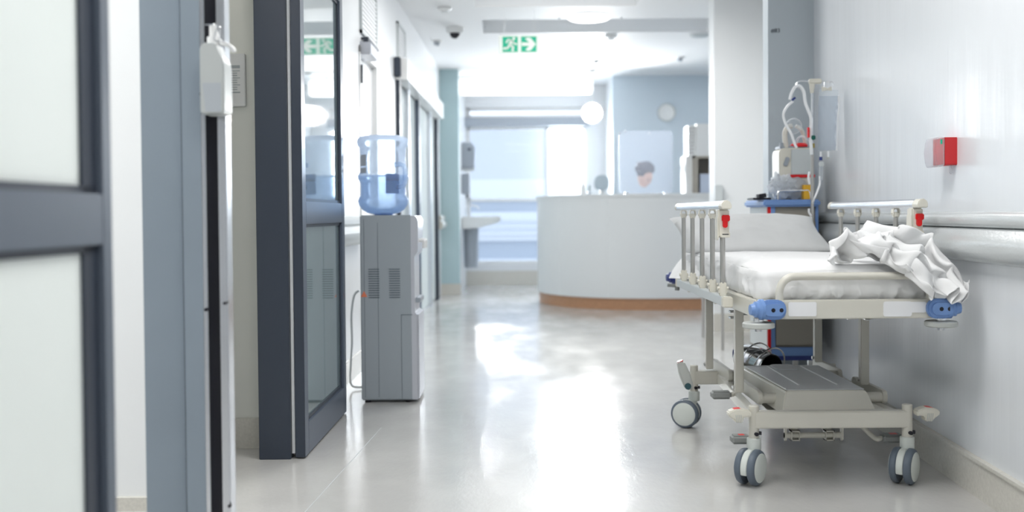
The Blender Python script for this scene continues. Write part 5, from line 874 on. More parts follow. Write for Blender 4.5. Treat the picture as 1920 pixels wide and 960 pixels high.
-21,-8,9,-20,-6,10,-16,-2,10,-13,1,9,-10,2,6,-8,3,5,-5,1,4,0,3,4,3,7,2,3,13,0,2,12,-2,8,6,-5,15,2,-9,19,1,-7,20,5,-1,20,3,2,21,0,1,18,3,-1,10,8,0,-2,12,2,-14,15,4,-24,21,6,-28,24,6,-29,24,6,-24,23,7,-14,19,4,-6,13,-1,2,11,-3,10,12,2,17,18,
7,19,18,9,21,14,14,20,12,9,15,10,3,9,8,0,2,8,2,-7,8,6,-15,8,15,-19,9,17,-21,11,17,-19,10,12,-17,7,13,-10,-2,12,-3,-9,7,1,-13,1,6,-8,1,13,0,3,20,9,3,22,15,-2,21,15,-5,16,9,-9,16,7,-6,15,7,-4,11,9,0,5,6,2,-1,4,3,-5,5,2,-7,7,5,-9,7,12,-11,10,
17,-15,8,14,-19,8,11,-23,4,2,-21,0,3,-17,-2,2,-13,8,3,-5,-13,8,-18,-10,10,-17,-8,10,-15,-2,9,-12,1,7,-11,2,4,-9,3,3,-7,3,3,-1,5,2,2,7,2,1,13,0,1,13,-1,5,10,-4,13,2,-9,20,2,-8,20,3,-2,22,0,2,22,-1,2,19,3,2,11,7,3,0,12,4,-12,15,7,-21,20,7,
-27,23,7,-30,22,7,-25,19,6,-16,16,4,-5,13,0,2,11,-3,10,13,-1,17,17,5,21,19,11,21,17,13,16,13,8,11,12,1,5,8,1,0,8,3,-8,8,11,-14,7,16,-19,9,19,-20,11,16,-20,9,15,-14,4,13,-6,-3,11,1,-10,5,3,-10,-2,5,-4,-2,13,4,2,19,12,1,21,16,-4,17,14,-9,15,
9,-8,13,4,-8,12,6,-5,8,7,-2,2,6,3,-3,6,2,-5,7,1,-5,10,4,-6,11,9,-8,11,16,-14,11,15,-19,7,10,-20,4,5,-20,-2,1,-16,-5,3,-11,7,0,-6,-14,9,-16,-12,10,-14,-8,9,-12,-3,9,-11,1,5,-11,2,1,-9,3,0,-7,5,0,-3,7,0,1,9,0,0,12,1,-1,15,-1,1,11,-3,10,5,-7,
18,0,-8,21,1,-4,23,-2,2,22,-1,3,19,3,4,11,8,5,2,12,8,-7,16,10,-17,20,10,-25,22,9,-29,19,7,-27,15,6,-18,12,5,-6,10,1,2,12,-2,9,13,-1,18,17,4,22,20,12,19,18,12,15,15,5,8,11,1,3,9,2,-2,7,9,-9,8,14,-14,7,19,-18,9,18,-21,10,17,-17,7,13,-11,3,14,
-3,-4,9,3,-8,2,3,-6,-4,5,2,-5,12,8,0,17,15,1,17,16,-6,16,13,-10,12,4,-12,10,3,-9,9,2,-9,5,7,-4,0,7,1,-3,5,2,-5,9,1,-4,11,1,-5,13,9,-7,15,13,-12,13,14,-15,10,12,-18,4,6,-16,-2,3,-13,-7,1,-10,6,0,-5,-13,9,-16,-12,8,-13,-8,7,-11,-3,6,-9,0,3,
-10,3,-1,-9,4,-2,-8,7,-1,-4,10,-2,0,10,-1,1,12,-2,-1,14,0,1,13,-3,6,6,-6,15,1,-7,20,-4,-4,22,-3,0,21,-1,4,16,4,7,9,8,8,4,13,9,-3,17,13,-11,20,13,-20,21,11,-26,16,8,-28,11,7,-19,7,6,-9,9,4,0,11,-1,9,13,0,17,17,7,23,20,13,20,19,10,14,16,4,8,
11,1,2,8,5,-4,6,11,-10,7,17,-15,9,19,-20,9,18,-19,8,16,-15,6,15,-7,2,11,-1,-1,7,3,-4,-1,4,-1,-8,5,6,-6,10,12,-1,14,16,0,14,14,-8,12,6,-15,9,1,-15,8,-2,-14,5,3,-11,4,5,-6,0,7,0,-3,7,3,-5,9,2,-6,13,4,-5,16,6,-6,17,10,-8,17,11,-11,11,12,-13,5,
8,-13,-2,4,-10,-5,3,-8,4,-1,-5,-9,7,-15,-10,6,-14,-7,4,-11,-3,3,-11,2,0,-10,3,-2,-10,7,-2,-9,10,-1,-5,11,-2,-1,10,-4,3,10,-4,3,12,-3,2,13,-3,7,9,-4,13,2,-5,20,-3,-5,21,-5,0,18,-2,5,10,3,9,6,8,8,3,12,11,-1,17,13,-6,20,15,-14,19,14,-22,14,10,
-25,7,8,-20,5,7,-12,6,5,-2,10,3,7,14,4,17,17,10,22,21,13,22,18,10,16,14,5,9,10,2,1,7,6,-5,6,11,-12,8,16,-18,9,19,-20,10,18,-19,9,17,-13,4,15,-5,4,9,0,2,4,4,1,-4,4,3,-8,5,10,-9,8,14,-2,11,14,-5,10,8,-13,9,1,-19,7,-5,-19,4,-2,-15,4,3,-10,2,7,
-6,1,8,0,-3,7,4,-6,10,6,-7,14,5,-5,17,6,-4,19,5,-6,18,7,-6,11,10,-9,6,9,-8,1,7,-7,-2,6,-5,0,-5,-6,-4,6,-17,-6,3,-14,-5,1,-14,0,-1,-13,4,0,-12,8,-2,-10,9,-2,-10,12,-1,-7,11,-2,-1,9,-4,4,5,-7,6,8,-6,8,11,-5,11,12,-2,17,6,-4,19,1,-4,22,-3,1,
15,-1,6,8,2,9,1,5,10,-1,9,10,-3,15,13,-6,18,15,-9,18,15,-17,12,12,-20,6,10,-20,3,8,-14,5,8,-5,9,6,6,13,9,15,18,11,22,20,13,22,17,10,17,12,6,11,8,2,1,5,6,-6,6,11,-14,8,16,-18,12,18,-21,12,18,-18,8,18,-12,6,12,-5,5,7,0,5,1,3,6,-3,4,7,-9,4,12,
-6,5,14,-7,7,10,-11,8,2,-20,6,-6,-24,5,-4,-19,5,0,-12,2,6,-7,2,8,-3,-1,9,1,-3,8,4,-3,10,7,-6,12,7,-4,16,4,-6,18,4,-5,17,2,-6,12,8,-5,7,9,-5,3,10,-1,1,9,1,-3,-11,-10,2,4,-17,-1,2,-18,-2,-1,-16,3,-1,-16,8,-2,-14,12,-1,-10,13,-1,-10,13,0,-7,
10,-2,-1,6,-5,4,2,-8,9,2,-8,13,8,-5,17,11,-4,20,11,-2,25,7,-2,21,4,1,18,1,7,6,2,10,1,4,9,-5,6,11,-8,11,11,-7,14,15,-12,17,14,-12,12,14,-17,6,11,-18,3,10,-14,5,9,-6,6,10,3,12,10,13,17,14,18,19,11,22,15,10,18,10,5,11,6,4,2,5,6,-8,5,11,-14,8,
15,-18,13,18,-19,14,17,-18,10,15,-11,7,10,-5,7,4,-2,8,0,0,8,-4,1,10,-1,1,13,-7,4,12,-10,6,5,-20,6,-3,-26,6,-6,-25,5,-2,-18,5,4,-8,4,8,-3,1,9,0,0,8,1,-2,8,3,-2,10,6,-1,11,8,-6,13,7,-8,14,2,-11,16,4,-7,11,4,-4,8,10,-2,3,11,1,1,11,4,-1,-15,
-14,7,2,-19,1,0,-19,4,0,-19,6,-2,-17,13,0,-14,14,0,-10,16,0,-7,13,0,-6,10,-2,0,4,-4,4,0,-6,10,0,-7,15,3,-7,20,8,-4,24,11,-2,25,13,-1,26,10,2,18,6,6,11,4,8,2,3,10,-4,4,9,-10,7,12,-13,12,12,-12,15,15,-16,14,13,-14,9,12,-16,5,10,-11,4,10,-5,5,
12,2,8,13,6,15,11,14,17,13,18,13,6,18,9,6,12,5,5,2,4,8,-8,4,11,-14,9,14,-17,13,15,-18,15,14,-15,10,12,-11,8,7,-6,8,2,-5,9,0,-5,10,1,-4,12,-1,-1,14,-3,3,10,-15,7,2,-24,8,-5,-28,7,-5,-26,6,0,-16,6,6,-3,6,8,0,4,7,1,1,8,1,-1,8,1,1,11,4,-2,10,8,
-6,10,7,-15,11,7,-15,13,3,-11,12,6,-5,8,8,-2,2,12,1,-2,12,5,2,-19,-21,10,0,-17,8,1,-19,6,0,-17,13,1,-15,15,0,-11,16,1,-7,14,1,-6,12,0,-3,8,-1,-1,4,-1,4,0,-2,8,-1,-4,15,1,-6,20,4,-6,23,9,-2,26,14,0,24,15,0,21,9,3,15,6,6,7,4,8,-2,4,9,-9,5,11,
-13,9,13,-19,15,12,-17,14,13,-19,12,11,-12,8,9,-8,7,10,-1,4,11,1,7,15,1,11,14,5,13,10,13,10,5,17,8,4,13,7,6,3,5,9,-7,5,11,-13,6,12,-17,13,13,-16,15,11,-14,12,8,-10,7,5,-9,6,2,-9,10,2,-8,11,2,-8,13,3,-2,15,-6,4,9,-16,11,2,-24,11,-3,-27,10,
-5,-20,8,0,-9,7,3,-4,7,4,1,5,6,2,3,8,1,1,10,2,-1,13,3,-3,11,4,-10,9,7,-18,7,6,-19,10,7,-15,11,4,-6,8,9,-2,3,10,2,-1,12,4,7,-20,-20,14,0,-15,11,1,-16,13,3,-13,16,2,-9,18,3,-7,14,2,-5,11,1,-5,6,0,-4,5,1,-1,3,1,1,2,2,7,0,0,13,1,-4,19,1,-6,22,
7,-3,23,13,-1,23,15,-1,20,10,0,18,7,1,10,6,5,2,6,9,-3,6,12,-12,10,12,-19,12,13,-25,13,8,-22,11,9,-16,11,7,-4,9,8,1,8,11,2,7,16,-4,10,16,-2,9,12,7,6,5,15,5,3,13,7,4,4,7,6,-5,5,8,-13,8,11,-16,12,12,-17,16,9,-13,13,7,-12,7,4,-11,6,4,-11,8,2,
-10,12,4,-7,13,1,-1,12,-6,9,11,-16,14,4,-21,16,-1,-19,14,-3,-13,11,-4,-9,8,-1,-3,7,1,1,7,5,2,3,9,3,0,12,3,-4,15,3,-8,14,5,-14,9,5,-20,4,5,-21,5,3,-16,7,5,-9,9,6,-2,5,11,3,2,11,6,16,-15,-8,16,-1,-14,14,1,-14,15,4,-9,18,6,-5,17,4,-5,11,4,-6,
5,1,-7,1,1,-5,1,2,-3,2,4,0,2,4,6,2,3,13,1,-2,17,2,-7,21,4,-4,22,13,-1,20,14,-2,20,9,-3,18,8,-2,12,8,3,5,8,8,0,10,12,-8,12,14,-18,12,10,-25,10,6,-28,7,3,-19,9,4,-8,10,6,2,11,11,2,11,15,-4,12,17,-5,9,12,3,4,8,11,3,4,10,6,5,4,7,6,-5,6,6,-12,6,
7,-17,12,6,-19,15,8,-16,14,7,-13,8,5,-13,7,5,-12,9,4,-8,11,3,-4,9,-1,5,11,-7,13,10,-14,18,8,-14,19,2,-11,20,-4,-9,16,-5,-7,10,-4,-3,8,1,1,6,5,4,2,10,4,-5,12,3,-10,16,3,-12,16,4,-17,10,5,-20,2,3,-22,1,3,-18,4,2,-10,6,4,-1,7,8,5,5,11,8,24,-7,
2,16,-4,-13,14,0,-12,14,4,-9,15,6,-4,14,8,-5,7,4,-8,0,3,-10,-4,2,-8,-2,4,-5,2,6,1,2,6,6,1,4,12,2,-2,18,0,-6,19,5,-5,20,12,-1,20,14,-2,20,9,-4,19,9,-3,13,9,0,5,10,6,0,13,12,-6,16,13,-15,14,9,-24,9,2,-28,5,0,-24,5,1,-11,9,5,-1,11,9,1,13,14,
-1,15,17,-3,14,13,2,9,9,6,4,6,6,6,6,2,6,5,-5,5,6,-13,4,4,-19,9,7,-20,13,5,-18,14,6,-16,9,4,-15,8,3,-11,9,4,-6,8,2,2,6,-1,10,7,-5,17,11,-8,20,11,-8,22,3,-8,24,-2,-7,20,-6,-3,13,-4,-2,8,1,2,4,6,4,-2,9,3,-9,12,2,-14,15,3,-18,16,3,-17,10,4,-21,
2,2,-22,0,1,-18,3,2,-10,5,3,0,6,4,8,5,4,11,21,-7,7,14,-3,-12,12,-1,-14,13,3,-9,12,7,-6,10,8,-5,2,7,-11,-4,4,-13,-6,5,-9,-3,6,-4,1,7,1,2,7,7,1,4,12,-2,-2,15,0,-7,18,4,-5,21,13,-1,21,14,-2,22,11,-3,19,8,-3,12,10,-1,4,12,4,-1,14,9,-7,18,12,
-14,18,8,-21,12,0,-27,6,-3,-24,6,0,-15,7,3,-4,8,8,2,12,14,0,17,15,0,20,14,-1,14,10,2,10,7,3,7,6,0,7,4,-4,3,4,-13,2,5,-19,6,4,-21,13,6,-19,12,6,-18,10,5,-15,8,4,-12,8,4,-4,4,2,4,2,-2,14,3,-4,19,11,-5,22,11,-6,24,6,-5,26,-2,-4,22,-5,-1,15,-3,
0,8,1,2,1,5,3,-5,8,2,-13,12,1,-18,15,2,-18,16,2,-19,10,2,-21,2,1,-22,1,0,-17,4,1,-9,5,2,1,4,2,10,2,2,13,9,-10,1,12,-1,-12,12,0,-12,11,4,-11,11,8,-7,6,10,-7,-1,8,-11,-6,8,-12,-7,6,-8,-2,8,-3,0,8,1,3,7,7,-2,2,10,-3,-2,15,-4,-7,16,5,-5,22,12,
-2,23,16,0,21,11,-3,20,10,-2,12,10,-1,5,12,2,-4,15,7,-8,20,10,-13,20,6,-20,15,-1,-26,10,-4,-25,7,-1,-15,7,2,-6,7,7,1,11,12,1,17,15,-1,23,13,-2,20,11,-2,13,7,-1,10,4,1,6,4,-3,4,5,-11,1,3,-19,8,4,-19,11,5,-19,14,7,-18,9,6,-16,7,5,-12,5,4,-3,
1,2,6,-4,-2,14,0,-3,19,9,-3,22,12,-4,26,6,-3,27,0,-3,23,-4,0,15,-2,2,6,1,2,-1,4,2,-9,7,2,-14,12,1,-19,17,-1,-19,16,1,-20,8,0,-22,2,0,-21,2,0,-16,5,-1,-8,6,0,2,2,1,11,2,1,15,-1,-8,-5,11,2,-11,11,2,-13,10,5,-12,10,10,-7,5,11,-6,-3,11,-9,-7,9,
-9,-5,9,-7,-2,8,-2,2,8,2,1,5,6,-2,2,10,-7,-4,11,-2,-7,17,2,-6,21,13,-1,23,16,0,22,13,0,19,9,-2,14,10,-1,4,12,1,-3,16,4,-9,20,8,-14,22,5,-21,17,-1,-25,12,-4,-25,9,-3,-16,8,1,-6,7,5,2,11,11,2,18,14,-1,24,13,-5,21,11,-4,16,6,-4,10,3,0,7,4,-2,
4,3,-10,4,4,-16,8,4,-20,14,7,-18,14,8,-17,10,6,-15,5,5,-11,2,4,-3,-3,3,5,-7,-1,14,-4,-3,19,7,-2,23,12,-2,26,7,-3,27,1,-1,22,-2,0,14,-1,2,4,0,3,-4,4,2,-10,8,2,-16,13,1,-18,17,-2,-20,16,-3,-20,8,-1,-21,1,-2,-21,2,-2,-14,5,-2,-7,7,0,2,4,0,11,
2,0,17,-3,-2,-5,9,3,-13,9,3,-14,10,7,-12,8,12,-7,4,13,-3,-3,13,-5,-6,11,-7,-4,8,-7,1,8,-2,2,6,2,1,4,5,-4,0,9,-5,-4,11,-3,-8,15,5,-5,20,11,-2,22,16,2,22,12,1,20,9,0,14,8,-1,7,12,-1,-3,15,2,-9,21,6,-16,23,5,-21,20,1,-25,13,-4,-25,10,-4,-17,6,
-1,-6,8,3,4,11,9,4,19,13,0,25,14,-4,23,11,-7,16,6,-5,10,2,-3,7,2,-4,4,3,-9,4,3,-15,10,4,-19,14,8,-19,16,9,-16,10,7,-15,4,5,-11,0,5,-2,-4,3,6,-10,0,14,-5,-1,20,5,-2,23,10,-2,25,7,-2,27,3,-3,21,-1,1,13,1,3,2,1,3,-6,5,3,-11,9,2,-17,14,0,-19,
17,-3,-20,14,-4,-21,8,-4,-21,0,-4,-18,2,-3,-13,6,-3,-5,8,-1,3,6,0,13,4,-1,19,-2,2,-4,7,3,-16,7,4,-15,9,9,-10,6,13,-4,3,15,-1,-3,13,-3,-4,11,-8,-2,9,-6,2,6,-4,4,5,1,0,2,5,-2,0,8,-5,-6,11,1,-8,16,4,-6,18,12,-1,20,13,3,22,11,3,20,6,1,16,8,0,7,
10,-2,-2,15,0,-11,21,4,-15,25,6,-21,21,2,-23,16,-3,-24,7,-4,-18,6,-2,-6,6,1,2,13,7,5,19,12,1,25,14,-2,23,12,-5,18,6,-8,11,3,-5,7,1,-5,2,1,-10,4,2,-16,9,4,-19,15,9,-19,16,10,-17,11,7,-15,5,6,-11,-1,5,-2,-6,3,8,-9,2,16,-7,-2,20,4,-1,25,9,-2,
25,8,-3,25,2,-3,20,2,0,11,2,4,2,3,4,-6,7,3,-13,10,3,-17,14,0,-20,15,-5,-22,14,-5,-22,6,-5,-21,1,-5,-16,2,-6,-10,7,-4,-2,9,-2,6,9,0,15,5,0,22,-2,3,-3,5,4,-18,7,6,-12,8,9,-7,5,14,-2,1,14,-2,-2,12,-5,-3,11,-9,0,8,-9,4,6,-4,4,4,0,3,1,5,-3,-3,8,
-1,-7,13,2,-8,16,7,-7,18,8,-1,21,12,3,20,8,5,20,5,4,15,6,1,7,9,-1,-3,14,-1,-10,21,4,-16,24,6,-19,23,4,-21,16,-2,-22,8,-4,-16,3,-2,-9,8,-1,1,12,4,2,21,11,1,22,14,-2,23,12,-4,18,7,-5,13,4,-6,6,2,-6,2,0,-10,2,1,-16,9,5,-20,15,9,-20,16,9,-19,
12,8,-17,6,6,-11,-1,5,-2,-5,5,9,-9,0,18,-6,0,24,2,-2,26,10,-1,25,6,-3,25,4,-4,18,1,0,11,4,3,1,6,5,-6,9,4,-14,11,2,-18,13,0,-23,14,-5,-23,11,-6,-23,7,-5,-21,2,-6,-15,3,-7,-7,6,-6,1,11,-3,10,9,-1,18,7,0,25,-6,3,-5,7,6,-14,9,7,-10,8,10,-4,4,
13,-2,0,12,-5,-2,11,-9,-1,9,-12,3,7,-9,5,4,-4,6,2,0,3,-1,5,1,-4,9,1,-7,14,5,-8,17,4,-7,20,7,-3,21,7,3,21,7,7,19,4,6,14,5,3,4,7,1,-4,13,0,-11,19,4,-15,23,7,-18,23,5,-20,17,0,-19,8,-2,-16,4,-2,-6,7,-2,-3,14,1,0,19,9,-4,22,13,-2,20,13,-3,18,8,
-2,11,5,-3,6,3,-5,1,1,-11,3,1,-15,10,5,-21,15,9,-21,17,9,-20,12,7,-18,5,6,-13,0,6,-2,-5,4,10,-6,2,19,-6,-1,26,3,-1,28,8,-1,27,8,-3,23,3,-5,19,2,0,10,4,3,2,8,4,-8,10,4,-15,12,2,-22,13,-1,-24,12,-4,-25,12,-5,-23,7,-5,-21,4,-6,-13,3,-9,-5,7,
-7,5,9,-6,14,9,-3,21,6,-1,26,-5,6,-5,10,7,-9,12,8,-6,8,9,-3,4,10,-5,-1,11,-9,-1,7,-13,1,6,-13,5,4,-8,8,3,-3,6,-1,1,5,-2,5,4,-5,10,5,-6,13,5,-6,17,4,-7,21,2,-4,23,4,2,22,4,6,18,4,8,11,3,5,3,5,3,-6,10,3,-12,18,6,-15,22,7,-18,23,6,-18,17,2,
-18,8,1,-12,3,-1,-7,8,-3,0,14,0,-4,20,7,-6,20,12,-6,18,12,-4,15,9,1,10,6,1,5,4,-3,2,2,-9,4,3,-17,11,6,-20,16,8,-22,16,8,-22,11,6,-18,6,6,-12,0,6,-3,-4,4,9,-6,1,20,-3,0,27,2,-1,30,9,-1,27,9,-3,23,4,-3,18,3,-2,10,4,2,1,8,4,-10,11,3,-18,12,2,
-23,13,0,-26,13,-3,-25,13,-4,-23,8,-5,-19,3,-7,-12,5,-9,-3,5,-8,9,9,-8,17,7,-4,23,5,-3,27,-1,7,-3,13,7,-4,13,7,-3,10,7,-4,2,8,-9,0,7,-14,-2,5,-15,4,2,-13,8,1,-8,9,-1,-2,7,-3,2,6,-4,6,6,-4,9,8,-2,10,7,-4,16,3,-6,21,0,-5,24,2,0,23,3,7,18,3,8,
10,0,7,1,2,5,-7,8,5,-12,15,7,-14,22,9,-17,20,7,-17,16,4,-16,8,2,-12,3,2,-4,8,-2,0,15,-1,-3,18,6,-9,20,11,-9,16,12,-4,13,10,1,8,6,5,5,4,-1,3,3,-9,6,5,-15,11,7,-21,17,8,-22,15,6,-22,11,6,-19,5,4,-12,1,5,-2,-3,2,8,-5,2,19,-4,0,27,3,-1,31,9,-1,
28,11,-2,22,6,-4,17,4,-1,9,5,2,-1,7,3,-11,10,3,-20,12,2,-25,14,1,-27,15,-2,-24,15,-3,-21,8,-5,-17,4,-7,-11,2,-8,0,6,-9,11,6,-9,19,6,-6,24,5,-3,27,4,4,-1,14,6,-1,14,5,-3,10,5,-6,3,5,-12,-3,5,-18,-1,1,-17,5,-2,-13,11,-2,-7,11,-3,-3,8,-5,2,6,
-4,6,8,-2,6,9,-1,9,9,-1,13,4,-4,22,3,-4,24,2,1,23,3,7,17,-1,9,8,-2,7,1,-1,6,-5,3,5,-10,12,8,-14,17,10,-15,18,9,-15,15,5,-15,8,5,-10,5,2,-4,9,0,1,14,0,-4,17,5,-8,18,11,-10,17,13,-5,11,10,2,8,6,6,5,4,0,3,4,-8,6,5,-16,11,8,-19,17,7,-23,16,6,
-22,11,4,-19,6,5,-11,1,2,-2,-2,1,8,-5,1,17,-4,-1,27,2,-2,32,9,-1,29,12,-1,21,8,-2,15,6,-2,7,5,2,-2,7,3,-13,8,3,-21,12,3,-26,15,2,-27,17,1,-23,15,-3,-19,10,-4,-14,3,-7,-8,2,-8,2,4,-9,11,5,-10,19,5,-7,23,7,-3,26,6,0,0,16,4,-2,14,4,-4,10,2,
-10,1,2,-16,-3,1,-19,0,-2,-18,7,-3,-12,13,-5,-7,13,-4,-4,9,-5,0,8,-3,4,9,-2,6,9,2,7,9,0,14,7,0,19,6,-1,24,4,4,22,0,7,13,-2,9,8,-5,8,2,-5,4,-3,-1,4,-8,5,8,-13,13,11,-14,15,10,-13,14,6,-11,10,5,-7,7,3,-2,10,1,-1,13,1,-3,17,5,-8,17,12,-8,16,
13,-5,11,11,3,8,7,4,5,4,0,4,3,-8,5,5,-15,11,8,-20,17,7,-22,17,5,-22,12,5,-19,7,4,-12,3,1,-1,-2,-1,9,-4,-1,17,-4,-2,27,0,-2,31,7,-2,28,12,-1,19,11,0,13,8,0,6,6,2,-4,4,3,-13,7,3,-21,11,3,-26,16,3,-25,17,2,-23,16,0,-17,9,-4,-11,5,-5,-4,1,-7,5,
3,-10,12,3,-11,16,5,-8,21,10,-3,22,9,-3,-1,15,2,-4,14,1,-9,8,1,-14,1,-1,-19,-2,-3,-20,3,-4,-17,11,-5,-10,14,-5,-6,14,-5,-5,10,-2,-3,9,-2,2,9,1,4,9,1,10,10,5,12,8,3,19,8,5,21,4,5,19,0,7,13,-4,8,5,-6,7,2,-7,4,-2,-7,2,-7,-1,5,-12,6,10,-13,13,
10,-10,15,7,-5,12,4,-3,10,4,-1,9,2,-1,14,3,-3,15,7,-7,18,11,-6,15,13,-2,12,12,2,8,7,3,5,3,-2,3,2,-9,5,5,-14,10,8,-19,18,7,-21,17,5,-22,13,5,-19,8,3,-12,5,0,-1,1,-2,10,-3,-2,18,-4,-3,26,-1,-4,29,5,-2,26,12,1,16,12,0,10,9,2,5,6,2,-4,3,3,-13,
3,3,-20,11,3,-23,15,4,-25,18,3,-21,14,1,-17,10,-1,-8,5,-4,-1,2,-6,8,0,-9,13,1,-11,16,6,-9,17,13,-3,17,12,-5,-3,13,-1,-9,10,-1,-13,8,-2,-18,1,-3,-21,3,-5,-21,6,-4,-17,14,-5,-9,16,-5,-6,13,-3,-4,10,-2,-3,9,1,0,8,1,6,8,6,9,9,6,14,9,10,16,8,8,
19,6,7,19,0,5,11,-2,6,5,-5,5,-1,-9,4,-3,-10,1,-6,-7,2,-13,1,6,-13,9,8,-8,14,7,-1,14,5,3,10,4,1,11,4,0,11,5,-4,16,8,-5,17,11,-2,16,12,0,12,11,3,9,7,1,4,3,-4,2,2,-9,3,4,-15,12,8,-17,17,7,-20,18,5,-19,11,4,-17,8,1,-12,6,-1,-2,3,-2,9,2,-4,17,
-2,-3,25,-2,-5,27,4,-1,23,13,0,13,13,3,6,10,2,4,5,3,-4,-1,3,-12,2,3,-16,8,3,-22,17,4,-21,16,5,-22,14,2,-15,10,0,-8,5,-1,2,1,-4,11,-1,-8,15,-1,-11,16,6,-8,14,14,-3,11,12,-10,-7,9,-2,-14,10,-3,-17,5,-3,-20,5,-6,-22,5,-5,-22,13,-4,-17,14,-2,
-12,15,-3,-5,11,-2,-4,9,0,-1,7,1,2,7,5,7,8,7,12,9,12,12,9,12,16,8,11,18,7,6,17,4,4,13,1,3,3,-3,4,-2,-7,4,-4,-12,1,-10,-11,-1,-14,-5,2,-15,5,5,-8,12,7,0,12,5,5,12,5,5,10,5,2,13,7,-1,15,9,-1,17,10,1,13,11,5,12,9,3,7,7,0,5,2,-5,1,2,-10,5,4,
-13,12,6,-16,18,7,-16,14,4,-18,8,3,-16,4,0,-13,6,-2,-3,7,-4,6,4,-3,15,2,-5,23,0,-4,26,7,-3,20,13,2,9,15,4,4,10,3,2,5,3,-4,-3,3,-9,-4,3,-14,9,4,-18,16,6,-21,18,5,-19,13,4,-15,10,2,-5,5,1,3,0,-2,13,-4,-6,16,-3,-10,17,5,-7,13,15,-2,7,9,-11,
-16,10,-4,-16,9,-4,-19,8,-5,-20,5,-6,-22,10,-5,-20,13,-2,-19,14,0,-12,13,0,-8,9,0,-3,6,0,2,5,4,5,6,6,10,8,11,12,10,13,14,9,14,15,8,11,17,7,5,17,5,2,12,4,2,3,1,3,-3,-5,4,-8,-8,3,-11,-12,-2,-18,-7,-2,-17,0,2,-10,7,5,-1,10,7,5,11,6,6,13,5,7,
13,7,5,17,9,5,14,9,7,12,9,6,8,9,6,7,5,0,5,3,-4,4,2,-9,4,2,-13,13,4,-14,13,4,-17,10,4,-18,1,2,-19,1,0,-13,5,-3,-6,8,-3,3,8,-5,12,6,-5,21,5,-6,25,9,-2,19,16,3,9,16,4,2,11,3,1,4,3,-3,-5,4,-9,-6,3,-13,6,6,-16,18,7,-19,17,8,-17,15,5,-11,10,4,-4,
7,3,6,-1,1,14,-7,-5,18,-5,-8,18,3,-6,13,14,-1,5,11,-11,-23,10,-6,-15,11,-5,-17,8,-6,-18,10,-4,-18,10,-3,-20,14,0,-17,11,1,-15,10,1,-9,6,1,-2,5,2,3,3,4,8,5,10,11,8,13,13,10,14,14,9,13,16,6,10,17,5,3,15,4,1,11,5,0,2,3,3,-5,2,5,-9,-4,4,-15,-5,
0,-18,-7,-4,-18,-2,-3,-11,3,4,-4,6,7,1,10,7,6,13,6,9,16,7,11,16,8,12,14,7,12,9,7,12,7,7,8,6,5,3,6,3,-2,5,1,-8,6,1,-12,7,2,-17,9,2,-20,2,3,-23,-3,1,-19,-3,0,-15,4,-2,-9,9,-4,1,11,-4,8,10,-6,20,10,-6,23,13,-3,21,17,2,9,16,4,3,12,3,2,4,4,-3,
-6,3,-10,-7,5,-12,4,8,-16,15,10,-19,17,10,-15,15,8,-9,13,5,0,8,4,8,-1,2,17,-6,-2,20,-8,-7,20,2,-5,13,12,0,6,21,-10,-19,8,-8,-12,8,-8,-15,10,-3,-16,9,-2,-17,14,1,-17,11,1,-18,9,2,-14,6,1,-10,3,1,-3,3,3,5,2,6,9,4,11,12,8,15,13,10,15,15,8,12,
16,5,8,16,2,1,14,1,0,8,4,-1,1,6,2,-7,6,5,-12,5,5,-14,1,1,-17,-1,-5,-17,-2,-5,-11,0,0,-6,4,6,-2,7,8,2,13,8,8,15,8,14,16,6,17,12,5,17,8,4,15,6,4,12,6,4,6,7,4,0,8,1,-7,3,1,-13,4,0,-20,1,1,-24,-2,1,-25,-7,0,-21,-4,-1,-16,2,-1,-9,10,-2,-3,13,-4,
7,15,-5,16,12,-6,24,15,-4,20,17,2,12,15,3,6,11,3,3,5,3,-3,-5,3,-11,-7,6,-13,2,10,-16,11,13,-18,13,13,-15,15,8,-8,15,6,2,10,5,11,3,3,18,-6,1,23,-6,-4,22,0,-4,15,9,-1,9,22,-13,-11,5,-9,-11,7,-5,-14,7,-3,-16,12,3,-16,12,2,-17,11,3,-17,6,3,-14,
2,2,-10,1,2,-2,1,3,6,2,7,11,4,12,13,7,15,12,9,16,15,8,12,16,4,6,16,0,1,11,0,-2,6,3,-2,-2,6,1,-9,11,3,-11,11,6,-14,10,1,-14,4,-5,-15,-1,-7,-11,-1,-2,-7,1,3,-5,6,8,-1,11,8,5,14,8,14,15,4,20,11,3,20,8,2,18,6,3,13,7,3,7,7,4,-1,6,2,-7,4,0,-14,
-1,0,-21,-4,-1,-26,-7,0,-24,-8,-1,-21,-6,-2,-15,2,-1,-11,10,0,-3,16,-2,5,16,-3,15,16,-6,20,14,-4,21,15,0,15,13,2,8,10,3,5,5,2,-3,-2,4,-11,-5,6,-15,1,12,-16,4,14,-17,8,13,-15,13,10,-8,15,6,2,13,6,13,6,5,19,1,2,24,-5,0,23,0,-2,20,4,1,14,19,
-16,-8,2,-6,-11,4,-3,-13,9,1,-16,10,4,-17,11,4,-17,7,4,-17,5,4,-14,1,4,-8,-1,4,-1,-2,4,8,2,7,13,5,12,13,6,16,13,8,15,14,7,12,17,4,6,14,1,0,10,1,-2,2,2,-2,-6,8,-1,-10,12,2,-12,18,2,-9,14,-1,-13,8,-5,-13,2,-6,-11,-2,-3,-9,0,1,-5,4,6,-4,10,8,
4,14,6,13,14,2,21,11,1,21,8,2,19,7,2,13,6,3,5,6,3,-3,6,3,-9,2,0,-15,-3,0,-21,-9,-2,-24,-11,-1,-23,-11,-3,-18,-5,-2,-15,2,0,-9,10,0,-3,16,0,6,20,-1,11,17,-3,18,16,-4,19,10,-2,17,10,1,11,8,2,6,7,2,-3,1,4,-11,-1,7,-15,-2,11,-17,-2,13,-16,1,13,
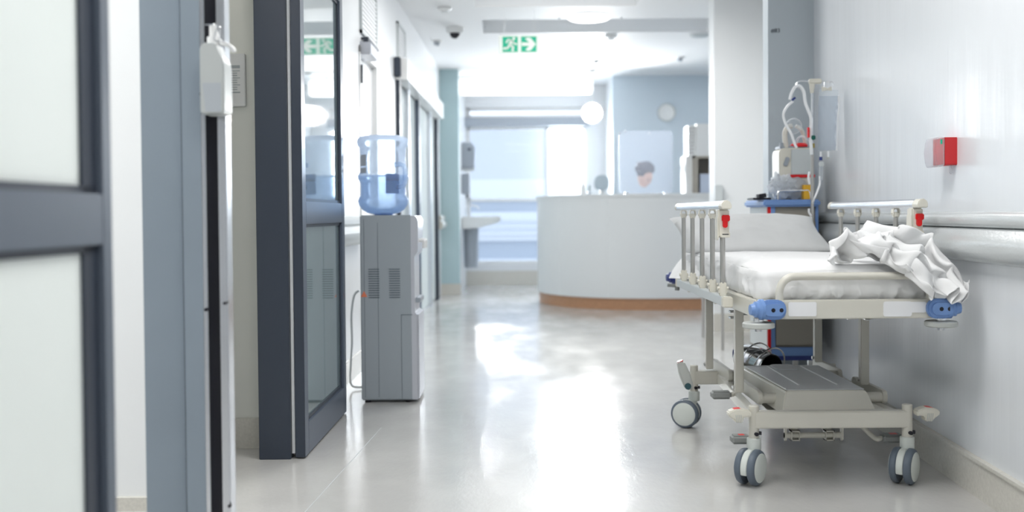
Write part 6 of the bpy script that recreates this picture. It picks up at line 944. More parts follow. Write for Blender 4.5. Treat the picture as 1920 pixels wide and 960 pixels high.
-15,9,9,-8,15,7,2,15,7,13,12,7,20,5,5,23,2,4,25,-1,2,22,3,2,18,13,-16,-9,2,-2,-11,5,1,-13,7,5,-14,10,5,-16,5,5,-20,4,4,-18,2,5,-13,1,6,-6,-3,5,3,-2,5,9,0,8,14,6,12,14,7,16,14,6,14,16,7,12,15,5,6,14,4,0,7,2,-1,-1,4,-2,-9,8,-1,-14,16,-1,-10,
18,-3,-10,16,-4,-9,10,-5,-12,3,-5,-10,1,-4,-8,1,2,-5,4,5,-4,8,6,3,12,3,12,14,1,19,12,-1,20,8,1,17,8,2,12,6,3,3,5,3,-5,4,3,-11,1,1,-15,-6,-1,-19,-11,-2,-22,-16,-3,-19,-11,-3,-17,-6,-2,-13,3,-1,-9,9,1,-1,17,2,5,20,1,11,22,0,13,15,-3,18,10,-4,
17,7,0,13,8,1,8,6,3,-1,5,4,-11,0,8,-17,-4,9,-17,-8,11,-17,-6,10,-12,5,8,-9,13,8,2,16,7,12,15,8,19,12,8,23,6,7,24,5,6,23,4,5,19,7,-10,-16,4,0,-9,7,4,-10,9,8,-12,7,8,-16,1,4,-20,-3,5,-18,-1,6,-12,-1,7,-2,-2,4,6,-4,5,10,1,8,14,6,13,14,7,16,15,
7,13,16,6,10,16,6,5,12,6,3,5,4,0,-4,7,0,-11,12,-1,-14,17,-4,-13,18,-6,-10,14,-9,-9,9,-7,-8,4,-5,-9,3,-2,-6,4,2,-3,4,7,-1,6,5,3,12,0,11,15,-2,14,13,-2,16,9,0,15,7,1,10,6,2,2,4,3,-7,4,4,-12,0,2,-15,-8,-1,-18,-15,-3,-18,-16,-4,-17,-13,-4,-14,
-5,-2,-13,2,-1,-8,9,2,-1,16,4,6,21,4,8,23,2,11,18,-1,15,10,-4,18,7,-3,15,7,1,10,8,3,2,6,5,-10,1,7,-19,-6,8,-19,-14,7,-14,-11,6,-13,-1,6,-7,10,7,0,16,8,10,17,8,18,15,10,23,11,10,25,8,9,21,6,9,17,1,-4,-19,9,-1,-5,11,5,-7,10,12,-10,4,10,-15,
-4,5,-21,-8,4,-18,-5,7,-8,-2,7,2,-2,4,10,-4,3,12,2,8,12,6,14,11,8,15,15,8,12,18,6,9,16,5,4,10,4,4,3,6,3,-6,12,2,-12,18,-1,-15,20,-5,-15,16,-10,-13,10,-12,-8,5,-10,-5,3,-5,-6,7,-1,-3,8,4,1,3,8,2,3,5,6,12,-2,9,17,-5,9,16,-4,11,10,-1,11,8,0,7,
6,1,0,4,3,-8,3,4,-13,-2,3,-14,-12,-1,-15,-16,-4,-15,-16,-5,-14,-12,-3,-14,-6,-3,-13,1,0,-8,9,3,0,15,6,5,21,6,8,24,5,7,20,1,13,12,-4,17,8,-4,18,8,-1,12,7,3,4,6,6,-7,2,8,-19,-7,6,-19,-16,3,-14,-17,1,-11,-7,2,-9,6,5,-2,15,8,7,18,8,18,16,10,24,
14,11,25,9,13,20,3,14,15,]
bm = BM(); NU_, NV_ = 92, 66; grid = []; k = 0; start = [0, 0, 0]
for i in range(NU_ + 1):
    row = []; cur = list(start)
    for j in range(NV_ + 1):
        cur = [cur[c] + CLOTH[k + c] for c in range(3)]; k += 3
        if j == 0: start = list(cur)
        row.append(bm.verts.new((1 + cur[0] / 2000, 3 + cur[1] / 2000, .6 + cur[2] / 2000)))
    grid.append(row)
for i in range(NU_):
    for j in range(NV_): bm.faces.new((grid[i][j], grid[i + 1][j], grid[i + 1][j + 1], grid[i][j + 1]))
BLANKET = tag(obj('blanket', bm, 'sheet', sharp=180), 'crumpled white blanket heaped over foot corner of the bed', 'blanket')
md = BLANKET.modifiers.new('thickness', 'SOLIDIFY'); md.thickness = .0025
md = BLANKET.modifiers.new('smooth', 'SUBSURF'); md.levels = 1; md.render_levels = 2
# ---------------------------------------------------------------- IV pole, bag, tubing
px_ = 1.580; py_ = 5.33
iv = thing('iv_pole', 'slim steel drip pole rising at head of the bed', 'drip pole', (px_, py_, .62))
obj('pole', cyl(BM(), (px_, py_, .62), (px_, py_, 1.36), .0085, 16), 'tube', iv)
obj('upper_pole', cyl(BM(), (px_, py_, 1.36), (px_, py_, 1.68), .0055, 16), 'chrome', iv)
obj('clamp_collar', cyl(BM(), (px_, py_, 1.335), (px_, py_, 1.358), .0135, 18), mat('ochre_plastic', (.35, .28, .06), .4, bump=(30, .02)), iv, label='ochre collar')
obj('lock_knob', lathe(BM(), [(0, -.014), (.012, -.010), (.014, 0), (.012, .010), (0, .014)], (px_, py_ - .016, 1.388), seg=18, caps=False), 'greenp', iv, label='green knob')
obj('socket', box(BM(), 1.49, px_ + .015, py_ - .075, py_ + .015, .62, .66, .003), 'cream', iv)
t_ = P(1528, 153, py_); bm = BM(); box(bm, t_.x - .032, t_.x + .032, py_ - .015, py_ + .015, t_.z - .012, t_.z + .014, .004); lathe(bm, [(.009, 0), (.016, .05)], (px_, py_, t_.z - .06), seg=16)
obj('hook_hub', bm, 'creamplastic', iv)
hk = P(1495, 155, py_); hk2 = P(1562, 157, py_)
bm = tube(BM(), [(t_.x - .03, py_, t_.z), (hk.x + .02, py_, t_.z + .004), (hk.x, py_, hk.z), (hk.x - .008, py_, hk.z - .018), (hk.x + .005, py_ - .01, hk.z - .03)], .0035, 8)
obj('wire_hook', bm, 'chrome', iv)
bm = tube(BM(), [(t_.x + .03, py_, t_.z), (t_.x + .055, py_, t_.z + .003), (hk2.x - .005, py_, t_.z - .002), (hk2.x + .002, py_ - .01, t_.z - .02)], .0035, 8)
obj('wire_hook', bm, 'chrome', iv)
# iv bag
bx0 = P(1535, 180, 5.28); bx1 = P(1572, 282, 5.28)
bag = thing('iv_bag', 'clear drip bag hanging from the pole against the wall', 'drip bag', ((bx0.x + bx1.x) / 2, 5.28, bx1.z))
t = BM(); NU, NV = 14, 26
def bagp(u, v, s):
    x = bx0.x + (bx1.x - bx0.x) * u - .006 * v; z = bx0.z + (bx1.z - bx0.z) * v
    e = (max(0, 1 - abs(2 * u - 1) ** 3) * max(0, 1 - abs(2 * v - 1) ** 5))
    return Vector((x, 5.28 + s * (.018 * e * (.55 + .45 * v) + .002 * noise.noise(Vector((u * 5, v * 12, s)))), z))
g = {}
for s in (1, -1):
    for i in range(NU + 1):
        for j in range(NV + 1):
            if (i in (0, NU) or j in (0, NV)) and s < 0: g[(s, i, j)] = g[(1, i, j)]; continue
            g[(s, i, j)] = t.verts.new(bagp(i / NU, j / NV, s))
for s in (1, -1):
    for i in range(NU):
        for j in range(NV): t.faces.new((g[(s, i, j)], g[(s, i + 1, j)], g[(s, i + 1, j + 1)], g[(s, i, j + 1)]))
obj('bag_film', t, 'bagfilm', bag, sharp=80)
hz = P(1551, 167, 5.28)
bm = prism(BM(), [(hz.x - .028, hz.z - .012), (hz.x - .028, hz.z + .012), (hz.x - .006, hz.z + .008), (hz.x, hz.z + .002), (hz.x + .006, hz.z + .008), (hz.x + .022, hz.z + .012), (hz.x + .022, hz.z - .010), (hz.x, hz.z - .006)], XZ, 5.275, 5.285)
obj('hanger_tab', bm, 'creamplastic', bag)
obj('hanger_loop', tube(BM(), [(hz.x - .018, 5.28, hz.z + .01), (hz.x - .012, 5.28, hz.z + .035), (hz.x + .012, 5.28, hz.z + .038), (hz.x + .018, 5.28, hz.z + .01)], .002, 6), 'chrome', bag)
obj('bag_top_strip', box(BM(), bx0.x, bx1.x, 5.279, 5.281, bx0.z, hz.z - .004), 'clear', bag)
obj('side_seam', tube(BM(), [(bx1.x, 5.278, bx0.z), (bx1.x + .002, 5.278, bx0.z - .05), (bx1.x - .004, 5.278, bx0.z - .13), (bx1.x - .010, 5.278, bx1.z)], .005, 8), 'tubing', bag)
pt = P(1539, 297, 5.28); obj('port', cyl(BM(), (pt.x, 5.28, pt.z + .035), (pt.x, 5.28, pt.z), .005), 'tubing', bag); obj('port_cap', cyl(BM(), (pt.x, 5.28, pt.z + .008), (pt.x, 5.28, pt.z - .010), .008), 'bluedark', bag, label='dark blue cap')
p2 = P(1553, 296, 5.28); obj('port', cyl(BM(), (p2.x, 5.28, p2.z + .035), (p2.x, 5.28, p2.z), .005), 'tubing', bag); obj('port_cap', cyl(BM(), (p2.x, 5.28, p2.z + .004), (p2.x, 5.28, p2.z - .006), .0065), 'greyplastic', bag)
# tubing
dl = thing('drip_line', 'white drip line with clamp descending from the bag ports', 'tubing', (pt.x, 5.27, .95))
obj('flow_valve', box(BM(), pt.x - .012, pt.x + .012, 5.262, 5.285, pt.z - .042, pt.z - .018, .004), 'panel', dl)
obj('drip_chamber', cyl(BM(), (pt.x, 5.275, pt.z - .04), (pt.x - .002, 5.275, pt.z - .115), .008), 'clear', dl)
obj('line', tube(BM(), [P(1537, 330, 5.275), P(1537, 345, 5.275), P(1532, 360, 5.27), P(1527, 372, 5.27), P(1524, 380, 5.30)], .0055, 10), 'tubing', dl)
lt = thing('looped_tube', 'white looped tube hanging from left hook of the drip pole', 'tubing', (hk.x, py_, 1.3))
obj('rising_tube', tube(BM(), [P(1481, 187, py_), P(1484, 175, py_), P(1491, 163, py_ - .01), P(1499, 161, py_ - .01), P(1507, 172, py_), P(1510, 192, py_), P(1516, 208, py_ - .015), P(1521, 224, py_ - .015), P(1520, 255, py_ - .015), P(1522, 290, py_ - .015)], .0085, 10), 'tubing', lt)
obj('falling_tube', tube(BM(), [P(1487, 190, py_), P(1476, 200, py_), P(1469, 215, py_), P(1473, 232, py_), P(1483, 250, py_ - .01), P(1490, 270, py_), P(1494, 277, py_)], .0070, 10), 'tubing', lt)
obj('tube_clip', cyl(BM(), P(1485, 188, py_ - .01), P(1491, 183, py_ - .01), .006, 10), 'bluedark', lt, label='navy clip')
obj('tube_clip', box(BM(), P(1514, 245, 5.3).x, P(1517, 245, 5.3).x, 5.29, 5.31, P(1514, 258, 5.3).z, P(1514, 239, 5.3).z), 'red', lt, label='red clip')
tag(obj('short_tube', tube(BM(), [P(1518, 322, 5.31), P(1516, 332, 5.31), P(1518, 345, 5.31)], .006, 8), 'tubing'), 'short white tube end clipped to the drip pole above the bed', 'tubing')
tag(obj('short_tube', tube(BM(), [P(1517, 391, 5.31), P(1517, 398, 5.31), P(1521, 405, 5.31)], .006, 8), 'tubing'), 'short white tube end on the drip pole just behind the pillow', 'tubing')
# ---------------------------------------------------------------- medical trolley
cy0, cy1 = 5.44, 5.84; cx0, cx1 = 1.375, 1.645
cart = thing('medical_trolley', 'blue topped trolley with beige drawers and red stripe behind the bed', 'trolley', ((cx0 + cx1) / 2, (cy0 + cy1) / 2, 0))
obj('top_tray', box(BM(), cx0 - .03, cx1 + .005, cy0 - .03, cy1 + .03, 1.028, 1.066, .010, 3), 'bluep', cart)
obj('side_panel', box(BM(), cx0 - .004, cx0 + .002, cy0 + .01, cy1, .25, 1.028, .001), 'panel', cart)
obj('body', box(BM(), cx0 + .002, cx1, cy0 + .012, cy1, .23, 1.028, .003), 'drawer', cart)
bm = BM(); box(bm, cx0 + .014, cx0 + .038, cy0 - .004, cy0 + .012, .23, 1.028, .002); box(bm, cx1 - .015, cx1, cy0 - .004, cy0 + .012, .23, 1.028, .002); box(bm, cx0 + .014, cx1, cy0 - .006, cy0 + .012, .225, .272, .004)
obj('front_frame', bm, 'bluep', cart)
obj('red_stripe', box(BM(), cx0 - .002, cx0 + .014, cy0 - .004, cy0 + .012, .23, 1.028, .002), 'red', cart, label='red edge stripe')
z = .285
for h in (.17, .17, .13, .10, .10):
    d_ = obj('drawer', box(BM(), cx0 + .040, cx1 - .017, cy0 - .006, cy0 + .014, z, z + h - .008, .003), 'drawer', cart)
    obj('drawer_pull', box(BM(), cx0 + .07, cx1 - .05, cy0 - .012, cy0 - .005, z + h - .026, z + h - .016, .002), 'greywood', d_); z += h
obj('bumper_base', box(BM(), cx0, cx1, cy0, cy1, .20, .232, .004), 'bluedark', cart)
for x in (cx0 + .03, cx1 - .03):
    for y in (cy0 + .04, cy1 - .05):
        bm = BM(); cyl(bm, (x - .012, y, .045), (x + .012, y, .045), .045, 20, bev=.004); wv = obj('caster', bm, 'tyre', cart); obj('fork', box(BM(), x - .016, x + .016, y - .012, y + .012, .06, .205, .003), 'chrome', wv)
obj('push_handle', tube(BM(), [(1.432, 5.46, 1.06), (1.432, 5.46, 1.098), (1.445, 5.46, 1.112), (1.50, 5.46, 1.114), (1.56, 5.46, 1.114), (1.60, 5.46, 1.112), (1.61, 5.46, 1.06)], .006, 10), 'chrome', cart)
# things on the trolley
v0 = P(1458, 278, 5.6); v1 = P(1524, 331, 5.6)
dev = thing('suction_unit', 'cream portable suction unit with red band on the trolley', 'medical device', ((v0.x + v1.x) / 2, 5.64, 1.067))
out = rrect(v0.x, v1.x, 1.067, v0.z, .03)
obj('casing', prism(BM(), out, XZ, 5.57, 5.72, .01), 'creamplastic', dev)
obj('front_panel', box(BM(), v0.x + .065, v1.x - .004, 5.562, 5.572, v1.z + .01, v0.z - .008, .003), 'panel', dev)
obj('red_band', box(BM(), v0.x + .05, v1.x + .002, 5.560, 5.574, v1.z - .006, v1.z + .01, .002), 'red', dev, label='red band')
q = P(1476, 303, 5.56); obj('latch', box(BM(), q.x - .014, q.x + .008, 5.556, 5.572, q.z - .025, q.z + .025, .004, rot=RY(.35)), 'dispenser', dev)
bm = BM(); q = P(1472, 275, 5.6); box(bm, q.x - .03, v1.x, 5.59, 5.70, v0.z - .004, v0.z + .012, .004); cyl(bm, (q.x - .02, 5.6, q.z), (q.x - .02, 5.6, q.z + .02), .012)
obj('lid', bm, 'dispenser', dev)
q = P(1500, 273, 5.6); obj('top_cap', lathe(BM(), [(.048, 0), (.048, .012), (.035, .022), (0, .024)], (q.x, 5.62, v0.z + .006), seg=24), 'red', dev, label='red cap')
hs = thing('breathing_hose', 'beige corrugated breathing hose with clear mask above the suction unit', 'breathing hose', (1.50, 5.62, 1.36))
obj('hose', tube(BM(), [P(1474, 277, 5.6), P(1472, 262, 5.6), P(1472, 248, 5.6), P(1477, 239, 5.6), P(1485, 236, 5.6)], .014, 14), 'beigehose', hs)
obj('hose', tube(BM(), [P(1492, 236, 5.62), P(1502, 243, 5.62), P(1508, 258, 5.62), P(1510, 275, 5.62)], .010, 12), 'beigehose', hs)
q = P(1490, 236, 5.58); obj('mask', lathe(BM(), [(.042, 0), (.044, .006), (.038, .02), (.025, .034), (.012, .04), (0, .041)], (q.x, q.y + .02, q.z), (-.25, -1, .1), 24, False), 'clear', hs)
obj('thin_hose', tube(BM(), [P(1493, 275, 5.58), P(1495, 262, 5.58), P(1503, 256, 5.58), P(1513, 262, 5.58), P(1518, 276, 5.58)], .006, 10), 'clear', hs)
# crinkled plastic bag heap
def blob(c, r, seed, sub=4, amp=.3, sq=(1, 1, 1), fr=3.0):
    t = BM(); bmesh.ops.create_icosphere(t, subdivisions=sub, radius=1)
    for v in t.verts:
        n_ = v.co.normalized(); k = 1 + amp * (abs(noise.noise(n_ * fr + Vector((seed, 0, 0)))) * 1.6 - .4) + amp * .5 * abs(noise.noise(n_ * fr * 2.7 + Vector((0, seed, 0))))
        v.co = Vector(c) + Vector((n_.x * r[0] * sq[0], n_.y * r[1], n_.z * r[2])) * k
    return t
M['film'] = clearmat('crinkled_film', (.93, .95, .97), .35, .15, (.86, .88, .90))
c1 = P(1468, 352, 5.5); c2 = P(1493, 351, 5.5)
bm = BM(); merge(bm, blob((c1.x, 5.515, 1.138), (.065, .05, .062), 3, 4, .45)); merge(bm, blob((c2.x, 5.53, 1.130), (.075, .045, .058), 8, 4, .22, fr=1.6)); merge(bm, blob((c1.x - .02, 5.53, 1.155), (.035, .035, .040), 11, 4, .6))
tag(obj('plastic_bag', bm, 'film', sharp=40), 'crumpled clear plastic bag in front of the suction unit', 'plastic bag')
q = P(1510, 360, 5.5); tag(obj('carton', box(BM(), q.x - .022, q.x + .024, 5.455, 5.50, 1.066, 1.145, .002), 'yellow'), 'small orange-yellow carton standing on the blue trolley top', 'carton')
q = P(1423, 370, 5.45); bm = BM(); box(bm, q.x - .03, q.x + .07, 5.46, 5.60, 1.066, 1.078, .003); box(bm, q.x + .0, q.x + .06, 5.48, 5.56, 1.078, 1.10, .01, rot=RY(-.15))
tag(obj('pouch', bm, 'black'), 'small black folded pouch at left end of the trolley top', 'pouch')
# ---------------------------------------------------------------- steel canister with wire bail
can = thing('steel_canister', 'shiny steel canister lying on its side behind the motor cover', 'canister', (1.16, 4.75, .27))
m0 = P(1446, 690, 4.60); m0.y = 4.6; ax = Vector((-.42, 1, .10)).normalized()
lathe_p = [(.040, 0), (.062, .0), (.064, .004), (.064, .012), (.058, .03), (.060, .045), (.070, .065), (.072, .08), (.072, .19), (.066, .205), (.03, .21), (0, .21)]
bm = BM(); lathe(bm, lathe_p[1:], m0, ax, 36, False); obj('canister_body', bm, 'chrome', can)
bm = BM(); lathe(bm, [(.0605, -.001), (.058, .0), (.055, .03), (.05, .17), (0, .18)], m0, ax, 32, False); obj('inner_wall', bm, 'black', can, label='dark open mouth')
def bail(off, r, tilt):
    pts = []
    _, u, v = frame_of(ax)
    side = ax.cross(Vector((0, 0, 1))).normalized(); up = side.cross(ax)
    for k in range(13):
        a = PI * k / 12; pts.append(m0 + ax * (off + tilt * math.sin(a)) + side * math.cos(a) * r + up * math.sin(a) * r * 1.12)
    return tube(BM(), pts, .0035, 8, 4)
obj('wire_bail', bail(.02, .084, -.03), 'chrome', can); obj('wire_bail', bail(.11, .084, -.01), 'chrome', can)
q = P(1402, 674, 4.75); obj('support_pad', box(BM(), q.x - .03, q.x + .05, 4.70, 4.80, .262, q.z + .02, .006), 'bluedark', can, label='dark blue pad')
q = P(1379, 664, 4.85); obj('end_knob', lathe(BM(), [(0, -.015), (.022, -.012), (.026, 0), (.022, .012), (0, .015)], (q.x, q.y, q.z), (1, -.3, 0), 20, False), 'bluedark', can, label='dark blue knob')
# shelf it rests on, part of bed base
bm = BM(); box(bm, .99, 1.40, 4.56, 4.90, .218, .226, .002); obj('base_shelf', bm, 'cream', bed)
# ---------------------------------------------------------------- low stool behind the bed
st = thing('metal_stool', 'low grey metal stool with thin legs half hidden behind the bed', 'stool', (1.66, 7.7, 0))
obj('seat', box(BM(), 1.515, 1.80, 7.33, 8.12, .40, .43, .005), 'recess', st)
for x, y in ((1.525, 8.10), (1.525, 7.35), (1.79, 8.10), (1.79, 7.35)): obj('leg', cyl(BM(), (x, y, 0), (x, y, .40), .011), 'tube', st)
# ---------------------------------------------------------------- emergency call box on the right wall
xb = xr(3.8)
cb = thing('call_box', 'red backed emergency unit with clear cover on right wall', 'alarm unit', (xb, 3.8, 1.17))
a_ = P(1786, 262, 3.77); b_ = P(1756, 311, 3.74)
obj('red_back', box(BM(), xb - .052, xb + .006, 3.73, 3.83, 1.168, 1.270, .003), 'redbox', cb)
bm = BM()
for k, (o_, s_) in enumerate(((.052, 1.0),)):
    prism(bm, [(xb - .050, 1.167), (xb - .050, 1.271), (xb - .075, 1.271), (xb - .083, 1.25), (xb - .086, 1.22), (xb - .084, 1.19), (xb - .078, 1.163), (xb - .066, 1.160)], XZ, 3.728, 3.832, .003)
obj('clear_cover', bm, 'clear', cb)
obj('hinge_tab', box(BM(), xb - .022, xb - .010, 3.74, 3.76, 1.135, 1.169, .003), 'clear', cb)
obj('indicator', box(BM(), xb - .066, xb - .060, 3.7265, 3.73, 1.245, 1.262), 'green', cb)
# ---------------------------------------------------------------- water cooler
x0, x1, y0, y1 = -.808, -.533, 5.38, 5.69
wc = thing('water_cooler', 'grey floor standing water cooler cabinet beside the open glazed door', 'water cooler', ((x0 + x1) / 2, (y0 + y1) / 2, 0))
obj('cabinet', box(BM(), x0, x1, y0, y1, .014, 1.0, .006, 3), 'coolergrey', wc)
bm = BM(); prism(bm, [(x1 - .03, .014), (x1 + .028, .014), (x1 + .028, .47), (x1 + .012, .475), (x1 + .012, .78), (x1 + .030, .80), (x1 + .034, .97), (x1 + .022, .995), (x1 - .03, .995)], XZ, y0 + .004, y1 - .004, .004)
obj('front_panel', bm, 'coolerfront', wc)
obj('lower_door', box(BM(), x1 + .026, x1 + .034, y0 + .006, y1 - .006, .02, .47, .002), 'coolerfront', wc)
obj('drip_tray', box(BM(), x1 + .012, x1 + .040, y0 + .05, y1 - .05, .53, .555, .003), 'dispenser', wc)
for y in (y0 + .10, y0 + .20): obj('tap', tube(BM(), [(x1 + .02, y, .86), (x1 + .055, y, .86), (x1 + .055, y, .82)], .01, 10), 'whiteplastic', wc)
for xv in (-.765, -.655):
    bm = BM()
    for k in range(13): box(bm, xv, xv + .058, y0 - .002, y0 + .002, .560 + k * .0125, .565 + k * .0125)
    obj('vent_slots', bm, 'coolerdark', wc)
bm = BM(); box(bm, x0 + .02, x0 + .022, y0 - .0015, y0 + .002, .03, .98); box(bm, -.715, -.713, y0 - .0012, y0 + .002, .03, .96); box(bm, x1 - .06, x1 - .058, y0 - .0015, y0 + .002, .02, .47); box(bm, x1 - .06, x1, y0 - .0015, y0 + .002, .468, .471)
obj('panel_seams', bm, 'coolerdark', wc)
obj('warning_triangle', prism(BM(), [(-.806, .566), (-.772, .566), (-.789, .598)], XZ, y0 - .002, y0 + .001), 'orange', wc, label='orange warning triangle')
for x in (x0 + .03, x1 - .03):
    for y in (y0 + .03, y1 - .03): obj('foot', cyl(BM(), (x, y, 0), (x, y, .016), .016), 'black', wc)
bx, by = -.70, 5.53
bt = thing('water_bottle', 'large blue tinted water bottle upended on the cooler cabinet', 'water bottle', (bx, by, 1.0))
R_ = .137
bm = BM(); lathe(bm, [(.03, 0), (.05, .004), (.085, .012), (.112, .028), (.130, .052), (.138, .078), (.132, .096), (.124, .106), (.122, .12), (.122, .170), (.127, .184), (.137, .196), (.138, .216), (.129, .228), (.123, .24), (.123, .33), (.126, .365), (.137, .378), (.141, .395), (.138, .412), (.126, .425), (.10, .431), (0, .434)], (bx, by, 1.0), seg=48, caps=False)
obj('bottle_shell', bm, 'bottle', bt, sharp=60)
bm = BM(); lathe(bm, [(.02, .006), (.083, .016), (.115, .034), (.130, .058), (.1325, .078), (.127, .096), (.119, .107), (.117, .170), (.122, .185), (.131, .20), (.130, .215), (0, .216)], (bx, by, 1.0), seg=48, caps=False)
obj('water', bm, 'water', bt, sharp=60)
obj('neck_cap', cyl(BM(), (bx, by, .99), (bx, by, 1.012), .05, 24), 'bluep', bt)
bm = tube(BM(), [(bx + .075, by - .095, 1.27), (bx + .11, by - .075, 1.272), (bx + .125, by - .06, 1.25), (bx + .125, by - .06, 1.18), (bx + .11, by - .075, 1.155), (bx + .08, by - .095, 1.152)], .013, 12)
obj('grip_handle', bm, 'bottle', bt)
bm = BM(); r0 = R_ - .008
for z0, z1 in ((.265, .325), (.225, .255)):
    for k in range(5):
        a0 = math.radians(208 + k * 5); a1 = math.radians(213 + k * 5)
        bm.faces.new([bm.verts.new((bx + r0 * math.cos(a), by + r0 * math.sin(a), 1.0 + z)) for a, z in ((a0, z0), (a1, z0), (a1, z1), (a0, z1))])
obj('bottle_label', bm, 'dispenser', bt)
bm = BM()
for k in range(6):
    a0 = math.radians(283 + k * 6); a1 = math.radians(289 + k * 6)
    bm.faces.new([bm.verts.new((bx + .1265 * math.cos(a), by + .1265 * math.sin(a), 1.0 + z)) for a, z in ((a0, .115), (a1, .115), (a1, .222), (a0, .222))])
obj('grip_recess', bm, mat('deep_blue_film', (.16, .26, .50), .3, bump=(30, .02)), bt, label='darker blue grip recess')
# cable behind the cooler
wp = P(672, 545, 5.6)
cbl = tag(obj('power_cable', tube(BM(), [P(673, 545, 5.72), P(664, 555, 5.72), P(659, 590, 5.75), P(660, 640, 5.78), P(658, 680, 5.8), (-.93, 5.8, .03), (-.86, 5.80, .012), (-.80, 5.76, .012)], .006, 8), 'panel'), 'grey power cable looping down wall behind the water cooler', 'cable')
# ---------------------------------------------------------------- hand sanitiser on the near post
sx0, sx1 = P(383, 200, 2.6).x, P(428, 200, 2.6).x; zb = P(405, 216, 2.6).z; zs = P(405, 98, 2.6).z; ztop = P(405, 84, 2.6).z
sn = thing('hand_sanitiser', 'white hand sanitiser bottle in wire bracket on the door post', 'sanitiser', ((sx0 + sx1) / 2, 2.6, zb))
out = rrect(sx0, sx1, zb, zs, .008); xm = sx0 + .018
out = [(sx0 + .004, zb), (sx1 - .005, zb), (sx1, zb + .006), (sx1, zs - .04), (sx1 - .004, zs - .02), (sx1 - .014, zs - .004), (sx1 - .024, ztop), (sx0 + .008, ztop), (sx0 + .001, zs + .006), (sx0, zs), (sx0, zb + .005)]
obj('bottle', prism(BM(), out, XZ, 2.565, 2.64, .004), mat('milky_plastic', (.52, .55, .55), .3, bump=(30, .02)), sn)
obj('liquid_band', prism(BM(), [(sx0 + .014, zb + .006), (sx1 - .008, zb + .006), (sx1 - .008, zb + .078), (sx0 + .006, zb + .078)], XZ, 2.5645, 2.566), mat('milky_plastic_full', (.46, .50, .54), .3, bump=(30, .02)), sn)
pc = P(399, 70, 2.6); bm = cyl(BM(), (pc.x, 2.6, ztop), (pc.x, 2.6, pc.z), .0145, 20); cyl(bm, (pc.x, 2.6, pc.z), (pc.x, 2.6, P(399, 47, 2.6).z), .0085, 16)
obj('pump', bm, 'whiteplastic', sn)
obj('spout', tube(BM(), [P(400, 50, 2.6), P(412, 78, 2.6), P(426, 84, 2.59), P(437, 92, 2.59), P(438, 98, 2.59)], .006, 10), 'whiteplastic', sn)
obj('wire_bracket', tube(BM(), [P(384, 47, 2.66), P(398, 46, 2.56), P(407, 48, 2.555), P(402, 74, 2.555), P(412, 78, 2.555), P(425, 82, 2.56), P(434, 90, 2.57), P(440, 98, 2.58)], .0017, 8), 'chrome', sn)
obj('wire_bracket', tube(BM(), [P(411, 50, 2.57), P(413, 55, 2.57), P(411, 79, 2.57)], .0017, 8), 'chrome', sn)
bm = BM(); box(bm, sx0 - .012, sx0 + .002, 2.60, 2.655, zb + .005, zs - .01, .002); box(bm, sx0 - .012, sx1 - .01, 2.640, 2.645, zb + .01, zs - .02); obj('back_plate', bm, 'blueframe', sn)
q = P(380, 177, 2.6); obj('fixing_screw', cyl(BM(), (q.x, 2.60, q.z), (q.x, 2.59, q.z), .005, 14), 'black', sn)
# notice on the cream wall
n0 = P(414, 101, 4.35); n1 = P(461, 200, 4.35)
nb = thing('wall_notice', 'pale framed notice with small grey print on the cream wall', 'notice', ((n0.x + n1.x) / 2, 4.35, n1.z))
obj('holder', box(BM(), n0.x, n1.x, 4.345, 4.36, n1.z, n0.z, .003), 'whiteplastic', nb)
bm = BM(); ix0 = n0.x + .02; ix1 = n0.x + .082
box(bm, ix0, ix1, 4.3435, 4.346, n0.z - .062, n0.z - .050)
for k in range(9): box(bm, ix0, ix1 - (.012 if k % 3 else 0), 4.3437, 4.346, n0.z - .075 - k * .010, n0.z - .072 - k * .010)
box(bm, ix0, ix1, 4.3436, 4.346, n0.z - .168, n0.z - .163)
obj('print', bm, 'ink', nb)
# marks on the grey pilaster
fc = bpy.data.curves.new('t', 'FONT'); fc.body = '#83'; fc.size = .034; fc.extrude = .001; fc.align_x = 'CENTER'
tmp = bpy.data.objects.new('t', fc); C.objects.link(tmp); dg = bpy.context.evaluated_depsgraph_get(); me = bpy.data.meshes.new_from_object(tmp.evaluated_get(dg)); bpy.data.objects.remove(tmp)
q = P(1454, 61, 5.9); bm = BM(); bm.from_mesh(me)
for v in bm.verts: v.co = Vector((q.x + v.co.x, 5.898 + v.co.z * .5, q.z + v.co.y))
tag(obj('wall_number', bm, 'ink2' if 'ink2' in M else 'darkframe', smooth=False), 'small dark number lettering high on the grey wall end', 'lettering')
# ---------------------------------------------------------------- reception
cxc, cyc, rr_ = 1.50, 11.6, 1.21
def arc(r, n=28, extra=2.9):
    pts = []
    for k in range(n + 1):
        a = math.radians(180 + 90 * k / n); pts.append((cxc + r * math.cos(a), cyc + r * math.sin(a)))
    pts.append((extra, cyc - r)); return pts
def ring(r_out, r_in, z0, z1):
    o_ = arc(r_out); i_ = arc(r_in); bm = BM()
    vo = [[bm.verts.new((x, y, z)) for x, y in o_] for z in (z0, z1)]; vi = [[bm.verts.new((x, y, z)) for x, y in i_] for z in (z0, z1)]
    n = len(o_)
    for k in range(n - 1):
        for q in ((vo[0][k], vo[0][k + 1], vo[1][k + 1], vo[1][k]), (vi[0][k + 1], vi[0][k], vi[1][k], vi[1][k + 1]), (vo[1][k], vo[1][k + 1], vi[1][k + 1], vi[1][k]), (vo[0][k + 1], vo[0][k], vi[0][k], vi[0][k + 1])): bm.faces.new(q)
    for k in (0, n - 1): bm.faces.new((vo[0][k], vo[1][k], vi[1][k], vi[0][k]))
    return bm
rc = thing('reception_counter', 'curved white reception counter with warm wooden plinth', 'counter', (cxc, cyc - rr_, 0))
obj('counter_front', ring(rr_, rr_ - .04, .12, 1.17), 'desk', rc)
obj('counter_top', ring(rr_ + .012, rr_ - .34, 1.17, 1.20), 'desk', rc)
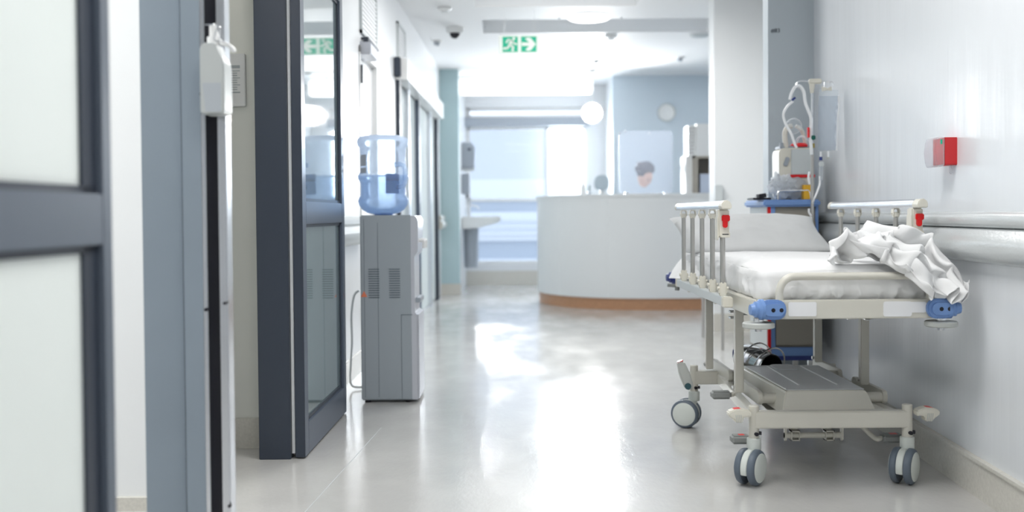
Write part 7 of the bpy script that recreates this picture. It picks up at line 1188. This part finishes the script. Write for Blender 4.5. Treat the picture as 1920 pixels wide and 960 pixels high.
obj('plinth', ring(rr_ - .02, rr_ - .06, 0, .12), 'wood', rc, label='warm wood plinth')
obj('desk_surface', ring(rr_ - .04, rr_ - .62, .72, .75), 'desk', rc)
bm = BM()
for ang in (215, 245):
    a = math.radians(ang); box(bm, cxc + rr_ * math.cos(a) - .003, cxc + rr_ * math.cos(a) + .003, cyc + rr_ * math.sin(a) - .003, cyc + rr_ * math.sin(a) + .01, .12, 1.17)
obj('panel_joint', bm, 'recess', rc)
# glass guard on counter
g0 = P(1160, 246, 10.75); g1 = P(1261, 360, 10.75)
gd = thing('glass_guard', 'clear rounded screen standing on the reception counter', 'screen', ((g0.x + g1.x) / 2, 10.75, 1.2))
obj('pane', prism(BM(), rrect(g0.x, g1.x, 1.203, g0.z, .05), XZ, 10.745, 10.755), 'screenglass', gd)
for x in (g0.x + .08, g1.x - .08): obj('foot', box(BM(), x - .02, x + .02, 10.70, 10.80, 1.2, 1.215, .003), 'chrome', gd)
for px, py in ((1162, 250), (1173, 246), (1218, 250)):
    q = P(px, py, 10.74); obj('glint_bead', lathe(BM(), [(0, 0), (.012, .002), (.010, .01), (0, .014)], (q.x, 10.745, q.z), (0, -1, 0), 14, False), 'chrome', gd)  # chrome beads added for the sparkle highlights on the screen
# shelf unit and letter trays on the counter
s0 = P(1300, 293, 10.55); s1 = P(1278, 293, 11.0)
cab = thing('document_cabinet', 'beige open document cabinet on the reception counter beside the column', 'cabinet', (2.0, 10.75, 1.2))
zt_ = s0.z; X0 = s0.x; X1 = 2.20
bm = BM(); box(bm, X0, X0 + .02, 10.56, 10.88, 1.2, zt_); box(bm, X1 - .02, X1, 10.56, 10.88, 1.2, zt_); box(bm, X0, X1, 10.56, 10.88, zt_ - .02, zt_); box(bm, X0, X1, 10.86, 10.88, 1.2, zt_); box(bm, X0 + .02, X0 + .05, 10.56, 10.60, 1.2, zt_ - .02)
obj('carcass', bm, 'greywood', cab)
obj('white_side', box(BM(), X0 - .075, X0 - .001, 10.60, 10.88, 1.2, zt_ + .005, .003), 'whiteplastic', cab, label='white side panel')
obj('blue_box', box(BM(), X0 + .075, X1 - .03, 10.57, 10.84, 1.205, P(1310, 326, 10.57).z, .004), mat('pale_blue_card', (.55, .62, .75), .6, bump=(30, .02)), cab, label='pale blue insert')
tr = thing('letter_trays', 'white stack of letter trays on top of the document cabinet', 'letter trays', (2.0, 10.72, zt_))
a0_ = P(1306, 232, 10.58)
obj('tray_shell', box(BM(), a0_.x, X1, 10.58, 10.86, zt_ + .001, a0_.z, .003), 'whiteplastic', tr)
n_t = 9
for k in range(n_t):
    zz = zt_ + .006 + k * (a0_.z - zt_ - .01) / n_t
    obj('tray', box(BM(), a0_.x - .085, a0_.x + .001, 10.60, 10.86, zz, zz + .026, .003), 'whiteplastic', tr)
# bottles and pen pot on counter
q = P(1093, 360, 10.95); bm = BM(); lathe(bm, [(.026, 0), (.028, .01), (.028, .09), (.012, .11), (.010, .13), (.014, .132), (.012, .16), (0, .165)], (q.x, 10.95, 1.2), seg=20, caps=False); tag(obj('pump_bottle', bm, 'whiteplastic'), 'small white pump bottle on left part of the reception counter', 'bottle')
q = P(1104, 355, 10.9); bm = BM(); cyl(bm, (q.x, 10.9, 1.2), (q.x, 10.9, 1.24), .02); pen = tag(obj('pen_stand', bm, 'chrome'), 'small pen stand with dark teal pen on the counter', 'pen stand')
obj('pen', cyl(BM(), (q.x, 10.9, 1.23), (q.x + .012, 10.9, 1.30), .006), 'greenp', pen)
# office chair whose headrest shows
ch = thing('office_chair', 'grey-blue office chair behind the counter, only rounded headrest showing', 'chair', (1.11, 12.2, 0))
q = P(1128, 343, 12.2); cxh = q.x
obj('headrest', prism(BM(), rrect(cxh - .09, cxh + .09, q.z - .09, q.z + .095, .07), XZ, 12.17, 12.24, .02), 'chairfab', ch)
obj('backrest', prism(BM(), rrect(cxh - .22, cxh + .22, .55, 1.18, .10), XZ, 12.19, 12.25, .02), 'chairfab', ch)
obj('neck', box(BM(), cxh - .02, cxh + .02, 12.20, 12.23, 1.15, q.z - .05), 'tube', ch)
obj('seat', box(BM(), cxh - .24, cxh + .24, 11.78, 12.24, .46, .54, .03, 3), 'chairfab', ch)
obj('gas_column', cyl(BM(), (cxh, 12.0, .08), (cxh, 12.0, .47), .03), 'tube', ch)
bm = BM()
for k in range(5):
    a = 2 * PI * k / 5 + .3; e = Vector((cxh + .28 * math.cos(a), 12.0 + .28 * math.sin(a), .07)); tube(bm, [(cxh, 12.0, .10), e], .018, 8, 3); cyl(bm, (e.x - .02, e.y, .03), (e.x + .02, e.y, .03), .03)
obj('star_base', bm, 'black', ch)
# clock
q = P(1250, 211, 13.28)
ck = thing('wall_clock', 'round pale wall clock on the blue-grey wall behind reception', 'clock', (q.x, 13.28, q.z - .12))
obj('rim', lathe(BM(), [(.10, 0), (.122, 0), (.122, .03), (.110, .034), (.104, .02)], (q.x, 13.3, q.z), (0, -1, 0), 36, False), 'panel', ck)
obj('dial', cyl(BM(), (q.x, 13.30, q.z), (q.x, 13.282, q.z), .108, 36), 'whiteplastic', ck)
bm = BM(); box(bm, q.x - .003, q.x + .003, 13.279, 13.281, q.z, q.z + .07); box(bm, q.x, q.x + .05, 13.279, 13.281, q.z - .003, q.z + .003); obj('hands', bm, 'recess', ck)
# dispenser box on the column
q = P(1347, 364, 8.49); tag(obj('wall_box', box(BM(), q.x - .035, q.x + .035, 8.45, 8.5, q.z - .075, q.z + .075, .008), 'panel'), 'small grey box on edge of the white column', 'box')
# pendant globe lamp
q = P(1110, 212, 12.72)
gl = thing('globe_lamp', 'blazing round lamp hanging in front of far window', 'lamp', (q.x, 12.72, q.z))
lax = Vector((-.06, -1, -.06))
obj('lamp_disc', lathe(BM(), [(0, .012), (.06, .010), (.112, 0), (.112, -.004), (0, -.004)], (q.x, 12.72, q.z), lax, 36, False), 'globe', gl, label='glowing front disc')
obj('lamp_housing', lathe(BM(), [(.113, -.003), (.122, .006), (.126, 0), (.118, -.05), (.07, -.10), (0, -.11)], (q.x, 12.72, q.z), lax, 36, False), 'whiteplastic', gl)
obj('suspension_rod', cyl(BM(), (q.x, 12.72, q.z + .11), (q.x, 12.72, H), .008), 'whiteplastic', gl)
obj('ceiling_rose', cyl(BM(), (q.x, 12.72, H - .03), (q.x, 12.72, H), .05), 'whiteplastic', gl)
# long linear light
a = P(872, 149, 12.95); b2 = P(1111, 176, 12.95)
ll = thing('linear_light', 'long glowing strip light below ceiling at corridor end', 'light', ((a.x + b2.x) / 2, 12.95, b2.z))
obj('diffuser', prism(BM(), rrect(-.63, b2.x, b2.z, a.z, .03), XZ, 12.9, 13.0, .01), 'strip', ll)
obj('mount', box(box(BM(), -.4, -.36, 12.93, 12.97, a.z, H), .8, .84, 12.93, 12.97, a.z, H), 'whiteplastic', ll)
# ---------------------------------------------------------------- ceiling fittings
q = P(1104, 37, 9.35)
dl_ = thing('disc_light', 'bright round ceiling light with slim side brackets', 'light', (q.x, 9.35, q.z))
obj('diffuser', lathe(BM(), [(0, -.02), (.12, -.014), (.18, -.004), (.20, .012), (.19, .022), (0, .024)], (q.x, 9.35, q.z + .008), seg=40, caps=False), 'lamp', dl_)
obj('bracket_bar', cyl(BM(), (q.x - .27, 9.37, q.z + .028), (q.x + .30, 9.37, q.z + .028), .008), 'recess', dl_)
obj('stem', cyl(BM(), (q.x, 9.35, q.z + .02), (q.x, 9.35, H + (.22)), .03), 'recess', dl_)
for dx in (-.27, .30): obj('end_knob', lathe(BM(), [(0, -.02), (.02, 0), (0, .02)], (q.x + dx, 9.37, q.z + .026), seg=14, caps=False), 'chrome', dl_)
def fitting(name, px, py, label, cat, kind):
    Y = 1.8 * F / (399 - py); Y = max(Y, 5)
    q = P(px, py, Y); x = q.x; zc = H
    r = thing(name, label, cat, (x, Y, zc - .1))
    if kind == 'dome':
        obj('housing', lathe(BM(), [(.085, 0), (.085, -.03), (.075, -.055), (.0, -.056)], (x, Y, zc), seg=28, caps=False), 'whiteplastic', r)
        obj('dome_lens', lathe(BM(), [(.052, 0), (.048, -.025), (.03, -.045), (0, -.052)], (x, Y, zc - .055), seg=24, caps=False), 'black', r)
    elif kind == 'detector':
        obj('housing', lathe(BM(), [(.06, 0), (.062, -.018), (.045, -.03), (.03, -.034), (.028, -.05), (0, -.052)], (x, Y, zc), seg=24, caps=False), 'whiteplastic', r)
        obj('sensor_ring', lathe(BM(), [(.030, 0), (.030, -.010)], (x, Y, zc - .036), seg=20), 'recess', r)
    elif kind == 'spot':
        obj('ring', lathe(BM(), [(.05, 0), (.055, -.01), (.045, -.018), (.03, -.012)], (x, Y, zc), seg=24, caps=False), 'whiteplastic', r)
        obj('spot_head', lathe(BM(), [(.028, 0), (.03, -.04), (.0, -.045)], (x, Y, zc - .005), (0.3, .2, 1), 20, False), 'dispenser', r)
    elif kind == 'plate':
        obj('cover', lathe(BM(), [(.10, 0), (.10, -.012), (.07, -.03), (0, -.036)], (x, Y, zc), seg=28, caps=False), 'panel', r)
        obj('bezel', lathe(BM(), [(.11, 0), (.112, -.008), (.10, -.010)], (x, Y, zc), seg=28, caps=False), 'whiteplastic', r)
    return r
fitting('dome_camera', 853, 50, 'white dome camera with dark lens on ceiling near left wall', 'camera', 'dome')
fitting('ceiling_spot', 820, 74, 'small dark spot fitting close to the ceiling edge at left', 'spotlight', 'spot')
fitting('smoke_detector', 833, 12, 'pale smoke detector nearest the left wall', 'detector', 'detector')
fitting('smoke_detector', 1145, 66, 'pale grey detector just behind the round ceiling light', 'detector', 'detector')
fitting('ceiling_plate', 1311, 66, 'flat round ceiling cover near the white column', 'cover', 'plate')
fitting('ceiling_spot', 1119, 113, 'small grey spot fitting in the brightest patch of ceiling', 'spotlight', 'spot')
fitting('ceiling_spot', 1276, 108, 'faint little spot fitting on ceiling over reception', 'spotlight', 'spot')
# exit sign
e0 = P(935, 66, 9.0); e1 = P(1013, 100, 9.0)
ex = thing('exit_sign', 'hanging green and white running man exit sign with right arrow', 'exit sign', ((e0.x + e1.x) / 2, 9.0, e1.z))
obj('board', box(BM(), e0.x, e1.x, 9.0, 9.02, e1.z, e0.z, .004), 'signwhite', ex)
obj('hanger', box(box(BM(), e0.x + .05, e0.x + .056, 9.007, 9.013, e0.z, H), e1.x - .056, e1.x - .05, 9.007, 9.013, e0.z, H), 'recess', ex)
W_ = e1.x - e0.x; Hh = e0.z - e1.z; sq = .135; zc = (e0.z + e1.z) / 2
xa = e0.x + W_ * .275; xb_ = e0.x + W_ * .725
pa = obj('green_panel', box(BM(), xa - sq / 2, xa + sq / 2, 8.998, 9.001, zc - sq / 2, zc + sq / 2), 'green', ex)
pb = obj('green_panel', box(BM(), xb_ - sq / 2, xb_ + sq / 2, 8.998, 9.001, zc - sq / 2, zc + sq / 2), 'green', ex)
def sg(cx, pts): return lambda bm: prism(bm, [(cx + x * sq / 2, zc + z * sq / 2) for x, z in pts], XZ, 8.9965, 8.9985)
bm = BM(); sg(xb_, [(-.95, -.22), (.05, -.22), (-.45, -.72), (-.10, -.88), (.25, -.80), (.92, 0), (.25, .80), (-.10, .88), (-.50, .72), (.05, .22), (-.95, .22)])(bm); obj('arrow', bm, 'signwhite', pb)
bm = BM()
def stroke(pts, w):
    pts = [Vector((xa + x * sq / 2, 8.9975, zc + z * sq / 2)) for x, z in pts]
    for p0, p1 in zip(pts, pts[1:]):
        d = (p1 - p0).normalized(); n_ = Vector((d.z, 0, -d.x)) * w * sq / 2; e_ = d * w * sq * .25
        prism(bm, [((p0 - n_ - e_).x, (p0 - n_ - e_).z), ((p0 + n_ - e_).x, (p0 + n_ - e_).z), ((p1 + n_ + e_).x, (p1 + n_ + e_).z), ((p1 - n_ + e_).x, (p1 - n_ + e_).z)], XZ, 8.9965, 8.9985)
cyl(bm, (xa + .48 * sq / 2, 8.9965, zc + .74 * sq / 2), (xa + .48 * sq / 2, 8.9985, zc + .74 * sq / 2), .17 * sq / 2 * 1.1, 16)
stroke([(.22, .48), (-.05, -.05)], .20); stroke([(.2, .52), (-.25, .62), (-.5, .25)], .11); stroke([(.25, .42), (.5, .1), (.85, .0)], .11)
stroke([(-.08, -.1), (-.35, -.5), (-.85, -.55)], .14); stroke([(0, -.08), (.38, -.35), (.32, -.85)], .14)
obj('running_figure', bm, 'signwhite', pa)
# ---------------------------------------------------------------- sink alcove
sk = thing('wash_basin', 'white wall mounted wash basin under the far dispensers', 'basin', (-.5, 13.4, 0))
bm = BM(); prism(bm, [(-.65, .97), (-.15, .975), (-.13, .955), (-.18, .89), (-.30, .86), (-.45, .82), (-.65, .81)], XZ, 13.15, 13.65, .015); obj('bowl', bm, 'ceramic', sk)
obj('pedestal', cyl(BM(), (-.54, 13.4, .3), (-.54, 13.4, .84), .09, 24, .10), 'dispenser', sk)
obj('tap', tube(BM(), [(-.60, 13.4, .97), (-.60, 13.4, 1.08), (-.55, 13.4, 1.12), (-.45, 13.4, 1.10), (-.44, 13.4, 1.06)], .012, 10), 'chrome', sk)
q = P(881, 292, 13.4)
td = thing('towel_dispenser', 'grey paper towel dispenser above the wash basin', 'dispenser', (-.57, 13.4, q.z - .17))
obj('casing', prism(BM(), [(-.65, q.z - .17), (-.49, q.z - .17), (-.48, q.z + .10), (-.52, q.z + .165), (-.65, q.z + .17)], XZ, 13.27, 13.53, .01), 'dispenser', td)
obj('paper', box(BM(), -.64, -.49, 13.30, 13.50, q.z - .20, q.z - .165), 'paper', td); obj('window_slot', box(BM(), -.57, -.53, 13.262, 13.272, q.z + .06, q.z + .09), 'darkframe', td)
q = P(874, 347, 13.2)
sd = thing('soap_dispenser', 'narrow grey soap dispenser between towel dispenser and basin', 'dispenser', (-.61, 13.2, q.z - .15))
obj('casing', box(BM(), -.65, -.55, 13.14, 13.26, q.z - .12, q.z + .15, .01), 'dispenser', sd); obj('nozzle', cyl(BM(), (-.58, 13.2, q.z - .17), (-.58, 13.2, q.z - .12), .015), 'darkframe', sd)
# ---------------------------------------------------------------- person behind the counter
q = P(1209, 333, 11.55); HX, HYp, HZ = q.x, 11.55, q.z
def skin_mesh(verts, edges, radii, sub=2):
    me = bpy.data.meshes.new('s'); me.from_pydata(verts, edges, []); o = bpy.data.objects.new('s', me); C.objects.link(o)
    m = o.modifiers.new('s', 'SKIN'); m.use_smooth_shade = True
    sv = me.skin_vertices[0].data
    for i, r_ in enumerate(radii): sv[i].radius = (r_ if isinstance(r_, tuple) else (r_, r_)); sv[i].use_root = (i == 0)
    o.modifiers.new('u', 'SUBSURF').levels = sub
    dg = bpy.context.evaluated_depsgraph_get(); out = bpy.data.meshes.new_from_object(o.evaluated_get(dg)); bpy.data.objects.remove(o)
    return out
pr = thing('person', 'person in blue scrubs with dark gathered hair looking down behind reception counter', 'person', (HX - .06, HYp + .05, 0))
bx_ = HX - .07; byy = HYp + .06; zs_ = HZ - .26
V = []; E = []; R2_ = []
def add(p, r_, par=None):
    V.append(tuple(p)); R2_.append(r_)
    if par is not None: E.append((par, len(V) - 1))
    return len(V) - 1
pel = add((bx_, byy + .10, zs_ - .50), (.15, .11)); wa = add((bx_, byy + .07, zs_ - .30), (.125, .095), pel); chs = add((bx_, byy + .03, zs_ - .10), (.145, .10), wa); nb_ = add((bx_ + .01, byy, zs_ + .02), (.07, .07), chs)
nk = add((bx_ + .035, byy - .01, zs_ + .12), .048, nb_); hd = add((HX - .005, HYp, HZ - .05), .05, nk)
fing = []
for s in (-1, 1):
    sh = add((bx_ + s * .16, byy + .01, zs_ - .04), .055, chs); el = add((bx_ + s * .22, byy - .12, zs_ - .30), .042, sh); wr = add((bx_ + s * .10, byy - .34, .80), .028, el); pm = add((bx_ + s * .08, byy - .42, .785), (.036, .018), wr)
    for k in range(4): f1 = add((bx_ + s * (.105 - k * .02), byy - .48, .785), .010, pm); add((bx_ + s * (.103 - k * .02), byy - .515 + (.008 if k in (0, 3) else 0), .768), .008, f1)
    t1 = add((bx_ + s * .035, byy - .41, .78), .011, pm); add((bx_ + s * .02, byy - .44, .772), .009, t1)
    hp = add((bx_ + s * .09, byy + .08, zs_ - .56), .085, pel); kn = add((bx_ + s * .11, byy + .04, .44), .058, hp); an = add((bx_ + s * .11, byy + .10, .08), .038, kn); add((bx_ + s * .12, byy - .06, .035), .034, an)
me = skin_mesh(V, E, R2_)
bm = BM(); bm.from_mesh(me)
# head with face turned towards lower right
t = BM(); bmesh.ops.create_uvsphere(t, u_segments=48, v_segments=36, radius=1)
for v in t.verts:
    c = v.co.copy(); x, y, z = c.x, c.y, c.z
    X_, Y_, Z_ = x * .074, y * .092, z * .112
    if z < 0: X_ *= 1 + .28 * z; Y_ *= 1 + .12 * z
    if y < 0:
        Y_ -= .020 * math.exp(-((x / .20) ** 2 + ((z + .18) / .16) ** 2))           # nose
        Y_ -= .006 * math.exp(-((x / .30) ** 2 + ((z + .52) / .08) ** 2))           # lips
        Y_ -= .008 * math.exp(-((x / .35) ** 2 + ((z + .85) / .15) ** 2))           # chin
        Y_ += .010 * (math.exp(-(((x - .38) / .16) ** 2 + ((z - .02) / .10) ** 2)) + math.exp(-(((x + .38) / .16) ** 2 + ((z - .02) / .10) ** 2)))
    X_ += math.copysign(.010, x) * math.exp(-(((abs(x) - 1) / .12) ** 2 + (z / .22) ** 2 + (y / .22) ** 2))
    v.co = Vector((X_, Y_, Z_))
RH = RZ(math.radians(42)) @ RX(math.radians(24))
for v in t.verts: v.co = Vector((HX, HYp, HZ)) + RH @ v.co
merge(bm, t)
body = obj('body', bm, 'skin', pr, sharp=80)
md = body.modifiers.new('fuse', 'REMESH'); md.mode = 'VOXEL'; md.voxel_size = .007; md.use_smooth_shade = True
t = BM(); bmesh.ops.create_icosphere(t, subdivisions=5, radius=1)
for v in t.verts:
    n_ = v.co.normalized(); k = 1 + .14 * noise.noise(n_ * 5) + .09 * noise.noise(n_ * 14)
    v.co = Vector((n_.x * .092, n_.y * .088 + .026, n_.z * .090 + .058)) * 1.0 * k if n_.y > -.75 or n_.z > .1 else Vector((n_.x * .06, .02, n_.z * .06 + .06))
for v in t.verts: v.co = Vector((HX, HYp, HZ)) + RH @ v.co
merge(t, blob((HX + .004, HYp + .035, HZ + .105), (.105, .09, .078), 4, 4, .25))
obj('hair', t, 'hair', pr, sharp=80)
for s in (-1, 1):
    bm = BM(); bmesh.ops.create_uvsphere(bm, u_segments=12, v_segments=8, radius=.009)
    for v in bm.verts: v.co = Vector((HX, HYp, HZ)) + RH @ (v.co + Vector((s * .028, -.080, .004)))
    obj('eye', bm, 'black', pr)
# scrub top and trousers
V = []; E = []; R2_ = []
pel = add((bx_, byy + .10, zs_ - .52), (.165, .125)); wa = add((bx_, byy + .07, zs_ - .30), (.142, .112), pel); chs = add((bx_, byy + .03, zs_ - .10), (.162, .117), wa); nb_ = add((bx_ + .005, byy + .01, zs_ + .03), (.085, .08), chs)
for s in (-1, 1): sh = add((bx_ + s * .16, byy + .01, zs_ - .03), .070, chs); add((bx_ + s * .195, byy - .06, zs_ - .18), .062, sh)
bm = BM(); bm.from_mesh(skin_mesh(V, E, R2_)); obj('scrub_top', bm, 'scrubs', pr, sharp=80)
V = []; E = []; R2_ = []
pel = add((bx_, byy + .10, zs_ - .50), (.16, .12))
for s in (-1, 1): hp = add((bx_ + s * .09, byy + .08, zs_ - .58), .098, pel); kn = add((bx_ + s * .11, byy + .04, .44), .075, hp); an = add((bx_ + s * .11, byy + .10, .09), .060, kn)
bm = BM(); bm.from_mesh(skin_mesh(V, E, R2_)); obj('trousers', bm, 'trousers', pr, sharp=80)
